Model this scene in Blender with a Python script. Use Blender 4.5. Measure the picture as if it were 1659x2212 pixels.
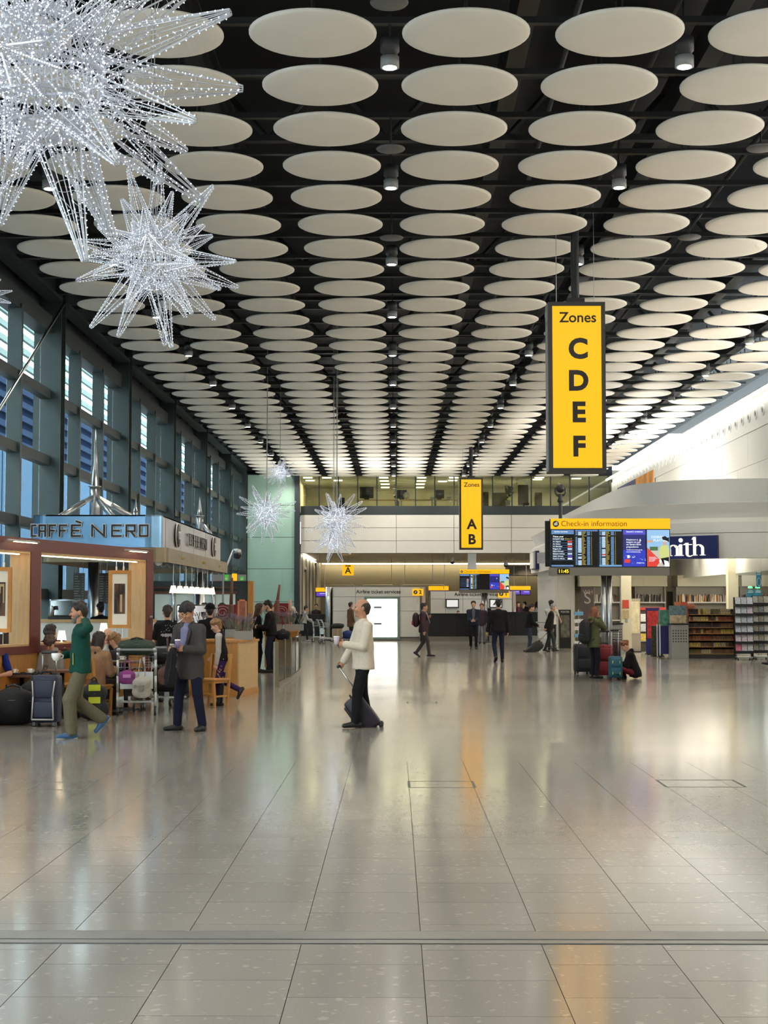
import bpy, bmesh, math, random
import numpy as np
from mathutils import Vector, Matrix
random.seed(7); rng = np.random.default_rng(7)
R = math.radians; PI = math.pi
sc = bpy.context.scene
COL = sc.collection
for _o in list(bpy.data.objects): bpy.data.objects.remove(_o)

# ------------------------------------------------------------------ camera
# eye 1.70 m above the floor, looking down the hall (+Y), pitched up 3.5 degrees
F_PX, PITCH, YAW, EYE = 3277.7, 0.06042, 0.00719, 1.70
cam_d = bpy.data.cameras.new('camera'); cam = bpy.data.objects.new('camera', cam_d); COL.objects.link(cam)
cam.location = (0, 0, EYE); cam.rotation_euler = (PI/2 + PITCH, 0, YAW)
cam_d.sensor_fit = 'VERTICAL'; cam_d.sensor_height = 24.0; cam_d.lens = 24.0 * F_PX / 2212
cam_d.clip_end = 400; cam_d.clip_start = 0.1
sc.camera = cam

# ------------------------------------------------------------------ colour management, world, sun, lights
sc.view_settings.view_transform = 'Standard'; sc.view_settings.look = 'None'
sc.view_settings.gamma = 1.0; sc.view_settings.use_curve_mapping = False
sc.view_settings.exposure = 0.34
sc.cycles.use_denoising = True
sc.cycles.use_adaptive_sampling = True; sc.cycles.adaptive_threshold = 0.12; sc.cycles.adaptive_min_samples = 12
sc.cycles.max_bounces = 7; sc.cycles.diffuse_bounces = 3; sc.cycles.glossy_bounces = 3
sc.cycles.transparent_max_bounces = 12; sc.cycles.transmission_bounces = 4
sc.cycles.sample_clamp_indirect = 4.0; sc.cycles.caustics_reflective = False; sc.cycles.caustics_refractive = False

world = bpy.data.worlds.new('sky'); sc.world = world; world.use_nodes = True
_bg = world.node_tree.nodes['Background']
_bg.inputs[0].default_value = (0.80, 0.93, 1.0, 1); _bg.inputs[1].default_value = 4.4

def add_light(name, typ, loc, energy, color=(1, 1, 1), rot=(0, 0, 0), **kw):
    d = bpy.data.lights.new(name, typ); d.energy = energy; d.color = color
    for k, v in kw.items(): setattr(d, k, v)
    o = bpy.data.objects.new(name, d); COL.objects.link(o); o.location = loc; o.rotation_euler = rot
    return o
# low winter sun from the far left, in through the glazed wall
_sd = Vector((4.9, -4.2, -4.7)).normalized()
_sun = add_light('sun', 'SUN', (-30, 30, 20), 1.3, (1.0, 0.93, 0.82), angle=R(2.0))
_sun.rotation_euler = _sd.to_track_quat('-Z', 'Y').to_euler()
# added uplighters along the right wall, invented to brighten the ceiling discs
for _i in range(6):
    _y = 14 + 11.5 * _i
    if not 37 < _y < 50: add_light('added_wall_uplight', 'AREA', (10.6, _y + (3 if _y > 50 else 0), 5.0), 270 if _y < 50 else 120, (1.0, 0.90, 0.76), (0, PI - R(50), 0), shape='RECTANGLE', size=0.35, size_y=9.0)

# more added uplighters on cafe, shop and kiosk roofs, brightening the far discs
add_light('added_roof_uplight', 'AREA', (-5.9, 38.6, 3.62), 420, (.97, .97, 1.0), (PI, 0, 0), shape='RECTANGLE', size=.5, size_y=4.0)
add_light('added_roof_uplight', 'AREA', (9.4, 55.5, 4.02), 520, (1.0, .95, .86), (PI, 0, 0), shape='RECTANGLE', size=.5, size_y=7.0)
add_light('added_roof_uplight', 'AREA', (-1.0, 71.8, 2.58), 520, (1.0, .95, .86), (PI, 0, 0), shape='RECTANGLE', size=3.4, size_y=.5)

# ------------------------------------------------------------------ pixel helpers: where a pixel of the photograph lies in the place
def ray(px, py):
    x, y, z = (px - 829.5) / F_PX, -(py - 1106) / F_PX, -1.0
    v = Matrix.Rotation(YAW, 3, 'Z') @ Matrix.Rotation(PI/2 + PITCH, 3, 'X') @ Vector((x, y, z))
    return v
def at(px, py, d):
    v = ray(px, py); s = d / v.y
    return Vector((v.x * s, d, EYE + v.z * s))
def fl(px, py, z=0.0):
    v = ray(px, py); s = (z - EYE) / v.z
    return Vector((v.x * s, v.y * s, z))
def hz(px, py, z):            # where the ray of a pixel meets the height z
    v = ray(px, py); t = (z - EYE) / v.z
    return Vector((v.x * t, v.y * t, z))
def pm(d): return F_PX / d          # pixels per metre at depth d

# ------------------------------------------------------------------ materials
MATS = {}
def mat(name, col=(.8, .8, .8), rough=.5, metal=0.0, emit=None, estr=1.0, spec=.5, noise=0.0, nscale=20.0, bump=0.0, bscale=60.0,
        alpha=1.0, sample=True, coat=0.0, stretch=None):
    if name in MATS: return MATS[name]
    m = bpy.data.materials.new(name); MATS[name] = m; m.use_nodes = True
    nt = m.node_tree; b = nt.nodes['Principled BSDF']
    b.inputs['Base Color'].default_value = (*col, 1); b.inputs['Roughness'].default_value = rough
    b.inputs['Metallic'].default_value = metal; b.inputs['Specular IOR Level'].default_value = spec
    b.inputs['Coat Weight'].default_value = coat
    m.diffuse_color = (*col, 1)
    if emit is not None:
        b.inputs['Emission Color'].default_value = (*emit, 1); b.inputs['Emission Strength'].default_value = estr
        if not sample: m.cycles.emission_sampling = 'NONE'
    if alpha < 1: b.inputs['Alpha'].default_value = alpha
    if noise or bump:
        tc = nt.nodes.new('ShaderNodeTexCoord'); mp = nt.nodes.new('ShaderNodeMapping')
        nt.links.new(tc.outputs['Object'], mp.inputs['Vector'])
        if stretch: mp.inputs['Scale'].default_value = stretch
        if noise:
            n = nt.nodes.new('ShaderNodeTexNoise'); n.inputs['Scale'].default_value = nscale; n.inputs['Detail'].default_value = 4
            nt.links.new(mp.outputs[0], n.inputs['Vector'])
            r = nt.nodes.new('ShaderNodeMapRange'); r.inputs['From Min'].default_value = .3; r.inputs['From Max'].default_value = .7
            r.inputs['To Min'].default_value = 1 - noise; r.inputs['To Max'].default_value = 1 + noise
            nt.links.new(n.outputs['Fac'], r.inputs['Value'])
            mx = nt.nodes.new('ShaderNodeMix'); mx.data_type = 'RGBA'; mx.blend_type = 'MULTIPLY'; mx.inputs[0].default_value = 1
            mx.inputs[6].default_value = (*col, 1); nt.links.new(r.outputs[0], mx.inputs[7]); nt.links.new(mx.outputs[2], b.inputs['Base Color'])
        if bump:
            n2 = nt.nodes.new('ShaderNodeTexNoise'); n2.inputs['Scale'].default_value = bscale; n2.inputs['Detail'].default_value = 3
            nt.links.new(mp.outputs[0], n2.inputs['Vector'])
            bp = nt.nodes.new('ShaderNodeBump'); bp.inputs['Strength'].default_value = bump; bp.inputs['Distance'].default_value = .02
            nt.links.new(n2.outputs['Fac'], bp.inputs['Height']); nt.links.new(bp.outputs[0], b.inputs['Normal'])
    return m
def s2l(r, g, b):
    f = lambda c: (c/255/12.92 if c <= 10 else ((c/255 + .055)/1.055)**2.4)
    return (f(r), f(g), f(b))
def glass(name, tint=(.9, .95, .95), gloss=.12, rough=.02):
    if name in MATS: return MATS[name]
    m = bpy.data.materials.new(name); MATS[name] = m; m.use_nodes = True; nt = m.node_tree
    nt.nodes.remove(nt.nodes['Principled BSDF']); o = nt.nodes['Material Output']
    t = nt.nodes.new('ShaderNodeBsdfTransparent'); t.inputs[0].default_value = (*tint, 1)
    g = nt.nodes.new('ShaderNodeBsdfGlossy'); g.inputs['Roughness'].default_value = rough
    mx = nt.nodes.new('ShaderNodeMixShader'); mx.inputs[0].default_value = gloss
    nt.links.new(t.outputs[0], mx.inputs[1]); nt.links.new(g.outputs[0], mx.inputs[2]); nt.links.new(mx.outputs[0], o.inputs[0])
    m.diffuse_color = (*tint, 1)
    return m

# ------------------------------------------------------------------ mesh building
class MB:
    """collects shapes, then links them as one mesh object"""
    def __init__(s): s.v = []; s.f = []; s.m = []; s.mats = []; s.cur = 0
    def use(s, m):
        if m not in s.mats: s.mats.append(m)
        s.cur = s.mats.index(m); return s
    def add(s, vs, fs):
        k = len(s.v); s.v += [tuple(v) for v in vs]; s.f += [tuple(i + k for i in f) for f in fs]; s.m += [s.cur] * len(fs); return s
    def box(s, lo, hi):
        x0, y0, z0 = lo; x1, y1, z1 = hi
        return s.add([(x0,y0,z0),(x1,y0,z0),(x1,y1,z0),(x0,y1,z0),(x0,y0,z1),(x1,y0,z1),(x1,y1,z1),(x0,y1,z1)],
              [(0,3,2,1),(4,5,6,7),(0,1,5,4),(1,2,6,5),(2,3,7,6),(3,0,4,7)])
    def cbox(s, c, size): return s.box([c[i]-size[i]/2 for i in range(3)], [c[i]+size[i]/2 for i in range(3)])
    def bbox(s, lo, hi, b):      # box with bevelled edges
        x0,y0,z0 = lo; x1,y1,z1 = hi; bm = bmesh.new(); bmesh.ops.create_cube(bm, size=1)
        for v in bm.verts: v.co = Vector((x0 if v.co.x < 0 else x1, y0 if v.co.y < 0 else y1, z0 if v.co.z < 0 else z1))
        bmesh.ops.bevel(bm, geom=list(bm.edges), offset=b, segments=2, affect='EDGES', profile=.6)
        bm.verts.ensure_lookup_table(); bm.verts.index_update()
        s.add([tuple(v.co) for v in bm.verts], [tuple(v.index for v in f.verts) for f in bm.faces]); bm.free(); return s
    def obox(s, c, ax, ay, az):  # oriented box: half axes as vectors
        c = Vector(c); ax, ay, az = Vector(ax), Vector(ay), Vector(az)
        vs = [c + i*ax + j*ay + k*az for k in (-1, 1) for j in (-1, 1) for i in (-1, 1)]
        return s.add(vs, [(0,2,3,1),(4,5,7,6),(0,1,5,4),(1,3,7,5),(3,2,6,7),(2,0,4,6)])
    def cyl(s, a, b, r0, r1=None, n=12, cap=True):
        a = Vector(a); b = Vector(b); r1 = r0 if r1 is None else r1
        d = (b - a).normalized(); u = d.orthogonal().normalized(); w = d.cross(u)
        vs = []
        for p, r in ((a, r0), (b, r1)):
            for i in range(n):
                t = 2*PI*i/n; vs.append(p + u*(r*math.cos(t)) + w*(r*math.sin(t)))
        fs = [(i, (i+1) % n, n + (i+1) % n, n + i) for i in range(n)]
        if cap: fs += [tuple(range(n-1, -1, -1)), tuple(range(n, 2*n))]
        return s.add(vs, fs)
    def path(s, pts, r, n=6):
        for a, b in zip(pts[:-1], pts[1:]):
            if (Vector(b) - Vector(a)).length > 1e-6: s.cyl(a, b, r, r, n)
        return s
    def lathe(s, prof, c=(0, 0, 0), n=24):   # prof: list of (r, z)
        vs = []; fs = []; c = Vector(c)
        for r, z in prof:
            for i in range(n): vs.append(c + Vector((r*math.cos(2*PI*i/n), r*math.sin(2*PI*i/n), z)))
        for k in range(len(prof)-1):
            for i in range(n): fs.append((k*n+i, k*n+(i+1) % n, (k+1)*n+(i+1) % n, (k+1)*n+i))
        fs.append(tuple(range(n-1, -1, -1))); fs.append(tuple((len(prof)-1)*n+i for i in range(n)))
        return s.add(vs, fs)
    def prism(s, poly, a, b, axis='y'):   # polygon (list of 2d) extruded along an axis
        n = len(poly)
        def P(p, t):
            return {'y': (p[0], t, p[1]), 'z': (p[0], p[1], t), 'x': (t, p[0], p[1])}[axis]
        vs = [P(p, a) for p in poly] + [P(p, b) for p in poly]
        fs = [(i, (i+1) % n, n+(i+1) % n, n+i) for i in range(n)] + [tuple(range(n-1, -1, -1)), tuple(range(n, 2*n))]
        return s.add(vs, fs)
    def sph(s, c, r, n=10, m=6):
        c = Vector(c); r = (r, r, r) if not hasattr(r, '__len__') else r
        vs = [c + Vector((0, 0, -r[2]))]; fs = []
        for k in range(1, m):
            t = PI*k/m - PI/2
            for i in range(n): vs.append(c + Vector((r[0]*math.cos(t)*math.cos(2*PI*i/n), r[1]*math.cos(t)*math.sin(2*PI*i/n), r[2]*math.sin(t))))
        vs.append(c + Vector((0, 0, r[2]))); L = len(vs) - 1
        for i in range(n):
            fs.append((0, 1+(i+1) % n, 1+i)); fs.append((L, L-n+i, L-n+(i+1) % n))
        for k in range(m-2):
            for i in range(n): fs.append((1+k*n+i, 1+k*n+(i+1) % n, 1+(k+1)*n+(i+1) % n, 1+(k+1)*n+i))
        return s.add(vs, fs)
    def octa(s, c, r):
        x, y, z = c
        return s.add([(x+r,y,z),(x-r,y,z),(x,y+r,z),(x,y-r,z),(x,y,z+r),(x,y,z-r)],
              [(0,2,4),(2,1,4),(1,3,4),(3,0,4),(2,0,5),(1,2,5),(3,1,5),(0,3,5)])
    def mesh(s, name, m=None, smooth=False):
        me = bpy.data.meshes.new(name); me.from_pydata(s.v, [], s.f)
        if s.mats:
            for q in s.mats: me.materials.append(q)
            me.polygons.foreach_set('material_index', s.m)
        elif m is not None: me.materials.append(m)
        if smooth: me.polygons.foreach_set('use_smooth', [True]*len(me.polygons))
        me.update(); return me
    def build(s, name, m=None, parent=None, smooth=False, loc=None, **kw):
        o = bpy.data.objects.new(name, s.mesh(name, m, smooth)); COL.objects.link(o)
        if parent is not None: o.parent = parent
        if loc is not None: o.location = loc
        return tag(o, **kw)
def tag(o, label=None, cat=None, group=None, kind=None):
    if label: o['label'] = label
    if cat: o['category'] = cat
    if group: o['group'] = group
    if kind: o['kind'] = kind
    return o
def empty(name, loc=(0, 0, 0), rz=0.0, parent=None, **kw):
    o = bpy.data.objects.new(name, None); COL.objects.link(o); o.location = loc; o.rotation_euler = (0, 0, rz)
    o.empty_display_size = .1
    if parent is not None: o.parent = parent
    return tag(o, **kw)
def inst(me, name, loc=(0, 0, 0), rot=(0, 0, 0), parent=None, scale=None, **kw):
    o = bpy.data.objects.new(name, me); COL.objects.link(o); o.location = loc; o.rotation_euler = rot
    if scale is not None: o.scale = scale
    if parent is not None: o.parent = parent
    return tag(o, **kw)
def children_of(o): return KIDS.get(o.name, [])
KIDS = {}
def copy_tree(root, kids, loc, rz=0.0, **kw):     # kids: list of (object, [sub objects])
    r = root.copy(); COL.objects.link(r); r.location = loc; r.rotation_euler = (0, 0, rz)
    for c, subs in kids:
        q = c.copy(); COL.objects.link(q); q.parent = r
        for g in subs:
            w = g.copy(); COL.objects.link(w); w.parent = q
    return tag(r, **kw)
def tree_kids(root):
    return [(o, [p for p in COL.objects if p.parent == o]) for o in COL.objects if o.parent == root]
def text(body, name, m, loc, size, parent=None, rot=(PI/2, 0, 0), align='CENTER', ext=.004, sx=1.0, bold=0.0, spacing=1.0):
    c = bpy.data.curves.new(name, 'FONT'); c.body = body; c.size = size; c.align_x = align; c.align_y = 'CENTER'
    c.extrude = ext; c.offset = bold; c.space_character = spacing; c.resolution_u = 4
    c.materials.append(m)
    o = bpy.data.objects.new(name, c); COL.objects.link(o); o.location = loc; o.rotation_euler = rot; o.scale = (sx, 1, 1)
    if parent is not None: o.parent = parent
    return o
# ================================================================== STRUCTURE
XL, XR, DEND = -7.73, 11.34, 79.0
HC = EYE + 6.666          # height of the disc panels
D0, DX0 = 17.447, -0.962  # first disc row and one disc column, 1.8 m grid

M_teal = mat('teal_steel', s2l(58, 73, 74), .45, 0, noise=.06, nscale=3)
M_tealdark = mat('dark_teal_steel', s2l(46, 56, 58), .5)
M_black = mat('black_void_paint', (.006, .007, .007), .7)
M_darkbeam = mat('black_brown_steel', (.030, .032, .030), .5)
M_white = mat('white_panel', (.78, .77, .73), .45, noise=.02, nscale=2)
M_offwhite = mat('off_white_panel', (.72, .69, .62), .5, noise=.02, nscale=2)
M_joint = mat('dark_joint', (.12, .12, .11), .7)
M_disc = mat('disc_white', (.87, .83, .735), .55, noise=.025, nscale=1.5)
M_chrome = mat('polished_steel', (.75, .76, .78), .12, 1.0)
M_steel = mat('brushed_steel', (.55, .56, .56), .32, 1.0, noise=.08, nscale=8)
M_greymetal = mat('grey_painted_metal', (.30, .31, .31), .4)
M_blackplastic = mat('black_plastic', (.012, .012, .013), .4)
M_yellow = mat('sign_yellow', (.25, .11, .002), .4, emit=s2l(255, 182, 4), estr=.86)
M_ink = mat('sign_ink', (.012, .011, .009), .5)

def terrazzo(name, joints):
    m = bpy.data.materials.new(name); m.use_nodes = True; nt = m.node_tree; N = nt.nodes.new; L = nt.links.new
    b = nt.nodes['Principled BSDF']; b.inputs['Specular IOR Level'].default_value = .62
    g = N('ShaderNodeNewGeometry'); mp = N('ShaderNodeMapping'); L(g.outputs['Position'], mp.inputs[0])
    mp.inputs['Scale'].default_value = (1, 1.0, 1)
    cloud = N('ShaderNodeTexNoise'); cloud.inputs['Scale'].default_value = .6; cloud.inputs['Detail'].default_value = 5
    L(mp.outputs[0], cloud.inputs['Vector'])
    # pale chips: voronoi cells below a threshold, distorted
    v = N('ShaderNodeTexVoronoi'); v.inputs['Scale'].default_value = 17; v.inputs['Randomness'].default_value = 1
    dn = N('ShaderNodeTexNoise'); dn.inputs['Scale'].default_value = 30; L(mp.outputs[0], dn.inputs['Vector'])
    ad = N('ShaderNodeMix'); ad.data_type = 'RGBA'; ad.blend_type = 'LINEAR_LIGHT'; ad.inputs[0].default_value = .03
    L(mp.outputs[0], ad.inputs[6]); L(dn.outputs['Color'], ad.inputs[7]); L(ad.outputs[2], v.inputs['Vector'])
    sep = N('ShaderNodeSeparateColor'); L(v.outputs['Color'], sep.inputs[0])
    thr = N('ShaderNodeMath'); thr.operation = 'MULTIPLY'; thr.inputs[1].default_value = .36; L(sep.outputs[0], thr.inputs[0])
    lt = N('ShaderNodeMath'); lt.operation = 'SUBTRACT'; L(thr.outputs[0], lt.inputs[0]); L(v.outputs['Distance'], lt.inputs[1])
    rm = N('ShaderNodeMapRange'); rm.inputs['From Min'].default_value = 0; rm.inputs['From Max'].default_value = .05; L(lt.outputs[0], rm.inputs[0])
    fine = N('ShaderNodeTexNoise'); fine.inputs['Scale'].default_value = 90; fine.inputs['Detail'].default_value = 3; L(mp.outputs[0], fine.inputs['Vector'])
    # per tile shade
    sx = N('ShaderNodeSeparateXYZ'); L(g.outputs['Position'], sx.inputs[0])
    def math_(op, a, bb=None, c=None):
        n = N('ShaderNodeMath'); n.operation = op
        for i, q in enumerate((a, bb, c)):
            if q is None: continue
            if isinstance(q, (int, float)): n.inputs[i].default_value = q
            else: L(q, n.inputs[i])
        return n.outputs[0]
    u = math_('DIVIDE', math_('ADD', sx.outputs[0], .469 + 600), .6); iu = math_('FLOOR', u); fu = math_('FRACT', u)
    par = math_('MULTIPLY', math_('MODULO', iu, 2.0), .5)
    w = math_('ADD', math_('DIVIDE', math_('ADD', sx.outputs[1], 600 - TILE_Y0), .6), par); iw = math_('FLOOR', w); fw = math_('FRACT', w)
    wn = N('ShaderNodeTexWhiteNoise'); cx = N('ShaderNodeCombineXYZ'); L(iu, cx.inputs[0]); L(iw, cx.inputs[1]); L(cx.outputs[0], wn.inputs['Vector'])
    shade = math_('ADD', math_('MULTIPLY', wn.outputs['Value'], .10), .95)
    shade = math_('MULTIPLY', shade, math_('ADD', math_('MULTIPLY', fine.outputs['Fac'], .30), .85))
    shade = math_('MULTIPLY', shade, math_('ADD', math_('MULTIPLY', cloud.outputs['Fac'], .20), .90))
    mx = N('ShaderNodeMix'); mx.data_type = 'RGBA'; mx.inputs[6].default_value = (.295, .273, .237, 1); mx.inputs[7].default_value = (.46, .425, .365, 1)
    L(math_('MULTIPLY', rm.outputs[0], .5), mx.inputs[0])
    ml = N('ShaderNodeMix'); ml.data_type = 'RGBA'; ml.blend_type = 'MULTIPLY'; ml.inputs[0].default_value = 1
    L(mx.outputs[2], ml.inputs[6]); L(shade, ml.inputs[7]); out = ml.outputs[2]
    if joints:
        eu = math_('MINIMUM', fu, math_('SUBTRACT', 1.0, fu)); ew = math_('MINIMUM', fw, math_('SUBTRACT', 1.0, fw))
        ju = math_('LESS_THAN', eu, .0075); jw = math_('MULTIPLY', math_('LESS_THAN', ew, .004), .6)
        j = math_('MAXIMUM', ju, jw)
        mj = N('ShaderNodeMix'); mj.data_type = 'RGBA'; mj.inputs[7].default_value = (.07, .06, .05, 1); L(math_('MULTIPLY', j, .85), mj.inputs[0]); L(out, mj.inputs[6]); out = mj.outputs[2]
    L(out, b.inputs['Base Color'])
    rr = N('ShaderNodeMapRange'); rr.inputs['To Min'].default_value = .10; rr.inputs['To Max'].default_value = .17; L(cloud.outputs['Fac'], rr.inputs[0]); L(rr.outputs[0], b.inputs['Roughness'])
    return m
TILE_Y0 = fl(780, 2083.6).y
M_terr = terrazzo('terrazzo_tile', False); M_terrj = terrazzo('terrazzo_far', True)
M_grout = mat('grout', (.085, .075, .065), .9)

# ---- floor: near tiles are single slabs, the rest carries its joints in the material
TX0, TCOLS, TY0, TY1 = -.469 - .6*7, 15, 5.7, 16.5
TX1 = TX0 + .6*TCOLS
f = MB(); f.use(M_terrj)
f.box((XL-3, TY1, -.2), (XR+6, 112, 0)); f.box((XL-3, -8, -.2), (XR+6, TY0, 0))
f.box((XL-3, TY0, -.2), (TX0, TY1, 0)); f.box((TX1, TY0, -.2), (XR+6, TY1, 0))
f.use(M_grout).box((TX0, TY0, -.2), (TX1, TY1, -.012))
floor = f.build('floor', kind='structure', label='pale speckled stone tile floor of the concourse')
S0, S1 = fl(829, 2040).y, fl(829, 2011).y     # expansion joint strip
tile_cache = {}
for c in range(TCOLS):
    xa = TX0 + .6*c; k = round((xa + .469)/.6)
    off = TILE_Y0 - (.3 if (k % 2) else 0.0)
    y = off - math.ceil((off - TY0)/.6)*.6
    while y < TY1:
        a, b_ = max(y, TY0), min(y + .6, TY1)
        for (p, q) in {(a, min(b_, S0)), (max(a, S1), b_)}:
            if q - p > .03:
                key = round(q - p, 3)
                if key not in tile_cache:
                    g = .0013; L_ = q - p; tm = MB(); z0, z1, bv = -.016, 0.0, .0007
                    tm.use(M_grout); tm.add([(g,g,z0),(.6-g,g,z0),(.6-g,L_-g,z0),(g,L_-g,z0),(g,g,z1-bv),(.6-g,g,z1-bv),(.6-g,L_-g,z1-bv),(g,L_-g,z1-bv),
                            (g+bv,g+bv,z1),(.6-g-bv,g+bv,z1),(.6-g-bv,L_-g-bv,z1),(g+bv,L_-g-bv,z1)],
                           [(0,3,2,1),(0,1,5,4),(1,2,6,5),(2,3,7,6),(3,0,4,7),(4,5,9,8),(5,6,10,9),(6,7,11,10),(7,4,8,11)]); tm.use(M_terr); tm.add([(g+bv,g+bv,z1),(.6-g-bv,g+bv,z1),(.6-g-bv,L_-g-bv,z1),(g+bv,L_-g-bv,z1)], [(0,1,2,3)])
                    tile_cache[key] = tm.mesh('floor_tile')
                inst(tile_cache[key], 'floor_tile', (xa, p, 0), parent=floor)
        y += .6
M_strip = mat('strip_metal', (.33, .33, .31), .35, .6, noise=.06, nscale=5)
ex = empty('expansion_joint', (0, S0, 0), parent=floor)
w_ = S1 - S0
MB().box((XL, .02, -.012), (XR, w_*.30, .002)).build('cover_strip', M_strip, ex)
MB().box((XL, w_*.36, -.012), (XR, w_*.95, .003)).build('cover_strip', M_strip, ex)
MB().box((XL, 0, -.012), (XR, w_, -.004)).build('rubber_gasket', M_blackplastic, ex)
# recessed access frames and the darker round inlay
def access_frame(px0, px1, py0, py1):
    a = fl(px0, py1); b = fl(px1, py0)
    g = MB()
    for x in (a.x, b.x): g.box((x-.012, a.y, 0), (x+.012, b.y, .0015))
    for y in (a.y, b.y): g.box((a.x, y-.008, 0), (b.x, y+.008, .0015))
    g.build('access_frame', M_joint, floor)
access_frame(884, 1020, 1688, 1701); access_frame(1440, 1582, 1685, 1700); access_frame(60, 205, 1690, 1706); access_frame(880, 942, 1516, 1519)
ic = fl(1318, 1463)
M_inlay = mat('dark_granite_inlay', (.15, .145, .13), .14, noise=.2, nscale=40)
MB().lathe([(2.3, 0), (2.3, .0015)], (ic.x, ic.y, 0), 64).build('round_inlay', M_inlay, floor)

# ---- ceiling: black void, steelwork and hung discs
NROW = 35
cl = MB().box((XL-3, -8, HC+2.2), (XR+6, DEND, HC+2.4))
ceiling = cl.build('ceiling', M_black, kind='structure', label='black ceiling void above hung white discs')
prof = [(.02, -.035), (.30, -.033), (.60, -.022), (.715, -.008), (.75, .012), (.752, .03), (.73, .04), (.3, .045), (.02, .045)]
disc_me = MB().lathe(prof, n=40).mesh('disc_panel', M_disc, True)
vis = []
for r in range(-1, NROW):
    for c in range(-3, 7):
        vis.append((D0 + 1.8*r, DX0 + 1.8*c))
near = [p for p in vis if abs(p[1])/p[0] < .30]
far_n = near[:300]
def hanger(g, x, y, z=HC): g.box((x-.008, y-.008, z+.04), (x+.008, y+.008, z+.75))
for (y, x) in far_n: inst(disc_me, 'disc_panel', (x, y, HC), parent=ceiling)
g = MB()
for (y, x) in near[300:] + [p for p in vis if p not in near]:
    g.lathe([(.02, -.03), (.6, -.022), (.73, -.006), (.752, .02), (.02, .045)], (x, y, HC), 20)
o = g.build('disc_panel_far', M_disc, ceiling, True); o['kind'] = 'stuff'
for r in range(-2, NROW+1):                      # hanger rails across the hall, one per row
    y = D0 + 1.8*(r + .42)
    MB().box((XL-.6, y-.05, HC+.42), (XR, y+.05, HC+.50)).build('hanger_rail', M_darkbeam, ceiling)
g = MB()
for (y, x) in vis:
    for s in (-.25, .25): g.box((x-.01, y+s-.01, HC+.04), (x+.01, y+s+.01, HC+.5))
o = g.build('disc_hanger', M_darkbeam, ceiling); o['kind'] = 'stuff'
for x in (-6.4, -2.8, 1.7, 4.4, 8.0, 10.2):      # main beams along the hall, above the rails
    MB().box((x-.13, 8, HC+.9), (x+.13, DEND, HC+.93)).box((x-.03, 8, HC+.93), (x+.03, DEND, HC+1.5)).box((x-.13, 8, HC+1.5), (x+.13, DEND, HC+1.53)).build('roof_beam', M_darkbeam, ceiling)
for k in range(8):                               # cross trusses
    y = 16.8 + 9*k - 1.8
    g = MB().box((XL-.6, y-.08, HC+.75), (XR, y+.08, HC+.85)).box((XL-.6, y-.08, HC+1.8), (XR, y+.08, HC+1.9))
    for i in range(10):
        x0 = XL + 1.9*i
        g.cyl((x0, y, HC+.8), (x0+.95, y, HC+1.85), .05, n=6).cyl((x0+.95, y, HC+1.85), (x0+1.9, y, HC+.8), .05, n=6)
    g.build('roof_truss', M_darkbeam, ceiling)
for k, (x, y0) in enumerate(((-4.6, 22), (2.2, 20), (5.6, 26), (8.4, 24), (3.4, 44))):   # service pipes
    MB().cyl((x, 12, HC+.62), (x+.5, DEND, HC+.62), .04, n=8).build('service_pipe', M_darkbeam, ceiling)

# ---- left wall: columns, mullions, transoms and panes
ZT = [EYE + z for z in (-1.30, .24, 1.77, 3.30, 4.84, 6.30)]
COLY = [34.8 + 9*k for k in range(-2, 5)]
M_pane = glass('clear_pane', (.93, .98, .97), .06)
M_louvre = mat('white_louvre', (.20, .25, .24), 1.0, spec=0.0)
for k, y in enumerate(COLY):
    col = empty('column', (XL-.31, y, 0), kind='structure', label='dark teal steel column of the glazed wall')
    MB().box((-.32, 0, 0), (.31, .045, 10.1)).build('flange', M_teal, col)
    MB().box((-.04, .045, 0), (.04, .45, 10.1)).build('web', M_teal, col)
    MB().box((-.32, .45, 0), (.31, .495, 10.1)).build('flange', M_teal, col)
for n_, y in enumerate(COLY):
    w = empty('window_%d' % (n_+1), (-8.05, y, 0), kind='structure', label='tall glazed bay between dark teal columns')
    for i in (1, 2):
        MB().box((-.14, 3*i-.05, 0), (.16, 3*i+.09, EYE+6.35)).build('mullion', M_teal, w)
    for z in ZT[:-1]:
        MB().box((-.12, .2, z-.12), (.10, 8.95, z+.10)).build('transom', M_tealdark, w)
    MB().box((-.25, .2, ZT[-1]-.05), (.12, 8.95, ZT[-1]+.35)).build('head_beam', M_tealdark, w)
    for i in range(3):
        for j in range(6):
            z0 = (0 if j == 0 else ZT[j-1] + .10); z1 = ZT[j] - .12
            MB().box((-.15, 3*i+.1+(.2 if i == 0 else 0), z0), (-.135, 3*i+2.94, z1)).build('pane', M_pane, w)
    # edge beam along the column heads
    MB().box((XL-.35+8.05, .5, EYE+7.02), (XL+.02+8.05, 9.0, EYE+7.09)).box((XL-.2+8.05, .5, EYE+7.09), (XL-.14+8.05, 9.0, EYE+7.6)).build('edge_beam', M_teal, w)
    MB().box((-.3, .0, ZT[-1]+.35), (-.2, 9, EYE+8.9)).build('clerestory_panel', M_tealdark, w)
# tie rods at the first column
MB().cyl((-7.6, 34.6, EYE+6.95), (-8.2, 22.0, EYE-1.2), .03, n=8).build('tie_rod', M_steel, label='slim steel tie rod slanting down beside the glazed wall', cat='rod')

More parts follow.
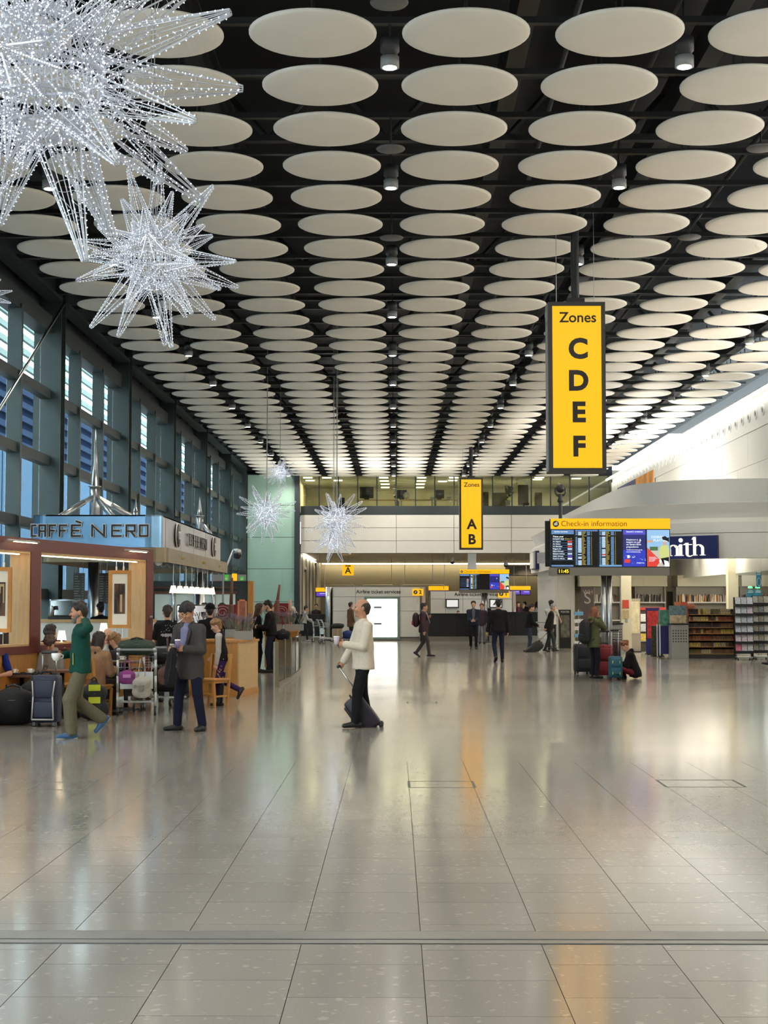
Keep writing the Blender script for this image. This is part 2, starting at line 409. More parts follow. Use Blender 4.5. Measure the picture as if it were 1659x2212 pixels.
# ---- outside: a striped car park building seen through the glazing
M_cp1 = mat('pale_blue_cladding', (.085, .135, .205), 1.0, spec=0.0); M_cp2 = mat('navy_cladding', (.012, .019, .04), 1.0, spec=0.0); M_cp3 = mat('slate_slat', (.030, .045, .08), 1.0, spec=0.0)
cp = empty('car_park_building', (-25, 60, 0), label='pale blue building with dark slatted storey outside the left windows', cat='building')
MB().box((-14, -50, -.2), (0, 200, EYE + 3.30*3.05)).build('lower_cladding', M_cp1, cp)
MB().box((-14, -50, EYE + 3.30*3.05), (-.5, 200, EYE + 4.84*3.0)).build('upper_cladding', M_cp2, cp)
for k in range(5):
    z = EYE + 3.30*3.05 + .45 + k*.92
    MB().box((-.5, -50, z), (-.2, 200, z+.42)).build('slat', M_cp3, cp)
for k in range(9):
    z = EYE + 4.84*3.0 + .5 + k*.95
    MB().box((-.4, -50, z), (-.15, 200, z+.40)).build('slat', M_louvre, cp)
for k in range(12): MB().box((.0, -46+k*20.5, 0), (.04, -45.9+k*20.5, 11.7)).build('cladding_joint', M_cp3, cp)
MB().box((-60, -60, -.3), (XL-3, 260, -.1)).build('pavement', mat('grey_paving', (.30, .30, .30), .8), kind='structure', label='grey paving outside the glazed wall')

# ---- right wall with panel joints, light slot and air nozzles
wall_r = MB().box((XR, -8, 3.15), (XR+.3, DEND, EYE+6.60)).box((XR, -8, 0), (XR+.3, 43.5, 3.15)).build('wall_right', M_white, kind='structure', label='white panelled side wall of the hall')
M_wp = mat('white_wall_panel', (.80, .81, .79), .35, noise=.015, nscale=1)
pan_cache = {}
zs = [2.7, 4.0, 5.05, 6.10, 7.15]
for j in range(len(zs)-1):
    y = 14.0 + (1.5 if j % 2 else 0)
    while y < DEND - .1:
        y1 = min(y + 3.0, DEND)
        key = (round(zs[j+1]-zs[j], 3), round(y1-y, 3))
        if key not in pan_cache: pan_cache[key] = MB().box((-.03, .008, .008), (0, key[1]-.008, key[0]-.008)).mesh('wall_panel', M_wp)
        inst(pan_cache[key], 'wall_panel', (XR, y, zs[j]), parent=wall_r); y += 3.0
MB().box((XR-.05, 14, 7.16), (XR, DEND, 8.0)).build('nozzle_band', M_wp, wall_r)
cove = MB().box((XR-.34, 8, 8.10), (XR-.27, DEND, 8.16)).build('cove_lamp', mat('cove_lamp_white', (1, 1, 1), .5, emit=(1.0, .97, .90), estr=5.5), wall_r)
MB().box((XR-.36, 8, 8.17), (XR, DEND, 8.20)).build('cove_ledge', M_wp, wall_r)
MB().box((XR-.9, 8, HC+.55), (XR+.3, DEND, HC+.70)).build('cove_soffit', M_black, wall_r)
noz = MB()
noz.lathe([(.17, 0), (.17, .03), (.12, .045), (.085, .02), (.085, .005)], n=20)
noz_me = noz.mesh('nozzle_rim', M_wp, True); hole_me = MB().lathe([(.085, .006), (.03, .006)], n=16).mesh('nozzle_throat', M_darkbeam)
y = 31.6
while y < 78:
    if not (38.6 < y < 43.4):
        q = inst(noz_me, 'air_nozzle', (XR-.05, y, 7.62), (0, -PI/2, 0), wall_r); inst(hole_me, 'nozzle_throat', (0, 0, .012), parent=q)
    y += .92
for _y in (14, 25.5, 63, 74.5):      # made-up troughs to house the added wall uplighters
    _t = MB().box((XR-.95, _y-4.6, 4.86), (XR-.60, _y+4.6, 4.96))
    for _k in (-4, 0, 4): _t.box((XR-.62, _y+_k-.03, 4.88), (XR, _y+_k+.03, 4.94))
    _t.build('added_uplight_trough', M_wp, wall_r)
# poster hung on the wall
po = empty('wall_poster', (XR-.06, 62.5, 0), label='orange and blue advert poster high on the white wall', cat='poster')
pa, pb = at(1340, 1050, 1), at(1415, 1010, 1)
def ydepth(px): v = ray(px, 1100); return (XR-.06)/v.x*v.y
y0p, y1p = ydepth(1415), ydepth(1335)
zt = at(1415, 1009, y0p).z; zb = zt - 2.6
MB().box((-.03, y0p-62.5, zb), (0, y1p-62.5, zt)).build('backing', M_white, po)
MB().box((-.05, y0p-62.5+.1, zb+.1), (-.03, y0p-62.5+(y1p-y0p)*.45, zt-.1)).build('orange_print', mat('orange_print', s2l(216, 140, 50), .5, noise=.5, nscale=1.2), po)
MB().box((-.05, y0p-62.5+(y1p-y0p)*.45, zb+.1), (-.03, y1p-62.5-.1, zt-.1)).build('blue_print', mat('blue_print', s2l(40, 50, 120), .5), po)

# ---- end wall: office glazing over white panels over an undercroft
def EZ(py, d=DEND): return at(853, py, d).z
def EX(px, d=DEND): return at(px, 1200, d).x
zg1, zg0, zs0, zp0 = EZ(1027), EZ(1093), EZ(1112), EZ(1195)
xl_, xr_ = EX(649), XR
wb = empty('wall_back', (0, DEND, 0), kind='structure', label='end wall of white panels under an office window')
MB().box((xl_, .35, zs0), (xr_, .5, zg0)).box((xl_, 0, zs0), (xr_, .35, zg0)).build('spandrel', M_tealdark, wb)
MB().box((xl_, .05, zp0), (xr_, .4, zs0)).build('backing', M_joint, wb)
MB().box((XL-1, 0, zg1), (xr_, .4, HC+2.2)).build('ceiling_trim', M_black, wb)
zr = [zp0, EZ(1168), EZ(1140), zs0]
for j in range(3):
    x = xl_
    cuts = sorted([xl_, xr_] + [EX(856) + 3.0*k for k in range(-3, 5) if xl_ < EX(856)+3.0*k < xr_])
    for xa, xb in zip(cuts[:-1], cuts[1:]):
        if xb - xa > .1: MB().box((xa+.012, 0, zr[j]+.012), (xb-.012, .06, zr[j+1]-.012)).build('wall_panel', M_offwhite, wb)
M_opane = glass('office_pane', (.86, .88, .80), .03)
ow = empty('window_8', (0, DEND, 0), kind='structure', label='long office window above the white end wall')
x0m = EX(856); k0 = math.floor((xl_ - x0m)/1.007)
xs = [xl_] + [x0m + 1.007*k for k in range(k0+1, 13) if xl_ < x0m + 1.007*k < xr_ - .1] + [xr_]
for xa, xb in zip(xs[:-1], xs[1:]):
    MB().box((xa+.02, .10, zg0), (xb-.02, .12, zg1)).build('pane', M_opane, ow)
    MB().box((xb-.03, .04, zg0), (xb+.03, .16, zg1)).build('mullion', M_tealdark, ow)
# office room behind the glass
of = empty('wall_office', (0, DEND, 0), kind='structure', label='lit office room behind the upper window')
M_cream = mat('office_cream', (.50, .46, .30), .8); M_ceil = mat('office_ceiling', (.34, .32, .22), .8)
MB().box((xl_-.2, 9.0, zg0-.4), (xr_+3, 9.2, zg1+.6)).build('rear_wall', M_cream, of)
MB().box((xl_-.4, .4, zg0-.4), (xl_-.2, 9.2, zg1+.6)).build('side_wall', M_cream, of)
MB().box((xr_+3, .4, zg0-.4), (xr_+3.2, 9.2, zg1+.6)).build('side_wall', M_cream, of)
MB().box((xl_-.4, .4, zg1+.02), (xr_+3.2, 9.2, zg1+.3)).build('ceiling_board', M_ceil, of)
MB().box((xl_-.4, .36, zg0-.5), (xr_+3.2, 9.2, zg0-.32)).build('office_floor', M_greymetal, of)
M_fluo = mat('office_tube', (1, 1, 1), .5, emit=(1.0, .93, .70), estr=4.5)
for (px, py) in ((665,1032),(670,1038),(706,1032),(730,1038),(829,1032),(830,1039),(832,1046),(832,1053),(911,1032),(910,1039),(908,1046),(907,1053),(956,1040),(980,1032),(978,1038),(1165,1032),(1161,1036),(1245,1034)):
    d = (zg1+.0 - EYE)/((EZ(py)-EYE)/DEND)
    d = min(max(d, DEND + .8), DEND + 8.5); p = at(px, py, d)
    MB().box((p.x-.24, d-DEND-.14, zg1-.02), (p.x+.24, d-DEND+.14, zg1+.02)).build('ceiling_tube', M_fluo, of)
MB().box((EX(1140), 2.0, zg0-.3), (EX(1146), 2.3, zg1)).build('pier', M_white, of)
# teal glass end panel beside the wall
tp = empty('wall_end_panel', (0, DEND-.2, 0), kind='structure', label='pale green glass panel wall at the far left corner')
M_green = mat('pale_green_glass', s2l(176, 212, 196), .22, coat=.3)
ys_ = [EZ(1026), EZ(1092), EZ(1161), EZ(1229), EZ(1300), 0]
for a, b_ in zip(ys_[1:], ys_[:-1]): MB().box((EX(535), 0, a+.012), (EX(637), .1, b_-.012)).build('glass_panel', M_green, tp)
MB().box((EX(533), .02, 0), (EX(638), .3, EZ(1024))).build('backing', M_tealdark, tp)
MB().box((EX(637), -.25, 0), (EX(648), .3, EZ(1024))).build('corner_post', M_tealdark, tp)
MB().box((XL-1.0, .3, 0), (EX(534), .5, HC+2.2)).build('infill_panel', M_tealdark, tp)
MB().box((EX(495), -.3, 0), (EX(533), .3, EZ(1010))).build('corner_post', M_teal, tp)
# undercroft: slatted soffit, cove light, rear wall
DU = 101.0
uc = empty('wall_undercroft', (0, DEND, 0), kind='structure', label='warm lit undercroft behind the ticket desks')
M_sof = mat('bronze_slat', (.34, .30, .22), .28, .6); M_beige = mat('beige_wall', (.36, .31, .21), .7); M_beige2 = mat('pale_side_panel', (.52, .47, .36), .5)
nsl = 34
for k in range(nsl):
    ya = .4 + (DU-DEND-3.0)*k/nsl
    MB().box((xl_, ya, zp0+.02), (13.5, ya+.46, zp0+.07)).build('soffit_slat', M_sof, uc)
MB().box((xl_-.3, .4, zp0+.25), (14, DU-DEND+.5, zp0+.5)).build('soffit_board', M_black, uc)
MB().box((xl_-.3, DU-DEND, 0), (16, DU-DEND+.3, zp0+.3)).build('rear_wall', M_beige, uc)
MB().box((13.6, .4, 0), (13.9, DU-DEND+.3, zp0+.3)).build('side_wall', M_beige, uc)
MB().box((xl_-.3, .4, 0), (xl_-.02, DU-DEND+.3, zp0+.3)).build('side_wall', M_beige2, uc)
MB().box((xl_+.1, DU-DEND-.5, zp0-.02), (13.4, DU-DEND-.38, zp0+.05)).build('cove_lamp', mat('cove_lamp_warm', (1, 1, 1), .5, emit=(1.0, .86, .58), estr=13.0), uc)
for k in range(5):
    MB().box((xl_-.02, 1.5+3.5*k, 0), (xl_+.03, 1.56+3.5*k, zp0)).build('panel_joint', M_joint, uc)
MB().box((xl_+.02, 1.0, zp0-.12), (xl_+.10, 14, zp0-.06)).build('side_lamp', mat('side_lamp_warm', (1, 1, 1), .5, emit=(1.0, .92, .72), estr=6.0), uc)
for k in range(5):
    for j in range(3):
        add_light('undercroft_downlight', 'SPOT', (-3 + 3.6*k, DEND+3+7*j, zp0-.03), 170, (1.0, .85, .60), (0, 0, 0), spot_size=R(125), spot_blend=.6, shadow_soft_size=.08)
for px in (1013, 935+30, 1165):
    if px == 1013: MB().box((EX(1013), 1.0, 0), (EX(1031), 1.45, zp0+.02)).build('white_column', M_white, uc)
for k in range(4):
    add_light('office_lamp', 'AREA', (-3.5 + 4.2*k, DEND+4.5, zg1-.06), 190, (1.0, .90, .60), (0, 0, 0), shape='RECTANGLE', size=2.4, size_y=.5)
# wall behind the camera and outer closing walls
MB().box((XL-3, -8.2, 0), (XR+6, -8, HC+2.4)).build('wall_front', M_white, kind='structure', label='white wall at the near end of the hall')
# ================================================================== HALL FITTINGS
# ---- ceiling downlights
M_lens = mat('lamp_lens', (1, 1, 1), .4, emit=(1.0, .95, .86), estr=14.0, sample=False)
can_me = MB().lathe([(.10, 0), (.115, .0), (.115, .13), (.10, .135)], n=20).mesh('can', M_greymetal, True)
collar_me = MB().lathe([(.095, .135), (.095, .20), (.118, .20), (.118, .36), (.03, .36)], n=20).mesh('housing', mat('dark_grey_housing', (.06, .06, .06), .5), True)
lens_me = MB().lathe([(.085, -.004), (.085, .01)], n=20).mesh('lens', M_lens)
stem_me = MB().cyl((0, 0, .36), (0, 0, .9), .015, n=6).mesh('stem', M_darkbeam)
for r in range(-3, 12):
    for x in (-5.46, -.06, 3.54, 8.94):
        y = D0 + .756 + 5.4*r - (1.8 if x > 8 else 0)
        if y > 78: continue
        e = empty('downlight', (x, y, HC-.12), label='small round downlight hung between the white ceiling discs', cat='ceiling light', group='ceiling downlights')
        for me in (can_me, collar_me, lens_me, stem_me): inst(me, me.name, parent=e)
        s = add_light('downlight_beam', 'SPOT', (0, 0, -.01), 330, (1.0, .92, .80), spot_size=R(158), spot_blend=.9, shadow_soft_size=.09); s.parent = e
sp_me = MB().lathe([(.02, 0), (.20, 0), (.215, .02), (.20, .035), (.02, .04)], n=24).mesh('speaker_plate', mat('speaker_grey', (.12, .12, .115), .6), True)
for x in (-.06, 5.34, 8.94):
    for r in range(3):
        e = empty('ceiling_speaker', (x, D0 + .756 - 1.8 + 5.4*r, HC-.05), label='flat grey round speaker hung in the black ceiling void', cat='speaker', group='round ceiling speakers')
        inst(sp_me, 'speaker_plate', parent=e); inst(stem_me, 'stem', (0, 0, -.3), parent=e)

# ---- hanging zone signs
def zone_sign(px0, px1, py0, py1, d, lines, label, top_py):
    a, b = at(px0, py1, d), at(px1, py0, d); w, h = b.x-a.x, b.z-a.z; T = .42
    e = empty('zone_sign', ((a.x+b.x)/2, d, a.z), label=label, cat='sign')
    MB().box((-w/2, 0, 0), (w/2, T, h)).build('case', mat('sign_case', (.035, .033, .028), .45), e)
    fr = w*.075
    MB().box((-w/2+fr, -.012, fr), (w/2-fr, 0, h-fr)).build('lit_face', M_yellow, e)
    MB().box((-w/2-.012, .03, .02), (-w/2, T-.03, h-.02)).build('side_panel', M_greymetal, e)
    for (t, zf, sz) in lines: text(t, 'lettering', M_ink, (w*.02, -.016, h*zf), sz*h, e, bold=.004 if len(t) > 1 else .02*h/3)
    MB().box((-.16, .1, h), (.16, .32, h+.09)).build('cap_bracket', M_blackplastic, e)
    zt = HC + .9 - a.z
    MB().cyl((0, .2, h+.05), (0, .2, zt), .075, n=12).build('pole', M_blackplastic, e)
    for s in (-.34, .34): MB().cyl((s, .2, h), (s, .2, zt), .006, n=5).build('wire', M_steel, e)
    return e
zone_sign(1186, 1307, 652, 1020, 27.0, [('Zones', .905, .085), ('C', .718, .160), ('D', .530, .160), ('E', .345, .160), ('F', .145, .160)],
          'tall yellow hanging sign reading Zones C D E F', 540)
zone_sign(993, 1043, 1032, 1187, 64.0, [('Zones', .90, .085), ('A', .345, .19), ('B', .135, .19)], 'distant yellow hanging sign reading Zones A B', 960)
def small_sign(px0, px1, py0, py1, d, draw, label, hang=None, T=.12):
    a, b = at(px0, py1, d), at(px1, py0, d); w, h = b.x-a.x, b.z-a.z
    e = empty('sign', ((a.x+b.x)/2, d, a.z), label=label, cat='sign')
    MB().box((-w/2, 0, 0), (w/2, T, h)).build('face', M_yellow, e)
    for (t, xf, zf, sz) in draw: text(t, 'lettering', M_ink, (w*xf, -.006, h*zf), sz*h, e, bold=.01)
    if hang: MB().cyl((0, T/2, h), (0, T/2, hang-a.z), .012, n=6).build('hanger', M_greymetal, e)
    return e, w, h
small_sign(739.5, 764, 1219, 1243, 84, [('A', 0, .42, .8), ('Zone', 0, .87, .22)], 'square yellow hanging sign with a black letter A', hang=zp0+.05)
def ticket_mark(px0, px1, py0, py1, d, num, label):
    e, w, h = small_sign(px0, px1, py0, py1, d, [(num, .22, .5, .75)], label, T=.05)
    MB().lathe([(h*.30, 0), (h*.30, .01)], n=20).build('symbol', M_ink, e, loc=None).rotation_euler = (PI/2, 0, 0)
    q = [o for o in COL.objects if o.parent == e and o.name.startswith('symbol')][0]; q.location = (-w*.22, 0, h*.5)
    MB().obox((0, 0, 0), (h*.08, 0, h*.12), (0, .004, 0), (-h*.07, 0, h*.05)).build('symbol_inset', M_white, e).location = (-w*.22, -.013, h*.5)

# ---- check-in information screens
def emit_mat(name, c, s=1.0): return mat('screen_' + name, (0.02, 0.02, 0.02), .3, emit=s2l(*c), estr=s*.82, sample=False)
E_black = mat('screen_black', (.006, .006, .008), .25); E_white = emit_mat('white', (240, 248, 255), 1.1); E_blue = emit_mat('blue', (40, 55, 190)); E_navy = emit_mat('navy', (22, 32, 110))
E_steel = emit_mat('steelblue', (96, 134, 185)); E_pale = emit_mat('pale', (190, 214, 236)); E_gold = emit_mat('gold', (180, 160, 70)); E_red = emit_mat('red', (226, 60, 45)); E_grey = emit_mat('grey', (70, 80, 95))
E_sky = emit_mat('sky', (150, 195, 235)); E_skin = emit_mat('skin', (205, 170, 150)); E_lime = emit_mat('lime', (205, 215, 130)); E_leaf = emit_mat('leaf', (70, 110, 60)); E_sand = emit_mat('sand', (200, 195, 180)); E_purple = emit_mat('purple', (95, 60, 175), 1.2); E_viol = emit_mat('violet', (80, 75, 200)); E_cyan = emit_mat('cyan', (110, 160, 205))
def info_screen(px0, px1, py0, py1, d, label, full=True, rz=0.0, pole_px=None, blank=False):
    a, b = at(px0, py1, d), at(px1, py0, d); w, h = b.x-a.x, b.z-a.z; T = .30
    e = empty('information_screen', ((a.x+b.x)/2, d, 0), rz, label=label, cat='screen')
    z0, z1 = a.z, b.z; H = h
    MB().box((-w/2, 0.0, z0+.13*H), (w/2, T, z1)).build('case', M_blackplastic, e)
    MB().box((-w/2-.02, -.02, z0), (w/2-.03, T, z0+.14*H)).build('base_panel', mat('taupe_panel', (.20, .18, .15), .5), e)
    MB().box((-w/2, -.03, z1-.185*H), (w/2, .0, z1)).build('header', M_yellow, e)
    text('Check-in information', 'lettering', mat('header_ink', (.16, .08, .0), .5), (-w/2+.085*w, -.035, z1-.095*H), .135*H, e, align='LEFT', ext=.002)
    s = MB().use(M_ink).lathe([(.055*H, -.001), (.055*H, .004)], n=20).build('symbol', None, e); s.rotation_euler = (PI/2, 0, 0); s.location = (-w/2+.043*w, -.031, z1-.095*H)
    MB().obox((0, 0, 0), (.030*H, 0, 0), (0, .003, 0), (0, 0, .022*H)).obox((.014*H, 0, .026*H), (.010*H, 0, .010*H), (0, .003, 0), (-.012*H, 0, .012*H)).build('symbol_inset', M_white, e).location = (-w/2+.043*w, -.037, z1-.10*H)
    top, bot = z1-.20*H, z0+.155*H; ph = top-bot; pw = w/5; y = -.006
    def quad(g, m, i, u0, v0, u1, v1, k=0):   # u across, v down from the top of display i
        x0 = -w/2 + pw*i + pw*(.03+.94*u0); x1 = -w/2 + pw*i + pw*(.03+.94*u1)
        g.use(m).add([(x0, y-.002*k, top-ph*v1), (x1, y-.002*k, top-ph*v1), (x1, y-.002*k, top-ph*v0), (x0, y-.002*k, top-ph*v0)], [(0, 1, 2, 3)])
    def line(t, i, u, v, sz, m=E_white): text(t, 'lettering', m, (-w/2+pw*i+pw*(.03+.94*u), y-.008, top-ph*v), sz*ph, e, align='LEFT', ext=.0005, bold=.0008)
    g = MB(); quad(g, E_black, 0, 0, 0, 1, 1); quad(g, E_steel, 0, 0, 0, 1, .12, 1); quad(g, E_steel, 0, 0, .955, .97, 1, 1)
    names = ['Air Algerie', 'Air Astana', 'Air Mauritius', 'Bulgaria Air', 'Etihad Airways', 'Malaysia Airlines', 'Qatar Airways', 'Royal Air Maroc']
    for k in range(9): quad(g, E_steel, 0, .03, .285+k*.0665, .97, .292+k*.0665, 1)
    for k, m in enumerate((E_red, E_pale, E_red, E_pale, E_grey, E_pale, E_purple, E_white)): quad(g, m, 0, .72, .300+k*.0665, .92, .342+k*.0665, 1)
    g.build('display', None, e)
    if full:
        for k, t in enumerate(names): line(t, 0, .06, .320+k*.0665, .048)
        line('Airline services', 0, .12, .05, .06); line('Ticket area', 0, .06, .185, .062); line('1', 0, .50, .185, .062, E_gold); line('located near', 0, .06, .245, .062); line('Zone A', 0, .60, .245, .062, E_gold)
    for i in (1, 2):
        g = MB(); quad(g, E_black, i, 0, 0, 1, 1)
        if not (blank and i == 2):
            quad(g, E_steel if i == 1 else E_cyan, i, 0, 0, 1, .04, 1)
            rr = random.Random(i*5+3)
            for k in range(27):
                v = .05 + k*.0338
                if k == 3: quad(g, E_gold, i, .3, v+.006, .5, v+.02, 1); continue
                quad(g, E_cyan, i, .01, v+.006, .09, v+.024, 1)
                if rr.random() < .85: quad(g, (E_red if (i == 2 and k == 18) else E_pale), i, .12, v+.002, .28, v+.031, 1)
                quad(g, E_gold, i, .30, v+.007, .36+rr.random()*.12, v+.023, 1); quad(g, E_cyan, i, .52, v+.006, .66, v+.026, 1); quad(g, E_gold, i, .71, v+.006, .735, v+.026, 1)
            if i == 2: quad(g, E_cyan, i, 0, .955, 1, 1, 2)
        g.build('display', None, e)
    g = MB(); quad(g, E_navy, 3, 0, 0, 1, 1); quad(g, E_viol, 3, 0, 0, 1, .13, 1); quad(g, E_blue, 3, 0, .55, 1, 1, 1)
    rr = random.Random(4)
    for k in range(40): u, v = rr.random()*.96, .68+rr.random()*.24; quad(g, rr.choice((E_steel, E_cyan, E_navy, E_pale)), 3, u, v, u+.05, v+.018, 2)
    quad(g, E_red, 3, .06, .80, .30, .90, 3); quad(g, E_white, 3, .18, .69, .28, .77, 3); quad(g, E_white, 3, .72, .27, .80, .30, 3); quad(g, E_white, 3, .75, .24, .77, .33, 3)
    g.build('display', None, e)
    if full:
        line("Season's greetings", 3, .14, .05, .062)
        for k, t in enumerate(('Heathrow is', 'keeping an eye', "on Santa's flight", 'preparations.')): line(t, 3, .14, .27+k*.065, .064)
        line('To find out more go to:', 3, .14, .545, .045); line('www.noradsanta.org', 3, .14, .60, .045); line('Heathrow', 3, .60, .90, .05)
    g = MB(); quad(g, E_sky, 4, 0, 0, 1, .6); quad(g, E_sand, 4, 0, .5, 1, 1); quad(g, E_leaf, 4, .12, .46, .48, .58, 1); quad(g, E_sand, 4, 0, .565, 1, .60, 2)
    def poly(m, pts, k):
        x = lambda u: -w/2+pw*4+pw*(.03+.94*u)
        g.use(m).add([(x(u), y-.002*k, top-ph*v) for u, v in pts], [tuple(range(len(pts)-1, -1, -1))])
    poly(E_red, [(0, .48), (.60, .84), (.42, 1), (0, 1)], 3)
    poly(E_skin, [(.55, .45), (.66, .42), (.82, .60), (.98, .58), (.98, .66), (.76, .68)], 3); poly(E_skin, [(0, .28), (.26, .28), (.26, .34), (0, .36)], 2)
    poly(E_lime, [(.54, .52), (.64, .42), (.92, .42), (.97, .60), (.96, .74), (.58, .78)], 4); poly(E_skin, [(.70, .30), (.86, .30), (.86, .42), (.72, .42)], 4)
    poly(E_black, [(.66, .20), (.80, .17), (.92, .22), (.98, .20), (.98, .34), (.88, .30), (.70, .27)], 5); poly(E_black, [(.60, .78), (.97, .74), (.97, .90), (.72, .96)], 4); poly(E_white, [(.74, .82), (.94, .86), (.98, 1), (.78, 1)], 5)
    poly(E_white, [(.52, .84), (.60, .80), (.65, .86), (.58, .92)], 6)
    g.build('display', None, e)
    if full:
        line('DESIRED', 4, .18, .20, .09); line('PLAYTIME', 4, .28, .29, .09)
        for k in range(4): line(('Look up here', 'and the freedom', 'to do things', 'your way')[k], 4, .08, .745+k*.035, .035)
        text('11:45', 'clock_digits', mat('clock_led', (0, 0, 0), .5, emit=s2l(255, 205, 40), estr=1.6, sample=False), (-w/2+.105*w, -.028, z0+.07*H), .085*H, e, ext=.0005, bold=.002)
        MB().box((-w/2+.055*w, -.024, z0+.02*H), (-w/2+.155*w, -.02, z0+.12*H)).build('clock', E_black, e)
        MB().box((-w/2-.10, .30, z0+.16*H), (-w/2-.0, .42, z1-.03*H)).build('rear_screen_edge', M_blackplastic, e)
    px = at(pole_px, py1, d).x - (a.x+b.x)/2
    MB().cyl((px-.068, T/2+.1, 0), (px-.068, T/2+.1, z0+.2), .066, n=16).cyl((px+.068, T/2+.1, 0), (px+.068, T/2+.1, z0+.2), .066, n=16).build('post', M_steel, e, True)
    MB().box((px-.32, -.08, 0), (px+.32, T+.3, .02)).build('base_plate', M_steel, e)
info_screen(1190, 1447, 1120, 1243, 37.0, 'large check-in information screen on a steel post', pole_px=1313)
info_screen(993, 1100, 1230, 1281, 65.0, 'smaller distant check-in information screen in front of ticket desk one', full=False, pole_px=1047, blank=True)
# camera mast standing behind the big screen
mb = at(1212, 1300, 37.2)
e = empty('camera_mast', (mb.x, 37.2, 0), label='dark surveillance camera on a thin mast above the big screen', cat='camera')
zt = at(1212, 1085, 37.2).z
MB().cyl((0, 0, at(1212, 1122, 37.2).z), (0, 0, zt), .045, n=10).build('mast', mat('dark_bronze', (.03, .027, .025), .4), e)
MB().lathe([(.07, 0), (.075, .05), (.05, .1), (.06, .16), (.05, .2)], (0, 0, zt), 14).build('mount', MATS['dark_bronze'], e, True)
MB().cyl((-.13, 0, zt+.24), (-.08, 0, zt+.16), .02, n=6).cyl((.13, 0, zt+.24), (.08, 0, zt+.16), .02, n=6).cyl((-.13, 0, zt+.24), (-.13, 0, zt+.36), .02, n=6).cyl((.13, 0, zt+.24), (.13, 0, zt+.36), .02, n=6).cyl((-.08, 0, zt+.17), (.08, 0, zt+.17), .03, n=6).build('yoke', MATS['dark_bronze'], e)
MB().sph((0, 0, zt+.34), .11, 14, 8).build('camera_head', M_blackplastic, e, True)

# ---- hanging star decorations
M_acr = mat('frosted_acrylic', (.62, .64, .68), .25, spec=.6); M_led = mat('led_white', (.8, .85, 1), .3, emit=(.80, .86, 1.0), estr=1.7, sample=False)
M_led2 = mat('led_dim', (.8, .85, 1), .3, emit=(.80, .86, 1.0), estr=2.0, sample=False)
def spike_meshes(rw, rl, nled, nlong, tag_):
    g = MB(); L = 1.0; rb = .13
    for i in range(nlong):
        t = 2*PI*i/nlong; a = (rb*math.cos(t), rb*math.sin(t), 0); b = (.016*math.cos(t), .016*math.sin(t), L)
        g.cyl(a, b, rw if i % 2 == 0 else rw*.55, rw*.7, 4, False)
    for z in (0, .22, .45, .68, 1.0):
        r = rb + (.016-rb)*z
        pts = [(r*math.cos(2*PI*i/8), r*math.sin(2*PI*i/8), z) for i in range(9)]
        g.path(pts, rw*.6, 3)
    rr = random.Random(5)
    for k in range(nlong):                     # criss-cross light string
        z = rr.random()*.7; t = rr.random()*6.28; z2 = z+.1+rr.random()*.15; t2 = t+.5+rr.random()
        f = lambda z, t: ((rb+(.016-rb)*z)*math.cos(t), (rb+(.016-rb)*z)*math.sin(t), z)
        g.cyl(f(z, t), f(z2, t2), rw*.5, n=3, cap=False)
    s = MB()
    for i in range(0, nlong, 2):
        t = 2*PI*i/nlong
        for k in range(nled):
            z = (k+.3*(i % 4)/2+.2)/nled; r = rb+(.016-rb)*z + rw
            s.octa((r*math.cos(t), r*math.sin(t), z), rl)
    for k in range(nled):
        z, t = rr.random()*.8, rr.random()*6.28; r = (rb+(.016-rb)*z); s.octa((r*math.cos(t), r*math.sin(t), z), rl)
    return g.mesh('spike_frame', M_acr), s.mesh('spike_lights', M_led if tag_ == 'n' else M_led2)
SP = {'n': spike_meshes(.0045, .0052, 20, 10, 'n'), 'f': spike_meshes(.0075, .0085, 13, 6, 'f')}
def core_mesh(rw, nm):
    g = MB(); r = .30
    for i in range(nm):
        t = 2*PI*i/nm
        pts = [(r*math.cos(p)*math.cos(t), r*math.cos(p)*math.sin(t), r*1.15*math.sin(p)) for p in np.linspace(-PI/2, PI/2, 9)]
        g.path(pts, rw*.7, 4)
    for p in (-.9, -.45, 0, .45, .9):
        q = r*math.cos(p); pts = [(q*math.cos(2*PI*i/20), q*math.sin(2*PI*i/20), r*1.15*math.sin(p)) for i in range(21)]
        g.path(pts, rw*1.4, 4)
    return g.mesh('core_cage', M_acr)
def coreled_mesh(rl, n, m):
    g = MB(); rr = random.Random(9)
    for k in range(n):
        z = rr.uniform(-1, 1); t = rr.uniform(0, 6.28); q = math.sqrt(1-z*z)*.305
        g.octa((q*math.cos(t), q*math.sin(t), z*.35), rl)
    return g.mesh('core_lights', m)
CORE = {'n': (core_mesh(.006, 30), coreled_mesh(.0055, 320, M_led)), 'f': (core_mesh(.008, 18), coreled_mesh(.0085, 160, M_led2))}
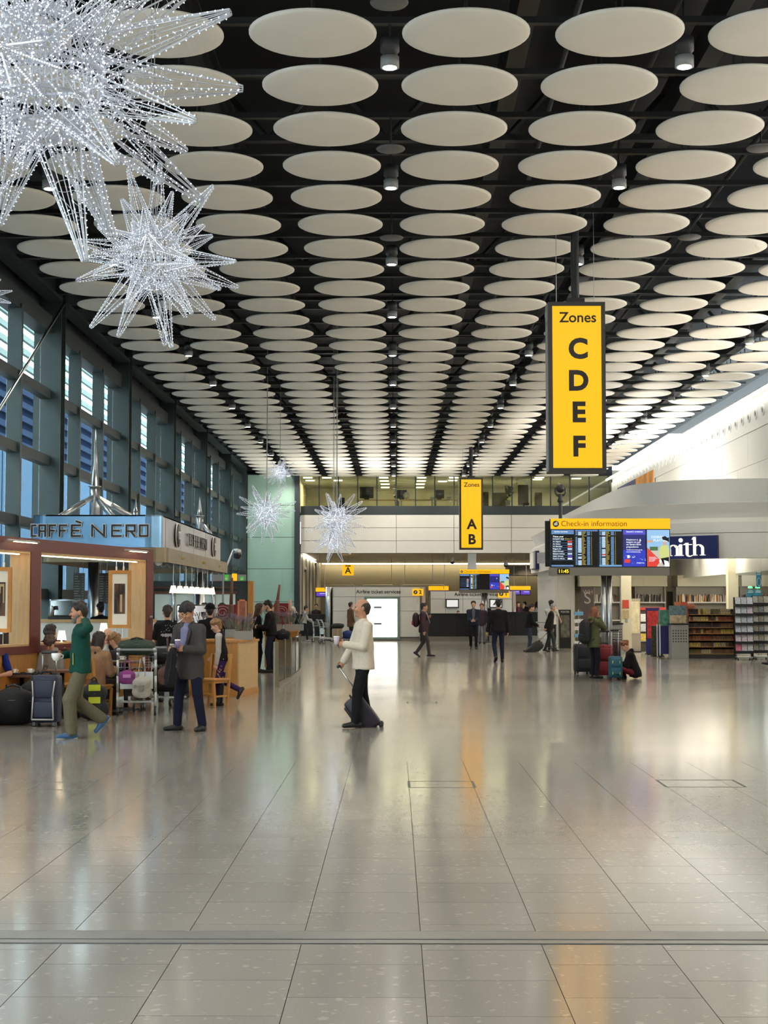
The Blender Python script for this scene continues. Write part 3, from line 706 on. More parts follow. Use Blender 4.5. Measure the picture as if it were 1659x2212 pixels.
def star(px, py, d, rad, q, seed, label, nsp=30, dirs=None, wire2=True):
    c = at(px, py, d); rr = random.Random(seed)
    e = empty('star_decoration', c, rr.random()*6, label=label, cat='decoration', group='hanging light stars'); sc_ = rad/1.0
    for me in CORE[q]: inst(me, me.name, parent=e, scale=(sc_,)*3)
    for k in range(nsp):
        z = 1 - 2*(k+.5)/nsp; t = k*2.39996; v = Vector((math.sqrt(1-z*z)*math.cos(t), math.sqrt(1-z*z)*math.sin(t), z))
        v = (v + Vector((rr.uniform(-.12, .12), rr.uniform(-.12, .12), rr.uniform(-.12, .12)))).normalized()
        L = rad*rr.choice((.42, .55, .72, .74, .74)); p = v*.27*sc_
        rot = v.to_track_quat('Z', 'Y').to_euler()
        o = inst(SP[q][0], 'spike', p, rot, e, (sc_, sc_, L)); inst(SP[q][1], 'spike_lights', parent=o)
    g = MB().cyl((0, 0, .3*sc_), (.0, 0, HC+2.19-c.z), .006 if d < 20 else .011, n=5)
    if wire2: g.cyl((.03, 0, .3*sc_), (.06, 0, HC+2.19-c.z), .004 if d < 20 else .008, n=5)
    g.path([(.05+.05*math.cos(t), .03*math.sin(t), .45*sc_+.06*math.sin(t*1.3)) for t in np.linspace(0, 14, 30)], .004, 4)
    g.build('suspension_wire', mat('wire_grey', (.35, .35, .33), .5), e)
    add_light('star_glow', 'POINT', (0, 0, 0), 0.7*rad*rad if q == 'n' else 2.2, (.82, .88, 1.0), shadow_soft_size=.08).parent = e
star(92, 160, 7.7, 1.05, 'n', 3, 'largest sparkling light star in the upper left corner', 42)
star(330, 556, 16.4, 1.02, 'n', 11, 'mid-sized light star hanging below the largest star', 34)
star(605, 1020, 52, .62, 'f', 6, 'smallest distant light star, topmost of the far stars', 26)
star(576, 1108, 47, .98, 'f', 8, 'distant light star in front of the pale green panel', 30)
star(727, 1122, 45, .98, 'f', 21, 'distant light star in front of the white end wall, upper of its pair', 30)
star(720, 1168, 47, .74, 'f', 15, 'distant light star overlapping below another in front of the white end wall', 26)
star(-42, 640, 17, .36, 'f', 31, 'light star at the left edge with one spike showing', 20)

# ---- ticket desks
def box_between(px0, px1, py0, py1, d, T, name, m, parent, o=(0, 0)):
    a, b = at(px0, py1, d), at(px1, py0, d)
    return MB().box((a.x-o[0], d-o[1], max(a.z, 0)), (b.x-o[0], d-o[1]+T, b.z)).build(name, m, parent)
D2 = 70.0
def X2(px): return at(px, 1300, D2).x
def Z2(py): return at(853, py, D2).z
k2 = empty('ticket_kiosk', (0, D2, 0), label='white ticket services kiosk with a lit poster, marked two', cat='kiosk')
x0, x1, zt = X2(718), X2(908), Z2(1268)
MB().box((x0, .03, .1), (x1, 3.2, zt-.02)).build('body', M_joint, k2)
cols2 = [X2(718), X2(767), X2(790), X2(863), X2(868), x1]
rows2 = [Z2(1376), Z2(1320), Z2(1292), Z2(1288), zt]
for (pa, pb, ra, rb) in ((718, 768, 1376, 1320), (718, 768, 1320, 1289), (718, 768, 1289, 1268), (768, 864, 1289, 1268), (864, 908, 1376, 1320), (864, 908, 1320, 1289), (864, 908, 1289, 1268), (768, 789, 1376, 1320), (768, 789, 1320, 1289)):
    MB().box((X2(pa)+.008, 0, Z2(ra)+.008), (X2(pb)-.008, .05, Z2(rb)-.008)).build('wall_panel', M_offwhite, k2)
for xx in (x0, x1-.03): MB().box((xx, .0, .1), (xx+.03, 3.2, zt)).build('side_panel', M_offwhite, k2)
MB().box((x0, -.02, 0), (x1, 3.2, .12)).build('plinth', mat('taupe_plinth', (.22, .19, .15), .5), k2)
MB().cyl((X2(710.5), .3, 0), (X2(710.5), .3, zt), .17, n=24).build('corner_post', M_steel, k2, True)
MB().cyl((X2(912), .3, 0), (X2(912), .3, zt), .15, n=24).build('corner_post', mat('bronze_post', (.33, .27, .23), .35, .5), k2, True)
MB().box((X2(787), -.06, Z2(1381)), (X2(864), 0, Z2(1289))).build('poster_frame', mat('sage_frame', s2l(122, 140, 132), .4), k2)
MB().box((X2(793), -.075, Z2(1376)), (X2(858), -.06, Z2(1294))).build('lit_poster', mat('lightbox_white', (1, 1, .97), .4, emit=(1.0, .985, .92), estr=2.3), k2)
MB().box((X2(807.5), -.085, Z2(1314)), (X2(824.5), -.075, Z2(1310))).box((X2(807.5), -.085, Z2(1349.5)), (X2(824.5), -.075, Z2(1345.5))).build('phone_picture', mat('print_grey', s2l(120, 132, 128), .5), k2)
MB().box((X2(807.5), -.080, Z2(1346)), (X2(808.2), -.075, Z2(1314))).box((X2(823.8), -.080, Z2(1346)), (X2(824.5), -.075, Z2(1314))).build('phone_picture', mat('print_pale', (.8, .8, .72), .5, emit=(.8, .78, .66), estr=1.4), k2)
text('Airline ticket services', 'lettering', M_ink, (X2(817.5), -.006, Z2(1278.5)), .235, k2, ext=.003, bold=.002)
for (pa, pb) in ((700, 764), (784, 848), (868, 960)):
    g = MB()
    for px in (pa, pb): g.cyl((X2(px), .8, zt-.1), (X2(px), .8, zt+.1), .02, n=6)
    g.cyl((X2(pa), .8, zt+.1), (X2(pb), .8, zt+.1), .02, n=6); g.build('roof_rail', mat('brass_rail', (.45, .38, .24), .4, .5), k2)
MB().box((-2.75, 1.5, zt-.02), (.75, 2.1, zt+.06)).build('added_uplight_tray', M_greymetal, k2)  # made-up tray under the added uplighter on the kiosk
ticket_mark(891, 914.5, 1272, 1286.5, D2-.06, '2', 'small yellow numbered sign at the upper right of the lit poster kiosk')
D1 = 74.0
k1 = empty('ticket_kiosk', (0, D1, 0), label='white ticket services kiosk with two framed screens, marked one', cat='kiosk')
def X1(px): return at(px, 1300, D1).x
def Z1(py): return at(853, py, D1).z
MB().box((X1(930), .04, 0), (X1(1106), 3, Z1(1277))).build('body', M_joint, k1)
for (pa, pb) in ((930, 962), (962, 1000), (1000, 1053), (1053, 1106)):
    for (ra, rb) in ((1380, 1326), (1326, 1294), (1294, 1277)):
        MB().box((X1(pa)+.008, 0, max(.1, Z1(ra)+.008)), (X1(pb)-.008, .05, Z1(rb)-.008)).build('wall_panel', M_offwhite, k1)
MB().cyl((X1(1109), .2, 0), (X1(1109), .2, Z1(1277)), .14, n=20).build('corner_post', MATS['bronze_post'], k1, True)
for (pa, pb) in ((963, 991), (1057, 1085)):
    MB().box((X1(pa), -.08, Z1(1313)), (X1(pb), 0, Z1(1294))).build('screen_frame', M_blackplastic, k1)
    MB().box((X1(pa+2), -.09, Z1(1311)), (X1(pb-2), -.08, Z1(1296))).build('screen_picture', mat('kiosk_screen', (.6, .6, .6), .4, emit=s2l(190, 190, 188), estr=.8), k1)
MB().prism([(X1(1064), Z1(1307)), (X1(1068), Z1(1307)), (X1(1073), Z1(1299)), (X1(1070), Z1(1299))], -.10, -.09).box((X1(1072), -.10, Z1(1306)), (X1(1079), -.09, Z1(1304))).build('screen_logo', M_ink, k1)
text('Airline ticket services', 'lettering', M_ink, (X1(1030), -.006, Z1(1284)), .25, k1, ext=.003, bold=.002)
ticket_mark(1076, 1100, 1275.5, 1290.5, D1-.06, '1', 'small yellow numbered sign half hidden under the distant screen')
M_desk = mat('black_desk', (.014, .013, .013), .25)
def desk(px0, px1, pyt, pyb, d, label, T=.9):
    a, b = at(px0, pyb, d), at(px1, pyt, d); e = empty('service_counter', ((a.x+b.x)/2, d, 0), label=label, cat='counter'); w = b.x-a.x
    n = max(1, round(w/1.6))
    for k in range(n): MB().box((-w/2+w*k/n+.006, 0, .22), (-w/2+w*(k+1)/n-.006, .05, b.z-.05)).build('front_panel', M_desk, e)
    MB().box((-w/2, .05, .0), (w/2, T, b.z-.05)).build('carcass', M_blackplastic, e)
    MB().box((-w/2-.03, -.06, b.z-.05), (w/2+.03, T, b.z)).build('worktop', M_desk, e)
    MB().box((-w/2, -.02, 0), (w/2, .05, .21)).build('plinth', MATS['taupe_plinth'], e)
    return e
desk(919, 1053, 1325, 1382, 69.5, 'long black counter between the two ticket kiosks')
desk(1056, 1170, 1322, 1380, 71.5, 'black counter right of ticket kiosk one')
desk(641, 700, 1327, 1384, 70.5, 'black counter left of ticket kiosk two')
def gate_screen(px0, px1, py0, py1, d, label, split=2, hang=True):
    a, b = at(px0, py1, d), at(px1, py0, d); w, h = b.x-a.x, b.z-a.z
    e = empty('queue_screen', ((a.x+b.x)/2, d, a.z), label=label, cat='screen')
    MB().box((-w/2, 0, h*.58), (w/2, .18, h)).build('header', M_yellow, e); MB().box((-w/2, .02, 0), (w/2, .2, h*.58)).build('case', M_blackplastic, e)
    for k in range(split): MB().box((-w/2+w*(k+.06)/split, .0, h*.10), (-w/2+w*(k+.94)/split, .02, h*.52)).build('display', E_purple, e)
    for k in range(split): MB().box((-w/2+w*(k+.35)/split, -.006, h*.36), (-w/2+w*(k+.85)/split, 0, h*.42)).build('display_text', E_pale, e)
    for s in (-.3, .3): MB().cyl((w*s, .1, h), (w*s, .1, zp0+.05-a.z), .015, n=5).build('hanger', M_greymetal, e)
gate_screen(1102, 1146, 1266, 1286, 82, 'yellow topped twin purple screens right of ticket kiosk one')
gate_screen(682, 706, 1269.5, 1290, 82, 'yellow topped purple screen left of ticket kiosk two', 1)
gate_screen(926, 969, 1266, 1288, 82, 'yellow topped screen between the two ticket kiosks')
gate_screen(836, 884, 1266, 1288, 88, 'yellow topped screen showing just above ticket kiosk two')
# bulkhead and small domes under the soffit, far cupboards
a, b = at(1097, 1243, 90), at(1168, 1221, 90)
MB().bbox((a.x, 90, a.z), (b.x+1.5, 92, b.z), .03).build('hanging_bulkhead', mat('brown_board', (.13, .11, .085), .6), label='brown bulkhead box hanging under the soffit', cat='bulkhead')
def dome_camera(px, py, d, label, top=None):
    p = at(px, py, d); e = empty('dome_camera', p, label=label, cat='camera')
    MB().lathe([(.05, .32), (.06, .30), (.13, .14), (.14, .06)], n=16).build('housing', M_white, e, True); MB().sph((0, 0, .05), .125, 14, 8).build('dome', mat('smoked_dome', (.02, .02, .022), .08), e, True)
    MB().cyl((0, 0, .30), (0, 0, (top or zp0)-p.z+.05), .025, n=6).build('stem', M_greymetal, e)
dome_camera(657, 1233, 83, 'dome camera under the soffit beside the side wall'); dome_camera(977, 1216, 86, 'small dome camera under the soffit left of the white column'); dome_camera(1093, 1223, 86, 'small dome camera under the soffit right of the white column')
# ================================================================== CAFE ON THE LEFT
M_red = mat('oxblood_paint', s2l(104, 40, 34), .45, noise=.04, nscale=6)
M_oak = mat('light_oak', s2l(206, 168, 116), .45, noise=.10, nscale=6, stretch=(4, 4, .6)); M_honey = mat('honey_oak', s2l(186, 130, 62), .45, noise=.12, nscale=6, stretch=(3, 3, .5)); M_walnut = mat('walnut', s2l(98, 62, 40), .5, noise=.12, nscale=8)
M_paper = mat('cream_paper', (.80, .78, .70), .7); M_cup = mat('white_china', (.85, .84, .80), .25)
ZW = 2.70
A_, B_ = hz(0, 1157, ZW), hz(332, 1187, ZW)
tdir = Vector((B_.x-A_.x, B_.y-A_.y, 0)); LW = tdir.length; tdir.normalize(); ang = math.atan2(tdir.y, tdir.x)
def wu(px):          # distance along the wall where a pixel column meets it
    v = ray(px, 1300); k = v.x/v.y
    return (k*A_.y - A_.x)/(tdir.x - k*tdir.y)
def wz(px, py): u = wu(px); p = A_ + tdir*u; return at(px, py, p.y).z
wl = empty('cafe_partition', (A_.x, A_.y, 0), ang, label='dark red cafe partition with wide openings lined in oak', cat='partition')
TH = .32    # thickness goes away from the hall (local +y)
z_ot, z_sill, z_rb = wz(88, 1193), wz(88, 1394), wz(16, 1415)
U = lambda px: wu(px)
posts = [(-4.2, -3.9), (U(66), U(88)), (U(316), LW)]
MB().box((-4.2, 0, z_ot), (LW, TH, ZW)).build('top_rail', M_red, wl)
MB().box((-4.2, 0, z_rb), (LW, TH, z_sill)).build('bottom_rail', M_red, wl)
for a, b in posts: MB().box((a, 0, z_sill), (b, TH, z_ot)).build('post', M_red, wl)
MB().box((LW-.30, .02, 0), (LW-.02, TH-.02, z_rb)).build('post', M_red, wl)
for (a, b) in ((-3.9, U(66)), (U(88), U(316))):
    MB().box((a, .01, z_sill), (a+.03, TH+.02, z_ot)).build('jamb_lining', M_oak, wl); MB().box((b-.03, .01, z_sill), (b, TH+.02, z_ot)).build('jamb_lining', M_oak, wl)
    MB().box((a, .01, z_ot-.035), (b, TH+.02, z_ot)).build('head_lining', M_oak, wl); MB().box((a, .01, z_sill), (b, TH+.02, z_sill+.03)).build('sill_lining', M_oak, wl)
for (a, b) in ((-2.6, U(66)), (U(88), U(316))):
    MB().box((a+.3, TH*.5-.015, z_ot-.05), (b-.1, TH*.5+.015, z_ot-.036)).build('head_lamp', mat('warm_head_lamp', (1, 1, 1), .4, emit=(1.0, .78, .48), estr=9), wl)
MB().box((-4.2, .03, .08), (LW-.3, TH-.03, z_rb)).build('bench_back', M_honey, wl)
MB().box((U(323), -.012, wz(323, 1334)), (U(329), 0, wz(323, 1330))).build('notice_plate', mat('lilac_plate', (.35, .36, .45), .4), wl)
MB().box((U(322), -.008, wz(323, 1348)), (U(328), 0, wz(323, 1336))).build('notice_plate', mat('dark_red_plate', s2l(60, 30, 28), .4), wl)
def bench(u0, u1):
    e = empty('bench_seat', (A_.x, A_.y, 0), ang, label='honey wood bench seat along the red cafe partition', cat='bench')
    MB().bbox((u0, -.34, .40), (u1, -.005, .45), .012).build('seat_board', M_honey, e)
    for u in np.linspace(u0+.2, u1-.2, 4): MB().box((u-.03, -.30, 0), (u+.03, -.05, .40)).build('support', M_walnut, e)
bench(-3.0, LW-.6)
def picture_lamp(px, label):
    u = wu(px); e = empty('picture_lamp', (A_.x+tdir.x*u, A_.y+tdir.y*u, ZW-.10), ang, label=label, cat='lamp')
    MB().cyl((0, 0, .02), (0, -.10, .04), .008, n=6).build('arm', M_steel, e); MB().cyl((-.5, -.10, .04), (.5, -.10, .04), .018, n=8).build('tube', M_steel, e)
    MB().box((-.30, -.118, .018), (.42, -.085, .026)).build('lamp_strip', mat('warm_strip', (1, 1, 1), .4, emit=(1.0, .80, .50), estr=6), e)
picture_lamp(36, 'slim picture lamp above the left cafe opening'); picture_lamp(283, 'slim picture lamp above the right cafe opening')
M_sepia = mat('sepia_print', s2l(92, 66, 48), .7, noise=.9, nscale=5, stretch=(1, 1, .5)); M_sepia2 = mat('sepia_dark', s2l(46, 32, 26), .7); M_sepia3 = mat('sepia_pale', s2l(190, 165, 130), .7)
def picture(px0, px1, py0, py1, d, label, kind):
    a, b = at(px0, py1, d), at(px1, py0, d); w, h = b.x-a.x, b.z-a.z
    e = empty('framed_picture', ((a.x+b.x)/2, d, a.z), label=label, cat='picture'); f = w*.155
    MB().box((-w/2, 0, 0), (-w/2+f, .05, h)).box((w/2-f, 0, 0), (w/2, .05, h)).box((-w/2+f, 0, 0), (w/2-f, .05, f)).box((-w/2+f, 0, h-f), (w/2-f, .05, h)).build('frame', M_honey, e)
    MB().box((-w/2+f, .015, f), (w/2-f, .04, h-f)).build('mount', M_paper, e)
    g = MB().use(M_sepia).box((-w*.24, .008, h*.25), (w*.24, .015, h*.77))
    if kind: g.use(M_sepia2).box((-w*.05, .005, h*.45), (w*.0, .009, h*.76)).box((w*.08, .005, h*.60), (w*.2, .009, h*.74)).box((-w*.22, .005, h*.26), (-w*.1, .009, h*.5)).use(M_sepia3).box((w*.02, .005, h*.28), (w*.12, .009, h*.58))
    else: g.use(M_sepia3).box((-w*.2, .005, h*.45), (w*.2, .009, h*.74)).use(M_sepia2).box((-w*.1, .002, h*.36), (w*.05, .006, h*.60)).box((w*.06, .002, h*.45), (w*.14, .006, h*.70)).sph((-w*.02, .004, h*.63), (w*.05, .003, w*.06))
    g.build('print', None, e)
    for s in (-.16, .16):
        MB().cyl((w*s, .025, h), (w*s, .025, z_ot-a.z-.02), .008, n=6).cyl((w*s, .025, 0), (w*s, .025, z_sill+.02-a.z), .008, n=6).build('rod', M_steel, e)
        MB().cyl((w*s, .025, h), (w*s, .025, h+.07), .016, n=8).build('clamp', M_cup, e)
dA = (A_ + tdir*wu(258)).y + .15
picture(233, 283, 1232, 1357, dA, 'oak framed sepia print of an alley hanging in the right cafe opening', True)
picture(-28, 25, 1225, 1366, (A_ + tdir*wu(10)).y + .15, 'oak framed sepia print cut by the left picture edge', False)

# ---- kiosk canopy with sign fascia
DF = 30.7
xa, xb, ya, yb = at(65, 1112, DF).x, at(348, 1117, DF).x, DF, 41.5
zt_, zm_, zb_ = at(205, 1112, DF).z, at(350, 1182, DF).z, at(350, 1214, DF).z
M_skysteel = mat('sky_tinted_steel', (.22, .42, .66), .30, .75, noise=.25, nscale=1.0); M_silver = mat('silver_sheet', (.56, .56, .58), .33, .85, noise=.12, nscale=2); M_bronze = mat('bronze_sheet', (.26, .215, .14), .35, .7, noise=.15, nscale=3)  # front blue is reflected sky, put into the steel's base colour
def rrect(x0, x1, y0, y1, r, n=8):
    pts = []
    for cx, cy, t0 in ((x1-r, y0+r, -90), (x1-r, y1-r, 0), (x0+r, y1-r, 90), (x0+r, y0+r, 180)):
        for i in range(n+1): t = R(t0 + 90*i/n); pts.append((cx+r*math.cos(t), cy+r*math.sin(t)))
    return pts
kc = empty('cafe_canopy', (0, 0, 0), label='silver cafe canopy, front coloured by the sky it reflects, with cafe name lettering', cat='canopy')
def ring(poly, z0, z1, sel, name, m):
    n = len(poly); g = MB()
    for i in range(n):
        p, q = poly[i], poly[(i+1) % n]
        if sel((p[0]+q[0])/2, (p[1]+q[1])/2): g.add([(*p, z0), (*q, z0), (*q, z1), (*p, z1)], [(0, 1, 2, 3)])
    return g.build(name, m, kc, True)
P1 = rrect(xa, xb, ya, yb, .32)
ring(P1, zm_, zt_, lambda x, y: y < ya+.28, 'front_fascia', M_skysteel)
ring(P1, zm_, zt_, lambda x, y: y >= ya+.28, 'side_fascia', M_silver)
MB().prism(P1, zt_-.03, zt_-.001, 'z').build('roof_sheet', M_silver, kc); MB().prism(rrect(xa+.02, xb-.02, ya+.02, yb-.02, .3), zb_+.12, zb_+.16, 'z').build('soffit', mat('dark_soffit', (.02, .02, .03), .4), kc)
P2 = rrect(xa+.05, xb+.10, ya+.05, yb+.9, .34)
ring(P2, zb_, zm_, lambda x, y: True, 'lower_fascia', M_bronze)
for k in range(5):
    MB().box((xb+.001, ya+.6+2.2*k, zm_), (xb+.004, ya+.61+2.2*k, zt_)).build('sheet_joint', M_greymetal, kc)
M_letter = mat('letter_black', (.02, .014, .012), .4); M_edge = mat('letter_white_edge', (.9, .9, .9), .3)
GL = {'C': [((1,1),(0,1)),((0,1),(0,0)),((0,0),(1,0))], 'A': [((0,0),(0,1)),((0,1),(1,1)),((1,1),(1,0)),((0,.45),(1,.45))], 'F': [((0,0),(0,1)),((0,1),(1,1)),((0,.5),(.8,.5))],
      'E': [((0,0),(0,1)),((0,1),(1,1)),((0,.5),(.8,.5)),((0,0),(1,0))], 'N': [((0,0),(0,1)),((0,1),(1,0)),((1,0),(1,1))], 'R': [((0,0),(0,1)),((0,1),(1,1)),((1,1),(1,.45)),((1,.45),(0,.45)),((.5,.45),(1,0))],
      'O': [((0,0),(0,1)),((0,1),(1,1)),((1,1),(1,0)),((1,0),(0,0))], '`': [((.55,1.38),(1.05,1.25))]}
def letter(ch, O, ux, uz, nrm, w, h, th, parent):   # stroked capital: white edge plate with a black face
    for m, t, dep0, dep1 in ((M_edge, th*.5+.012, .03, .05), (M_letter, th*.5, .05, .062)):
        g = MB()
        for kk, (p, q) in enumerate(GL[ch]):
            a = O + ux*(p[0]*w) + uz*(p[1]*h); b = O + ux*(q[0]*w) + uz*(q[1]*h); d = (b-a).normalized(); s = d.cross(nrm)
            c = (a+b)/2 + nrm*((dep0+dep1)/2 + .0012*kk*(1 if m is M_letter else .4))
            g.obox(c, d*((b-a).length/2 + t), s*t, nrm*((dep1-dep0)/2))
        o = g.build('letter' if m is M_letter else 'letter_edge', m, parent)
for ch, px0, px1 in (('C', 72, 87), ('A', 86, 99), ('F', 108, 120), ('F', 130, 144), ('E', 156, 174), ('`', 156, 174), ('N', 200, 226), ('E', 243, 262), ('R', 274, 292), ('O', 303, 320)):
    if ch == 'C': px0, px1 = 70, 78
    p0, p1 = at(px0, 1158, DF), at(px1, 1158, DF); zz = at(px0, 1158, DF).z; h = at(px0, 1135, DF).z - zz
    letter(ch, Vector((p0.x, DF, zz)), Vector((1, 0, 0)), Vector((0, 0, 1)), Vector((0, -1, 0)), p1.x-p0.x, h, .036, kc)
def side_y(px): v = ray(px, 1180); return xb*v.y/v.x
for ch, f0 in zip('CAFFENERO', (0, .11, .22, .33, .44, .58, .70, .80, .90)):
    y0, y1 = side_y(404), side_y(443); L = y1-y0; zz = zm_ + .20
    letter(ch, Vector((xb, y0+L*f0, zz)), Vector((0, 1, 0)), Vector((0, 0, 1)), Vector((1, 0, 0)), L*.065, .24, .035, kc)
for px in (380, 459):
    y = side_y(px); z = (zt_+zm_)/2
    o = MB().lathe([(.25, 0), (.25, .06), (.23, .07)], n=28).build('roundel', mat('roundel_brown', s2l(60, 46, 40), .4), kc, True); o.location = (xb, y, z); o.rotation_euler = (0, PI/2, 0)
    o2 = MB().lathe([(.262, .02), (.262, .05)], n=28).build('roundel_rim', M_edge, kc, True); o2.location = (xb, y, z); o2.rotation_euler = (0, PI/2, 0)
    g = MB()
    for s in (-1, 1): g.path([(.075, s*(.05+.08*math.cos(t)), .08*math.sin(t)) for t in np.linspace(.6, 5.6, 12)], .014, 5)
    o3 = g.build('roundel_mark', M_edge, kc); o3.location = (xb, y, z)
for t, px in (('ESPRESSO', 385), ('AMERICANO', 432), ('LATTE', 466)):
    y = side_y(px); text(t, 'lettering', mat('gold_print', s2l(200, 180, 90), .4), (xb+.106, y, (zm_+zb_)/2), .10, kc, rot=(PI/2, 0, PI/2), ext=.002)
spot_me = MB().lathe([(.05, 0), (.055, .02), (.075, .12), (.03, .16)], n=12).mesh('spotlight', M_greymetal, True)
for k in range(8): inst(spot_me, 'spotlight', (xb-.12, ya+1.2+1.15*k, zb_-.06), (R(15), R(-20), 0), kc)
spl = MB().sph((0, 0, 0), .09, 12, 8).mesh('dome_lamp', M_cup, True)
inst(spl, 'dome_lamp', (xb-.10, ya+.35, zb_+.02), parent=kc)
MB().box((-6.2, 36.5, zt_), (-5.6, 40.7, zt_+.12)).build('added_uplight_tray', M_greymetal, kc)  # invented tray for the uplighter added on the cafe roof
# spires, columns and struts of the canopy
def spire(px, py_tip, py_collar, d, rp, rc, ends, label, zbase=None):
    p = at(px, py_collar, d); tip = at(px, py_tip, d).z; e = empty('canopy_spire', (p.x, d, 0), label=label, cat='spire'); zc = p.z
    MB().cyl((0, 0, zbase or zt_-.02), (0, 0, zc), rp, n=20).build('pole', M_steel, e, True)
    MB().lathe([(rp*1.25, 0), (rp*1.25, .02), (rc, .025), (rc*.55, (tip-zc)*.45), (.008, tip-zc)], (0, 0, zc), 20).build('cone', M_steel, e, True)
    for q in ends:
        q = Vector(q) - Vector((p.x, d, 0)); a = Vector((q.x, q.y, 0)).normalized()*rp*.9 + Vector((0, 0, zc-.22*(zc-zt_)-.05)); m = a.lerp(q, .25)
        MB().cyl(m, q, .065, n=12).build('strut', M_steel, e, True); MB().obox(a.lerp(m, .55), (m-a)*.6, Vector((-a.y, a.x, 0)).normalized()*.025, Vector((0, 0, .05))).build('clevis', M_steel, e)
spire(205, 925, 1052, 34.0, .115, .092, [(at(120, 1112, 32.5).x, 32.5, zt_), (at(247, 1112, 32).x, 32.0, zt_), (at(325, 1116, 35.5).x, 35.5, zt_)], 'tall steel spire with slanting struts above the cafe name')
spire(431.5, 1072, 1115, 42.2, .105, .08, [(at(462, 1155, 42).x-.05, 41.8, zt_+.05)], 'shorter steel spire at the right end of the cafe canopy', zbase=0.0)
spire(293, 1073, 1105, 46.0, .07, .06, [], 'thin far spire behind the cafe canopy', zbase=0.0)
for px, d in ((201, 33.4), (431.5, 39.5)):
    p = at(px, 1300, d); MB().cyl((p.x, d, 0), (p.x, d, zb_+.12), .115, n=24).build('chrome_column', M_steel, label='polished chrome column %s' % ('seen through the right cafe opening' if px < 300 else 'behind the row of pendant lamps'), cat='column', smooth=True)
# pendant lamps over the service bar
M_shade = mat('glowing_shade', (.95, .85, .7), .6, emit=(1.0, .78, .48), estr=1.9)
shade_me = MB().lathe([(.088, 0), (.05, .16), (.03, .152), (.03, .15)], n=20).mesh('shade', M_shade, True); pst = MB().cyl((0, 0, .15), (0, 0, .82), .010, n=6).cyl((0, 0, .15), (0, 0, .22), .02, n=8).mesh('stem', M_steel)
ords = ['first', 'second', 'third', 'fourth', 'fifth', 'sixth', 'seventh', 'eighth']
for k in range(8):
    d = 33.0 + 1.0*k; p = at(853 - 4.82*F_PX/d, 1281 + k*.4, d)
    e = empty('pendant_lamp', (p.x, d, p.z), label='%s glowing pendant lamp from the left in the bar row' % ords[k], cat='lamp', group='pendant lamps over the cafe bar'); inst(shade_me, 'shade', parent=e); inst(pst, 'stem', parent=e)
    if k % 2: add_light('pendant_glow', 'POINT', (0, 0, -.08), 7, (1.0, .78, .5), shadow_soft_size=.05).parent = e
# cafe counters and shelves
def counter(px0, px1, d, ztop, T, label, mfront, mtop, name='cafe_counter'):
    a, b = at(px0, 1300, d), at(px1, 1300, d); e = empty(name, ((a.x+b.x)/2, d, 0), label=label, cat='counter'); w = b.x-a.x
    MB().box((-w/2, 0, .1), (w/2, T, ztop-.06)).build('front', mfront, e); MB().box((-w/2-.02, -.04, ztop-.06), (w/2+.02, T+.02, ztop)).build('worktop', mtop, e); MB().box((-w/2+.03, .04, 0), (w/2-.03, T, .1)).build('plinth', M_blackplastic, e)
    return e
counter(58, 325, 31.6, at(200, 1338, 31.6).z, .7, 'white fronted cafe counter behind the partition openings', mat('white_laminate', (.80, .80, .76), .35), M_oak)
ct = counter(382, 452, 34.5, 1.18, .8, 'dark cafe service counter under the pendant lamps', mat('dark_counter', (.06, .045, .04), .5), M_walnut)
M_board = mat('menu_board', (.05, .05, .045), .6, noise=.3, nscale=9)
def menu(px0, px1, py0, py1, d, label):
    a, b = at(px0, py1, d), at(px1, py0, d); w, h = b.x-a.x, b.z-a.z; e = empty('menu_board', ((a.x+b.x)/2, d, a.z), label=label, cat='menu board')
    MB().box((-w/2, 0, 0), (w/2, .03, h)).build('board', M_board, e); g = MB(); rr = random.Random(int(px0))
    for k in range(11):
        z = h*(.08+.08*k); g.box((-w*.42, -.004, z), (-w*.42+w*rr.uniform(.3, .6), 0, z+h*.022)).box((w*.28, -.004, z), (w*.42, 0, z+h*.022))
    g.build('chalk_lines', mat('chalk', (.32, .31, .27), .8), e)
    for s in (-.35, .35): MB().cyl((w*s, .015, h), (w*s, .015, zb_+.14-a.z), .006, n=5).build('hanger', M_steel, e)
menu(91, 122, 1233, 1304, 35.0, 'dark menu board hanging at the left of the right cafe opening'); menu(158, 183, 1238, 1304, 35.2, 'dark menu board hanging left of the chrome column'); menu(213, 234, 1238, 1304, 35.4, 'dark menu board hanging right of the chrome column')
def coffee_machine(px, d, z, s, label):
    p = at(px, 1300, d); e = empty('coffee_machine', (p.x, d, z), label=label, cat='coffee machine')
    MB().bbox((-.33*s, 0, .06), (.33*s, .45, .42*s), .03).build('body', M_chrome, e); MB().box((-.34*s, -.05, 0), (.34*s, .45, .06)).build('drip_tray', M_blackplastic, e)
    for k in (-.18, .18): MB().cyl((k*s, -.03, .2*s), (k*s, -.03, .28*s), .035, n=10).cyl((k*s, -.03, .22*s), (k*s, -.18, .2*s), .012, n=6).build('group_head', M_blackplastic, e)
coffee_machine(140, 31.75, at(140, 1338, 31.6).z, 1.0, 'steel coffee machine on the white fronted counter'); coffee_machine(418, 34.7, 1.18, 1.2, 'steel coffee machine on the dark service counter')
fl_e = empty('steel_flask', (at(110, 1337, 31.7).x, 31.8, at(110, 1338, 31.6).z), label='tall steel flask on the white fronted counter', cat='flask')
MB().lathe([(.075, 0), (.075, .26), (.05, .29), (.045, .32)], n=18).build('body', M_steel, fl_e, True); MB().lathe([(.045, .32), (.05, .36), (.02, .38)], n=14).build('lid', M_blackplastic, fl_e, True)
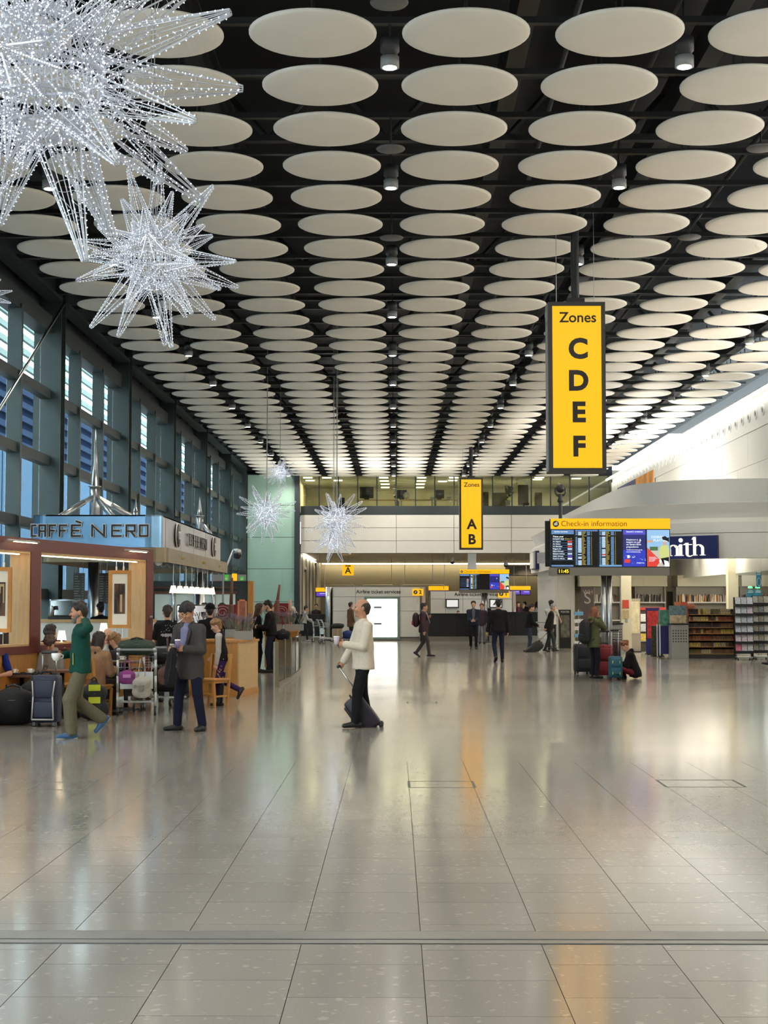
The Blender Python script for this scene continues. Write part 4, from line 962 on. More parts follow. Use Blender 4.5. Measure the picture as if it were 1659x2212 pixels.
# teal rear partition of the cafe with oak frame
rp = empty('cafe_rear_screen', (0, 46.0, 0), label='teal rear screen of the cafe with oak framed panes', cat='screen')
RX = lambda px: at(px, 1300, 46).x; RZ = lambda py: at(853, py, 46).z
MB().box((RX(330), .06, 0), (RX(536), .2, RZ(1255))).build('panel', M_tealdark, rp)
MB().box((RX(535), 0, 0), (RX(547), .25, RZ(1255))).build('end_post', M_honey, rp)
MB().box((RX(332), .0, RZ(1283)), (RX(512), .06, RZ(1277))).box((RX(332), .0, RZ(1271)), (RX(512), .06, RZ(1268))).build('oak_rail', M_walnut, rp)
M_lp = mat('pale_lit_pane', (.72, .84, .80), .2)  # opaque panes, outside light behind them put into the pale colour
for a, b in ((334, 372), (378, 420), (426, 458), (464, 508)): MB().box((RX(a), .03, RZ(1340)), (RX(b), .06, RZ(1283))).build('pane', M_lp, rp)
for px in (374, 422, 461): MB().cyl((RX(px), .0, RZ(1345)), (RX(px), .0, RZ(1268)), .05, n=10).build('chrome_rail', M_chrome, rp, True)
# directional sign box on the screen
sb = empty('sign_box', (0, 46.05, 0), label='grey box with small green and yellow signs on the cafe rear screen', cat='sign')
MB().box((RX(458), 0, RZ(1255)), (RX(530), .15, RZ(1241))).build('box', M_greymetal, sb)
for a, b, t, m in ((484.5, 493, 1241, mat('green_sign', s2l(60, 170, 50), .4, emit=s2l(60, 170, 50), estr=.5)), (500.5, 511, 1239, M_yellow), (518, 526, 1246, MATS['green_sign'])): MB().box((RX(a), -.02, RZ(1254.5)), (RX(b), 0, RZ(t))).build('sign_face', m, sb)
MB().obox((RX(488), -.025, RZ(1250)), (.03, 0, .02), (0, .003, 0), (-.02, 0, .025)).obox((RX(522), -.025, RZ(1251)), (.03, 0, .02), (0, .003, 0), (-.02, 0, .02)).build('arrow', M_paper, sb)
dc = empty('dome_camera', (0, 45, 0), label='glass dome camera on an angled steel arm beside the cafe', cat='camera')
q0, q1, q2 = at(482, 1240, 45), at(504, 1188, 45), at(513, 1187, 45)
MB().cyl((q0.x, 0, q0.z), (q1.x, 0, q1.z), .028, n=8).cyl((q1.x, 0, q1.z), (q2.x, 0, q2.z), .03, n=8).build('arm', M_edge, dc, True); MB().sph((q2.x, 0, q2.z-.16), .13, 16, 10).build('dome', MATS['smoked_dome'], dc, True); MB().lathe([(.13, -.12), (.10, 0), (.03, .02)], (q2.x, 0, q2.z), 16).build('cap', M_steel, dc, True)
MB().cyl((q0.x, 0, 0), (q0.x, 0, q0.z), .03, n=8).build('post', M_greymetal, dc)
# wooden pedestal at the cafe corner
c0, c1 = fl(516, 1505), fl(557, 1496.7); e1 = (c1-c0).normalized(); e2 = Vector((-e1.y, e1.x, 0)); L1 = (c1-c0).length
ped = empty('wood_pedestal', c0, math.atan2(e1.y, e1.x), label='honey wood corner pedestal with a pale side at the cafe edge', cat='pedestal')
MB().box((0, 0, .12), (L1, .03, .99)).build('front_panel', mat('pale_oak', s2l(200, 168, 118), .5, noise=.08, nscale=10), ped); MB().box((0, .03, .12), (L1, .95, .99)).build('side_panel', M_honey, ped); MB().box((-.015, -.015, 0), (L1, .95, .12)).build('plinth', M_honey, ped); MB().box((-.02, -.02, .99), (L1+.02, .97, 1.03)).build('top', M_honey, ped)
# glass barrier of vertical panes curving away
gb = empty('glass_barrier', fl(592, 1484), label='curved barrier of upright glass panes on a steel foot rail', cat='barrier')
base = fl(592, 1484); bp = [fl(592, 1484), fl(600, 1483), fl(615, 1475), fl(628, 1468), fl(638, 1461), fl(645, 1455), fl(648, 1449)]
M_bg = glass('barrier_glass', (.66, .67, .60), .22, .05); M_bs = mat('barrier_bronze', (.30, .27, .21), .3, .8)
for k in range(len(bp)-1):
    a, b = bp[k]-base, bp[k+1]-base; d = (b-a); n = Vector((-d.y, d.x, 0)).normalized(); c = (a+b)/2
    if k == 0: MB().obox(c+Vector((0, 0, .46)), d/2, n*.02, (0, 0, .46)).build('end_panel', M_bs, gb); continue
    MB().obox(c+Vector((0, 0, .51)), d*.47, n*.008, (0, 0, .42)).build('pane', M_bg, gb)
    MB().cyl(b, b+Vector((0, 0, .94)), .022, n=8).build('post', M_bs, gb); MB().obox(c+Vector((0, 0, .045)), d/2, n*.025, (0, 0, .045)).build('foot_rail', M_bs, gb)
# second wooden counter with planters behind the barrier
cw = fl(575, 1449); wc = empty('wood_counter', (at(552, 1400, 36).x, 38.5, 0), label='honey wood counter behind the glass barrier', cat='counter')
w = at(642, 1400, 38.5).x - at(552, 1400, 36).x
MB().box((0, 0, .1), (w, .6, .98)).build('body', M_honey, wc); MB().box((-.03, -.03, .98), (w+.03, .63, 1.02)).build('worktop', M_honey, wc); MB().box((.03, .03, 0), (w-.03, .6, .1)).build('plinth', M_walnut, wc)
M_lav = mat('lavender_leaf', (.16, .17, .13), .8); M_lavf = mat('lavender_flower', (.20, .15, .19), .8); M_trough = mat('grey_trough', (.32, .32, .30), .5)
def lavender(loc, w, h, label, n=46, seed=1):
    e = empty('lavender_planter', loc, label=label, cat='plant'); rr = random.Random(seed)
    MB().box((-w/2, -.09, 0), (w/2, .09, .16)).build('trough', M_trough, e)
    g = MB(); s = MB()
    for k in range(n):
        x, y = rr.uniform(-w/2+.03, w/2-.03), rr.uniform(-.07, .07); q = Vector((x+rr.uniform(-.12, .12), y+rr.uniform(-.12, .12), .16+h*rr.uniform(.6, 1)))
        g.cyl((x, y, .14), q, .006, .004, 4, False); s.cyl(q, q+(q-Vector((x, y, .14))).normalized()*.07, .014, .006, 5)
        m = Vector((x, y, .14)).lerp(q, .5); g.obox(m, ((q-m)*.4), (.012, 0, 0), (0, .003, 0))
    o = g.build('stems', M_lav, e); o['kind'] = 'stuff'; o = s.build('flowers', M_lavf, e); o['kind'] = 'stuff'
p = fl(516, 1505); lavender((p.x+.02, p.y+.6, 1.03), .34, .24, 'lavender planter on the honey wood corner pedestal', 34, 3)
lavender((wc.location.x+w*.86, 38.8, 1.02), .5, .30, 'lavender planter at the right end of the wood counter', 40, 4); lavender((wc.location.x+w*.2, 38.8, 1.02), .5, .30, 'lavender planter behind the couple on the wood counter', 40, 5)
gx = at(480, 1300, 31).x; lowc = empty('low_wood_counter', (gx-.1, 30.8, 0), label='low wood ledge behind the boy in the vest', cat='counter')
MB().box((-.6, 0, 0), (.75, .3, .98)).build('body', M_honey, lowc); MB().box((-.62, -.02, .98), (.77, .32, 1.02)).build('top', M_honey, lowc)
lavender((gx-.25, 30.95, 1.02), .55, .30, 'lavender planter on the low wood ledge, left', 44, 6); lavender((gx+.35, 30.95, 1.02), .55, .30, 'lavender planter on the low wood ledge, right', 44, 7)
# red banners, wooden poles and copper board
def banner(px0, px1, py0, py1, d, label, logo):
    a, b = at(px0, py1, d), at(px1, py0, d); w, h = b.x-a.x, b.z-a.z; e = empty('red_banner', ((a.x+b.x)/2, d, 0), label=label, cat='banner')
    MB().box((-w/2, 0, a.z), (w/2, .03, b.z)).build('board', mat('banner_red', s2l(120, 28, 34), .6), e)
    g = MB(); g.path([(w*logo+.16*math.cos(t), -.006, b.z-h*.35+.13*math.sin(t)) for t in np.linspace(0, 6.28, 18)], .012, 4); g.path([(w*logo+.09*math.cos(t), -.006, b.z-h*.35+.07*math.sin(t)) for t in np.linspace(0, 5, 12)], .012, 4); g.build('emblem', mat('banner_print', s2l(190, 140, 140), .6), e)
    for s in (-.42, .42): MB().cyl((w*s, .05, 0), (w*s, .05, a.z+.1), .02, n=6).build('leg', M_greymetal, e)
banner(470, 512, 1306, 1352, 33, 'dark red banner board left of the copper board', -.25); banner(592, 627, 1303, 1350, 43, 'dark red banner board behind the couple', -.05)
def stake(px0, py0, px1, py1, d, r, label, m=M_walnut):
    a, b = at(px0, py0, d), at(px1, py1, d); e = empty('wooden_pole', (a.x, d, 0), label=label, cat='pole')
    MB().cyl((0, 0, 0), (0, 0, a.z), .06, n=8).build('foot_post', m, e); MB().cyl((0, 0, a.z), (b.x-a.x, 0, b.z), r, r*.7, 10).build('shaft', m, e, True); MB().sph((0, 0, a.z), r*1.5, 10, 6).build('joint', m, e, True)
stake(499, 1310, 501, 1248, 32.5, .04, 'upright wooden pole beside the left red banner'); stake(599, 1300, 604, 1263, 42.5, .045, 'slanting wooden pole above the right red banner', mat('brown_pole', s2l(120, 70, 55), .5)); stake(626, 1328, 626.5, 1296, 40, .05, 'short pinkish wooden post by the glass barrier', mat('pink_wood', s2l(190, 140, 115), .5))
a, b = at(513, 1373, 30), at(533, 1295, 30); e = empty('copper_board', ((a.x+b.x)/2, 30, 0), label='narrow copper coloured board on the wood pedestal side', cat='board'); w, h = b.x-a.x, b.z-a.z
MB().box((-w/2, 0, a.z), (-w/2+.03, .04, b.z)).box((w/2-.03, 0, a.z), (w/2, .04, b.z)).box((-w/2, 0, b.z-.03), (w/2, .04, b.z)).box((-w/2, 0, a.z), (w/2, .04, a.z+.03)).build('frame', mat('copper', s2l(196, 120, 86), .35, .6), e)
MB().box((-w/2+.03, .01, a.z+.03), (w/2-.03, .03, b.z-.03)).build('panel', mat('copper_panel', s2l(150, 88, 66), .45, .3, noise=.2, nscale=10), e)
for s in (-.4, .4): MB().cyl((w*s, .02, 0), (w*s, .02, a.z), .018, n=6).build('leg', MATS['copper'], e)
# ================================================================== BOOKSHOP ON THE RIGHT
M_fas = mat('white_fascia', (.82, .81, .76), .4, noise=.02, nscale=1); M_par = mat('white_parapet', (.88, .89, .87), .4)
def smooth_path(pts, n=8):
    P = [Vector(p) for p in pts]; P = [P[0]*2-P[1]] + P + [P[-1]*2-P[-2]]; out = []
    for i in range(1, len(P)-2):
        for k in range(n):
            t = k/n; a, b, c, d = P[i-1], P[i], P[i+1], P[i+2]
            out.append(.5*((2*b)+(c-a)*t+(2*a-5*b+4*c-d)*t*t+(3*b-a-3*c+d)*t**3))
    return out + [P[-2]]
def sweep(path, prof, closed=True):      # prof: (offset outward, z); outward is to the left of the path's direction of travel
    g = MB(); n = len(prof); vs = []
    for i, p in enumerate(path):
        d = (path[min(i+1, len(path)-1)] - path[max(i-1, 0)]).normalized(); o = Vector((d.y, -d.x)) * -1
        for (q, z) in prof: vs.append((p.x + o.x*q, p.y + o.y*q, z))
    fs = []
    for i in range(len(path)-1):
        for k in range(n if closed else n-1): fs.append((i*n+k, i*n+(k+1) % n, (i+1)*n+(k+1) % n, (i+1)*n+k))
    fs += [tuple(range(n)), tuple((len(path)-1)*n+k for k in range(n-1, -1, -1))]
    return g.add(vs, fs)
shop = empty('wall_shopfront', (0, 0, 0), kind='structure', label='curved white fascia and walls of the bookshop')
path = smooth_path([(13.0, 45.3), (11.2, 45.7), (9.8, 46.1), (8.56, 47.0), (7.3, 48.3), (6.55, 50.0), (6.29, 52.5), (6.27, 57), (6.27, 64), (6.27, 70)])
path_l = [Vector((p.x, p.y)) for p in path]
ZF0, ZF1, ZF2, ZF3, ZF4 = 3.08, 3.85, 4.18, 4.32, 4.77
sweep(path_l, [(0, ZF0), (0, ZF1-.006), (-.02, ZF1), (-.5, ZF1), (-.5, ZF0)]).build('lower_fascia', M_fas, shop, True).data.polygons.foreach_set('use_smooth', [False]*0) if False else None
def flat_build(g, name, m): o = g.build(name, m, shop); return o
flat_build(sweep(path_l, [(0, ZF0), (0, ZF1-.008), (-.5, ZF1-.008), (-.5, ZF0)]), 'lower_fascia', M_fas)
flat_build(sweep(path_l, [(0, ZF1+.008), (0, ZF2), (-.24, ZF3), (-.5, ZF3), (-.5, ZF1+.008)]), 'middle_fascia', M_fas)
flat_build(sweep(path_l, [(-.24, ZF3), (0, ZF4), (-.08, ZF4+.02), (-.5, ZF4)]), 'lip', M_fas)
ZPT = at(1659, 1035, 46.3).z
ppath = smooth_path([(13.5, 45.7), (11.3, 45.95), (9.15, 46.5), (7.98, 47.7), (7.45, 49.6), (7.30, 54.6), (7.28, 60), (7.26, 68)])
flat_build(sweep([Vector((p.x, p.y)) for p in ppath], [(-.40, ZF4-.05), (.0, ZPT), (-.25, ZPT), (-.65, ZF4-.05)]), 'parapet', M_par)
# roof deck and soffit of the shop
roofpoly = [(p.x+.2, p.y+.25) for p in path_l] + [(14, 70), (14, 45.6)]
MB().prism([(p[0], p[1]) for p in roofpoly], ZF0+.55, ZF0+.65, 'z').build('soffit', mat('shop_soffit', (.55, .53, .46), .6), shop)
MB().box((6.55, 61.0, 0), (6.7, 69.8, ZF0+.1)).build('side_wall', M_white, shop); MB().box((6.29, 69.7, ZF0), (6.9, 69.95, ZF2)).build('end_cap', M_fas, shop)
MB().box((6.42, 60.2, 0), (7.12, 61.0, ZF0+.3)).build('pier', M_offwhite, shop); MB().box((6.46, 60.17, .15), (7.08, 60.2, 2.9)).build('pier_panel', M_offwhite, shop)
M_shopwall = mat('shop_cream', (.50, .47, .34), .7); M_pelmet = mat('shop_pelmet', (.66, .61, .46), .6)
DB = 61.0
MB().box((7.0, DB, 0), (15.2, DB+.2, ZF0+.6)).build('rear_wall', M_shopwall, shop); MB().box((15.0, 43.5, 0), (15.2, DB, ZF0+.6)).build('side_wall', M_shopwall, shop); MB().box((11.1, 43.3, 0), (15.2, 43.5, ZF0+.6)).build('side_wall', M_shopwall, shop)
BX = lambda px, d=DB: at(px, 1300, d).x
BZ = lambda py, d=DB: at(853, py, d).z
for a, b in ((1250, 1438), (1460, 1577), (1598, 1700)): MB().box((BX(a, 60), 59.6, BZ(1267, 60)), (BX(b, 60), 60.9, BZ(1243, 60))).build('pelmet', M_pelmet, shop)
MB().box((9.1, 51.9, ZF0+.65), (9.7, 59.1, ZF0+.90)).build('added_uplight_tray', M_greymetal, shop)  # invented tray for the uplighter added over the shop
# strip lights in the shop ceiling
for k, (d, px0, px1) in enumerate(((49.5, 1450, 1659), (51.5, 1400, 1570), (54, 1300, 1574), (57, 1430, 1610))):
    z = ZF0 + .50
    MB().box((BX(px0, d), d, z), (BX(px1, d), d+.12, z+.04)).build('strip_light', mat('shop_tube', (1, 1, 1), .5, emit=(1.0, .93, .76), estr=7.0), shop)
for k in range(3): add_light('shop_lamp', 'AREA', (8.6+2.2*k, 52.5, ZF0+.48), 150, (1.0, .90, .70), (0, 0, 0), shape='RECTANGLE', size=1.9, size_y=6.5)
for (px, pyb, d, wpx, nm) in ((1354, 1412, 0, 22, 'column'), (1586, 1400, 50.5, 22, 'column')):
    p = fl(px, pyb) if d == 0 else at(px, 1400, d); dd = p.y; w = wpx/pm(dd)
    e = empty('square_column', (p.x, dd, 0), kind='structure', label='cream square column in the shop %s' % ('with red notice' if px < 1400 else 'beside the card racks'))
    MB().box((-w/2, 0, 0), (w/2, w, ZF0+.54)).build('shaft', M_pelmet, e); MB().box((-w/2-.03, -.03, 0), (w/2+.03, w+.03, .16)).build('skirting', M_greymetal, e)
    if px < 1400:
        MB().box((-w*.4, -.012, at(px, 1314, dd).z), (w*.25, 0, at(px, 1296, dd).z)).build('red_notice', mat('notice_red', s2l(190, 70, 50), .6), e); MB().box((-w*.4, -.012, at(px, 1336, dd).z), (w*.25, 0, at(px, 1317.5, dd).z)).build('tan_notice', mat('notice_tan', s2l(180, 160, 120), .6, noise=.3, nscale=30), e)
        MB().box((-w*.12, -.012, at(px, 1345, dd).z), (w*.10, 0, at(px, 1337, dd).z)).build('switch_plate', M_greymetal, e)
# shop name sign: navy panel with raised serif letters
sp0, sp1 = Vector((at(1547, 1207, 45.85).x, 45.85)), Vector((at(1392, 1207, 47.3).x, 47.3)); sv = (sp0-sp1); SW = sv.length; sang = math.atan2(sv.y, sv.x)
ss = empty('shop_sign', (sp1.x, sp1.y-.16, 0), sang, label='navy shop sign with large white serif letters', cat='sign')
zS0, zS1 = at(1547, 1206, 45.7).z, at(1547, 1156, 45.7).z; SH = zS1-zS0
MB().box((0, 0, zS0), (SW, .12, zS1)).build('panel', mat('navy_panel', s2l(26, 36, 100), .4), ss)
M_sl = mat('lit_letter', (.95, .92, .82), .4, emit=(1.0, .95, .82), estr=.55)
def serif(ch, x, w, zb, xh, parent):
    g = MB(); y0, y1 = -.035, 0
    st = w['st']; sf = .018
    def stem(xc, z0, z1, foot=True, flag=False):
        g.box((xc-st/2, y0, z0), (xc+st/2, y1, z1))
        if foot: g.box((xc-st*1.05, y0, z0), (xc+st*1.05, y1, z0+sf))
        if flag: g.prism([(xc-st*1.1, z1-st*.9), (xc-st*.4, z1-st*.9), (xc-st*.4, z1), (xc-st*.2, z1)], y0, y1)
    def arch(xa, xb2, z0):
        c = (xa+xb2)/2; ro = (xb2-xa)/2 + st/2; n = 14; po = []; pi = []
        for i in range(n+1):
            t = PI*i/n; po.append((c+ro*math.cos(t), z0+ro*.75*math.sin(t))); th = st*(.95 if t < 1.2 else .45 + .3*abs(math.cos(t)))
            pi.append((c+(ro-th)*math.cos(t), z0+(ro*.75-th*.75)*math.sin(t)))
        for i in range(n): g.prism([po[i], po[i+1], pi[i+1], pi[i]], y0, y1)
    if ch == 'i': stem(x, zb, zb+xh, True, True); g.prism([(x+st*.75*math.cos(t), zb+xh*1.36+st*.75*math.sin(t)) for t in np.linspace(0, 6.28, 17)[:-1]], y0, y1)
    if ch == 'h':
        stem(x, zb, zb+xh*1.62, True, True); stem(x+w['h'], zb, zb+xh*.62, True); arch(x, x+w['h'], zb+xh*.60)
    if ch == 't':
        g.box((x-st/2, y0, zb+xh*.15), (x+st/2, y1, zb+xh*1.12)); g.box((x-st*1.4, y0, zb+xh*.93), (x+st*1.8, y1, zb+xh)); g.prism([(x-st/2, zb+xh*1.0), (x-st/2, zb+xh*1.12), (x-st*1.4, zb+xh*.95)], y0, y1)
        n = 8; c = (x+st*.9, zb+xh*.20)
        for i in range(n):
            t0, t1 = PI+PI*.75*i/n, PI+PI*.75*(i+1)/n; q = lambda t, r: (c[0]+r*math.cos(t), c[1]+r*.9*math.sin(t)); th = lambda t: st*(1.0-.75*(t-PI)/(PI*.75))
            g.prism([q(t0, st*1.4), q(t1, st*1.4), q(t1, st*1.4-th(t1)), q(t0, st*1.4-th(t0))], y0, y1)
    if ch == 'm':
        for k in range(3): stem(x+w['m']*k/2, zb, zb+xh*(.62 if k else 1.0), True, k == 0)
        arch(x, x+w['m']/2, zb+xh*.60); arch(x+w['m']/2, x+w['m'], zb+xh*.60)
    if ch == 'S':
        n = 22; r = xh*.40; pts = []
        for i in range(n+1):
            t = i/n
            if t < .5: a = R(40) + (t/.5)*R(230); pts.append((x+r*1.0*math.cos(a), zb+xh*1.14+r*math.sin(a)))
            else: a = R(90) - ((t-.5)/.5)*R(230); pts.append((x+r*1.1*math.cos(a), zb+r+r*math.sin(a)))
        for i in range(n):
            p, q = Vector(pts[i]), Vector(pts[i+1]); d = (q-p).normalized(); s = Vector((-d.y, d.x))*(st*(.25+.35*math.sin(PI*i/n))); g.prism([p+s, p-s, q-s, q+s], y0, y1)
    return g.build('letter', M_sl, parent)
k_ = SW/155.0                       # metres per photo pixel along the sign
W_ = dict(st=5.6*k_, h=17*k_, m=34*k_)
zb = zS0 + .14*SH; xh = .50*SH
for ch, px in (('S', 1413), ('m', 1429), ('i', 1470.5), ('t', 1484), ('h', 1500)): serif(ch, (px-1392)*k_, W_, zb, xh, ss)
# end-on sign on the far corner of the shop
e = empty('side_sign', (6.27, 66.0, 3.45), label='small navy sign seen edge-on at the far shop corner', cat='sign')
MB().box((-.16, 0, -.25), (.0, 2.0, .55)).build('panel', MATS['navy_panel'], e); MB().box((-.24, .1, -.2), (-.16, 1.9, .5)).build('lit_edge', M_edge, e)
e = empty('side_sign', (6.27, 61.5, 3.45), label='small silver and navy sign on the shop side wall', cat='sign'); MB().box((-.5, 0, -.12), (0, .12, .32)).build('panel', M_silver, e); MB().box((-.14, -.02, -.12), (.0, 0, .32)).build('blue_edge', MATS['navy_panel'], e)

# ---- goods and fixtures
def unit_px(px0, px1, py0, py1, d): a, b = at(px0, py1, d), at(px1, py0, d); return a.x, b.x, max(0, a.z), b.z
GOODS = [s2l(*c) for c in ((92, 60, 34), (150, 96, 44), (62, 40, 30), (170, 130, 60), (120, 84, 60), (196, 170, 80), (44, 34, 34), (140, 60, 40), (110, 100, 60), (180, 160, 120))]
M_goods = [mat('goods_%d' % i, c, .5, noise=.5, nscale=18) for i, c in enumerate(GOODS)]
pk_me = []
for i, m in enumerate(M_goods):
    g = MB(); g.add([(-.045, 0, 0), (.045, 0, 0), (.05, .02, .06), (-.05, .02, .06), (-.042, .02, .135), (.042, .02, .135), (-.04, .06, 0), (.04, .06, 0), (-.045, .07, .06), (.045, .07, .06), (-.04, .05, .135), (.04, .05, .135)],
        [(0, 1, 2, 3), (3, 2, 5, 4), (7, 6, 8, 9), (9, 8, 10, 11), (4, 5, 11, 10), (0, 3, 8, 6), (3, 4, 10, 8), (1, 7, 9, 2), (2, 9, 11, 5), (0, 6, 7, 1)]); pk_me.append(g.mesh('packet', m))
x0, x1, _, zt = unit_px(1488, 1590, 1313, 1420, 47.8); D = 47.8
gd = empty('snack_shelf_unit', ((x0+x1)/2, D, 0), label='tan snack shelf unit under the shop sign', cat='shelf'); w = x1-x0
MB().box((-w/2, .38, .05), (w/2, .42, zt-.05)).build('back_panel', mat('dark_back', (.05, .04, .035), .7), gd); MB().box((-w/2, 0, 0), (w/2, .42, .13)).build('plinth', mat('brown_plinth', (.05, .042, .038), .6), gd)
for s in (-1, 0, 1): MB().box((s*(w/2-.01)-.01, .02, 0), (s*(w/2-.01)+.01, .42, zt-.1)).build('upright', M_walnut, gd)
sh_py = [1327, 1341, 1355.5, 1368.5, 1382.5, 1397, 1412]; ordn = ['top', 'second', 'third', 'fourth', 'fifth', 'sixth', 'bottom']
rr = random.Random(3)
pal = [[6, 5, 8, 8, 9, 9], [9, 5, 0, 7, 7], [6, 2, 4], [0, 1, 5], [1, 7, 4, 8], [5, 4, 9, 2], [8, 9, 4, 1]]
for j, py in enumerate(sh_py):
    z = at(1540, py, D).z; MB().box((-w/2, -.02, z-.02), (w/2, .38, z)).build('shelf', M_honey, gd)
    n = 19
    for k in range(n):
        x = -w/2 + w*(k+.5)/n; i = pal[j][min(len(pal[j])-1, int(k/n*len(pal[j])))] if rr.random() < .75 else rr.choice(pal[j])
        inst(pk_me[i], 'snack_packet', (gd.location.x+x, D+.05, z), (0, 0, rr.uniform(-.2, .2)), scale=(w/n/.105, 1, .98 if j else 1.25), label='small snack packet on the %s shelf of the snack unit' % ordn[j], cat='snack packet', group='snack packets on the shelf unit')
# card racks
M_rack = mat('black_rack', (.02, .02, .025), .5); CARDS = [mat('card_%d' % i, s2l(*c), .6, noise=.35, nscale=22) for i, c in enumerate(((206, 206, 208), (186, 190, 196), (214, 196, 204), (196, 190, 176), (210, 120, 140), (170, 160, 140), (150, 150, 152)))]
card_me = [MB().box((-.075, 0, 0), (.075, .006, .215)).mesh('greeting_card', m) for m in CARDS]
def card_rack(px0, px1, py0, py1, d, label, which, tints, nc=3):
    x0, x1, _, zt = unit_px(px0, px1, py0, py1, d); w = x1-x0; e = empty('card_rack', ((x0+x1)/2, d, 0), label=label, cat='rack')
    MB().box((-w/2, .20, .18), (w/2, .26, zt)).build('back_panel', M_rack, e); MB().box((-w/2+.03, -.05, .05), (w/2-.03, .35, .09)).build('base', M_steel, e)
    for sx in (-1, 1):
        for sy in (0, .3): MB().cyl((sx*(w/2-.06)-.02, sy, .03), (sx*(w/2-.06)+.02, sy, .03), .03, n=8).build('castor', M_blackplastic, e)
    MB().box((-w/2, .16, .09), (-w/2+.03, .28, zt)).box((w/2-.03, .16, .09), (w/2, .28, zt)).build('upright', M_rack, e)
    for j in range(6):
        z = zt - (j+1)*(zt-.2)/6 + .02; MB().box((-w/2, -.0, z-.02), (w/2, .2, z+.055)).build('pocket', M_rack, e)
        for k in range(nc):
            i = tints[(j*nc+k) % len(tints)]
            inst(card_me[i], 'greeting_card', (e.location.x - w/2 + w*(k+.5)/nc, d+.04, z+.05), (R(-14), 0, 0), scale=(w/nc/.165, 1, 1), label='greeting card in the %s row of the %s rack' % (ordn[j] if j < 5 else 'bottom', which), cat='card', group='cards in the %s rack' % which)
card_rack(1590, 1627, 1290, 1424, 46.3, 'black wheeled card rack with pale cards', 'near card', [0, 1, 0, 0, 1, 2, 0, 1, 1, 1, 1, 0, 2, 2, 2, 4, 2, 0])
card_rack(1629, 1662, 1287, 1424, 46.9, 'black card rack at the right picture edge', 'edge card', [3, 5, 3, 5, 6, 3])
# perforated grey cabinet, navy trolley panel, posters, small stands
def perforated(px0, px1, py0, py1, d, label, top=True):
    x0, x1, _, zt = unit_px(px0, px1, py0, py1, d); w = x1-x0; e = empty('grey_cabinet', ((x0+x1)/2, d, 0), label=label, cat='cabinet'); M = mat('cabinet_grey', (.33, .32, .29), .45)
    MB().box((-w/2, 0, 0), (w/2, .5, zt)).build('body', M, e); MB().box((-w/2-.02, -.02, zt), (w/2+.02, .52, zt+.05)).build('top_board', M_blackplastic, e)
    g = MB().box((-.018, -.004, -.018), (.018, 0, .018)).mesh('hole', M_blackplastic)
    for i in range(6):
        for j in range(5): inst(g, 'perforation', (-w/2+w*(i+.7)/6.6, 0, zt*.62+j*.085-.12), parent=e)
    return e, w, zt
e, w, zt = perforated(1451, 1487, 1350, 1421, 47.4, 'grey perforated cabinet beside the snack shelves')
MB().prism([(-w*.5, zt+.05), (w*.42, zt+.05), (w*.42, zt+.30), (-w*.5, zt+.30)], .1, .3).build('card_tray', mat('tray_tan', s2l(196, 176, 140), .6, noise=.3, nscale=12), e); MB().box((-w*.5, .15, zt+.30), (w*.45, .4, zt+.60)).build('blue_box', mat('box_bluegrey', s2l(110, 132, 140), .6, noise=.4, nscale=14), e)
perforated(1318, 1345, 1349, 1412, 50.5, 'grey perforated cabinet behind the green coated woman')
x0, x1, z0, z1 = unit_px(1428, 1449, 1352, 1414, 48); w = x1-x0; e = empty('navy_trolley', ((x0+x1)/2, 48, 0), label='navy sided trolley on white legs in front of the shop', cat='trolley')
MB().box((-w/2, 0, .12), (w/2, .5, z1)).build('side_panel', mat('navy_side', s2l(34, 36, 96), .5), e)
for sx in (-1, 1): MB().cyl((sx*(w/2+.03), 0, .03), (sx*(w/2+.03), 0, z1+.05), .018, n=8).cyl((sx*(w/2+.03), .5, .03), (sx*(w/2+.03), .5, z1+.05), .018, n=8).build('leg', M_edge, e); MB().sph((sx*(w/2+.03), 0, .04), .04, 8, 6).build('wheel', M_blackplastic, e)
MB().box((-w/2, .1, z1), (w/2, .4, z1+.5)).build('poster_top', mat('teal_poster', s2l(90, 150, 130), .6, noise=.5, nscale=7), e)
def poster_stand(px0, px1, py0, py1, d, m, label, m2=None):
    x0, x1, z0, z1 = unit_px(px0, px1, py0, py1, d); w = x1-x0; e = empty('poster_stand', ((x0+x1)/2, d, 0), label=label, cat='poster')
    MB().box((-w/2, 0, max(z0, .04)), (w/2, .04, z1)).build('board', m, e); MB().box((-w/2, -.15, 0), (w/2, .25, .04)).build('foot', M_blackplastic, e)
    if m2: MB().box((-w*.42, -.012, z0+(z1-z0)*.35), (w*.42, 0, z1-.1)).build('print', m2, e)
poster_stand(1396, 1424, 1313, 1414, 51, mat('poster_blue', s2l(38, 36, 100), .5), 'blue and red poster board in the shop', mat('poster_red', s2l(180, 50, 50), .5, noise=.5, nscale=9))
poster_stand(1408, 1432, 1352, 1416, 49.2, mat('tree_poster', s2l(70, 66, 44), .6, noise=.9, nscale=16), 'dark festive tree poster beside the navy trolley')
poster_stand(1361, 1383, 1293, 1411, 53.6, mat('grey_poster', s2l(150, 142, 132), .6), 'grey display panel right of the cream column', mat('cream_poster', s2l(200, 190, 160), .6, noise=.2, nscale=6))
e = empty('initials_panel', (0, 57, 0), label='dark shop panel with a large pale letter S', cat='sign'); MB().box((BX(1255, 57), 0, 0), (BX(1283, 57), .06, BZ(1268, 57))).build('panel', mat('plum_panel', s2l(62, 52, 52), .6), e)
text('WH', 'lettering', mat('pale_print', s2l(150, 140, 130), .6), (BX(1270, 57), -.006, BZ(1279, 57)), .22, e); text('S', 'lettering', MATS['pale_print'], (BX(1269, 57), -.006, BZ(1293, 57)), .62, e)
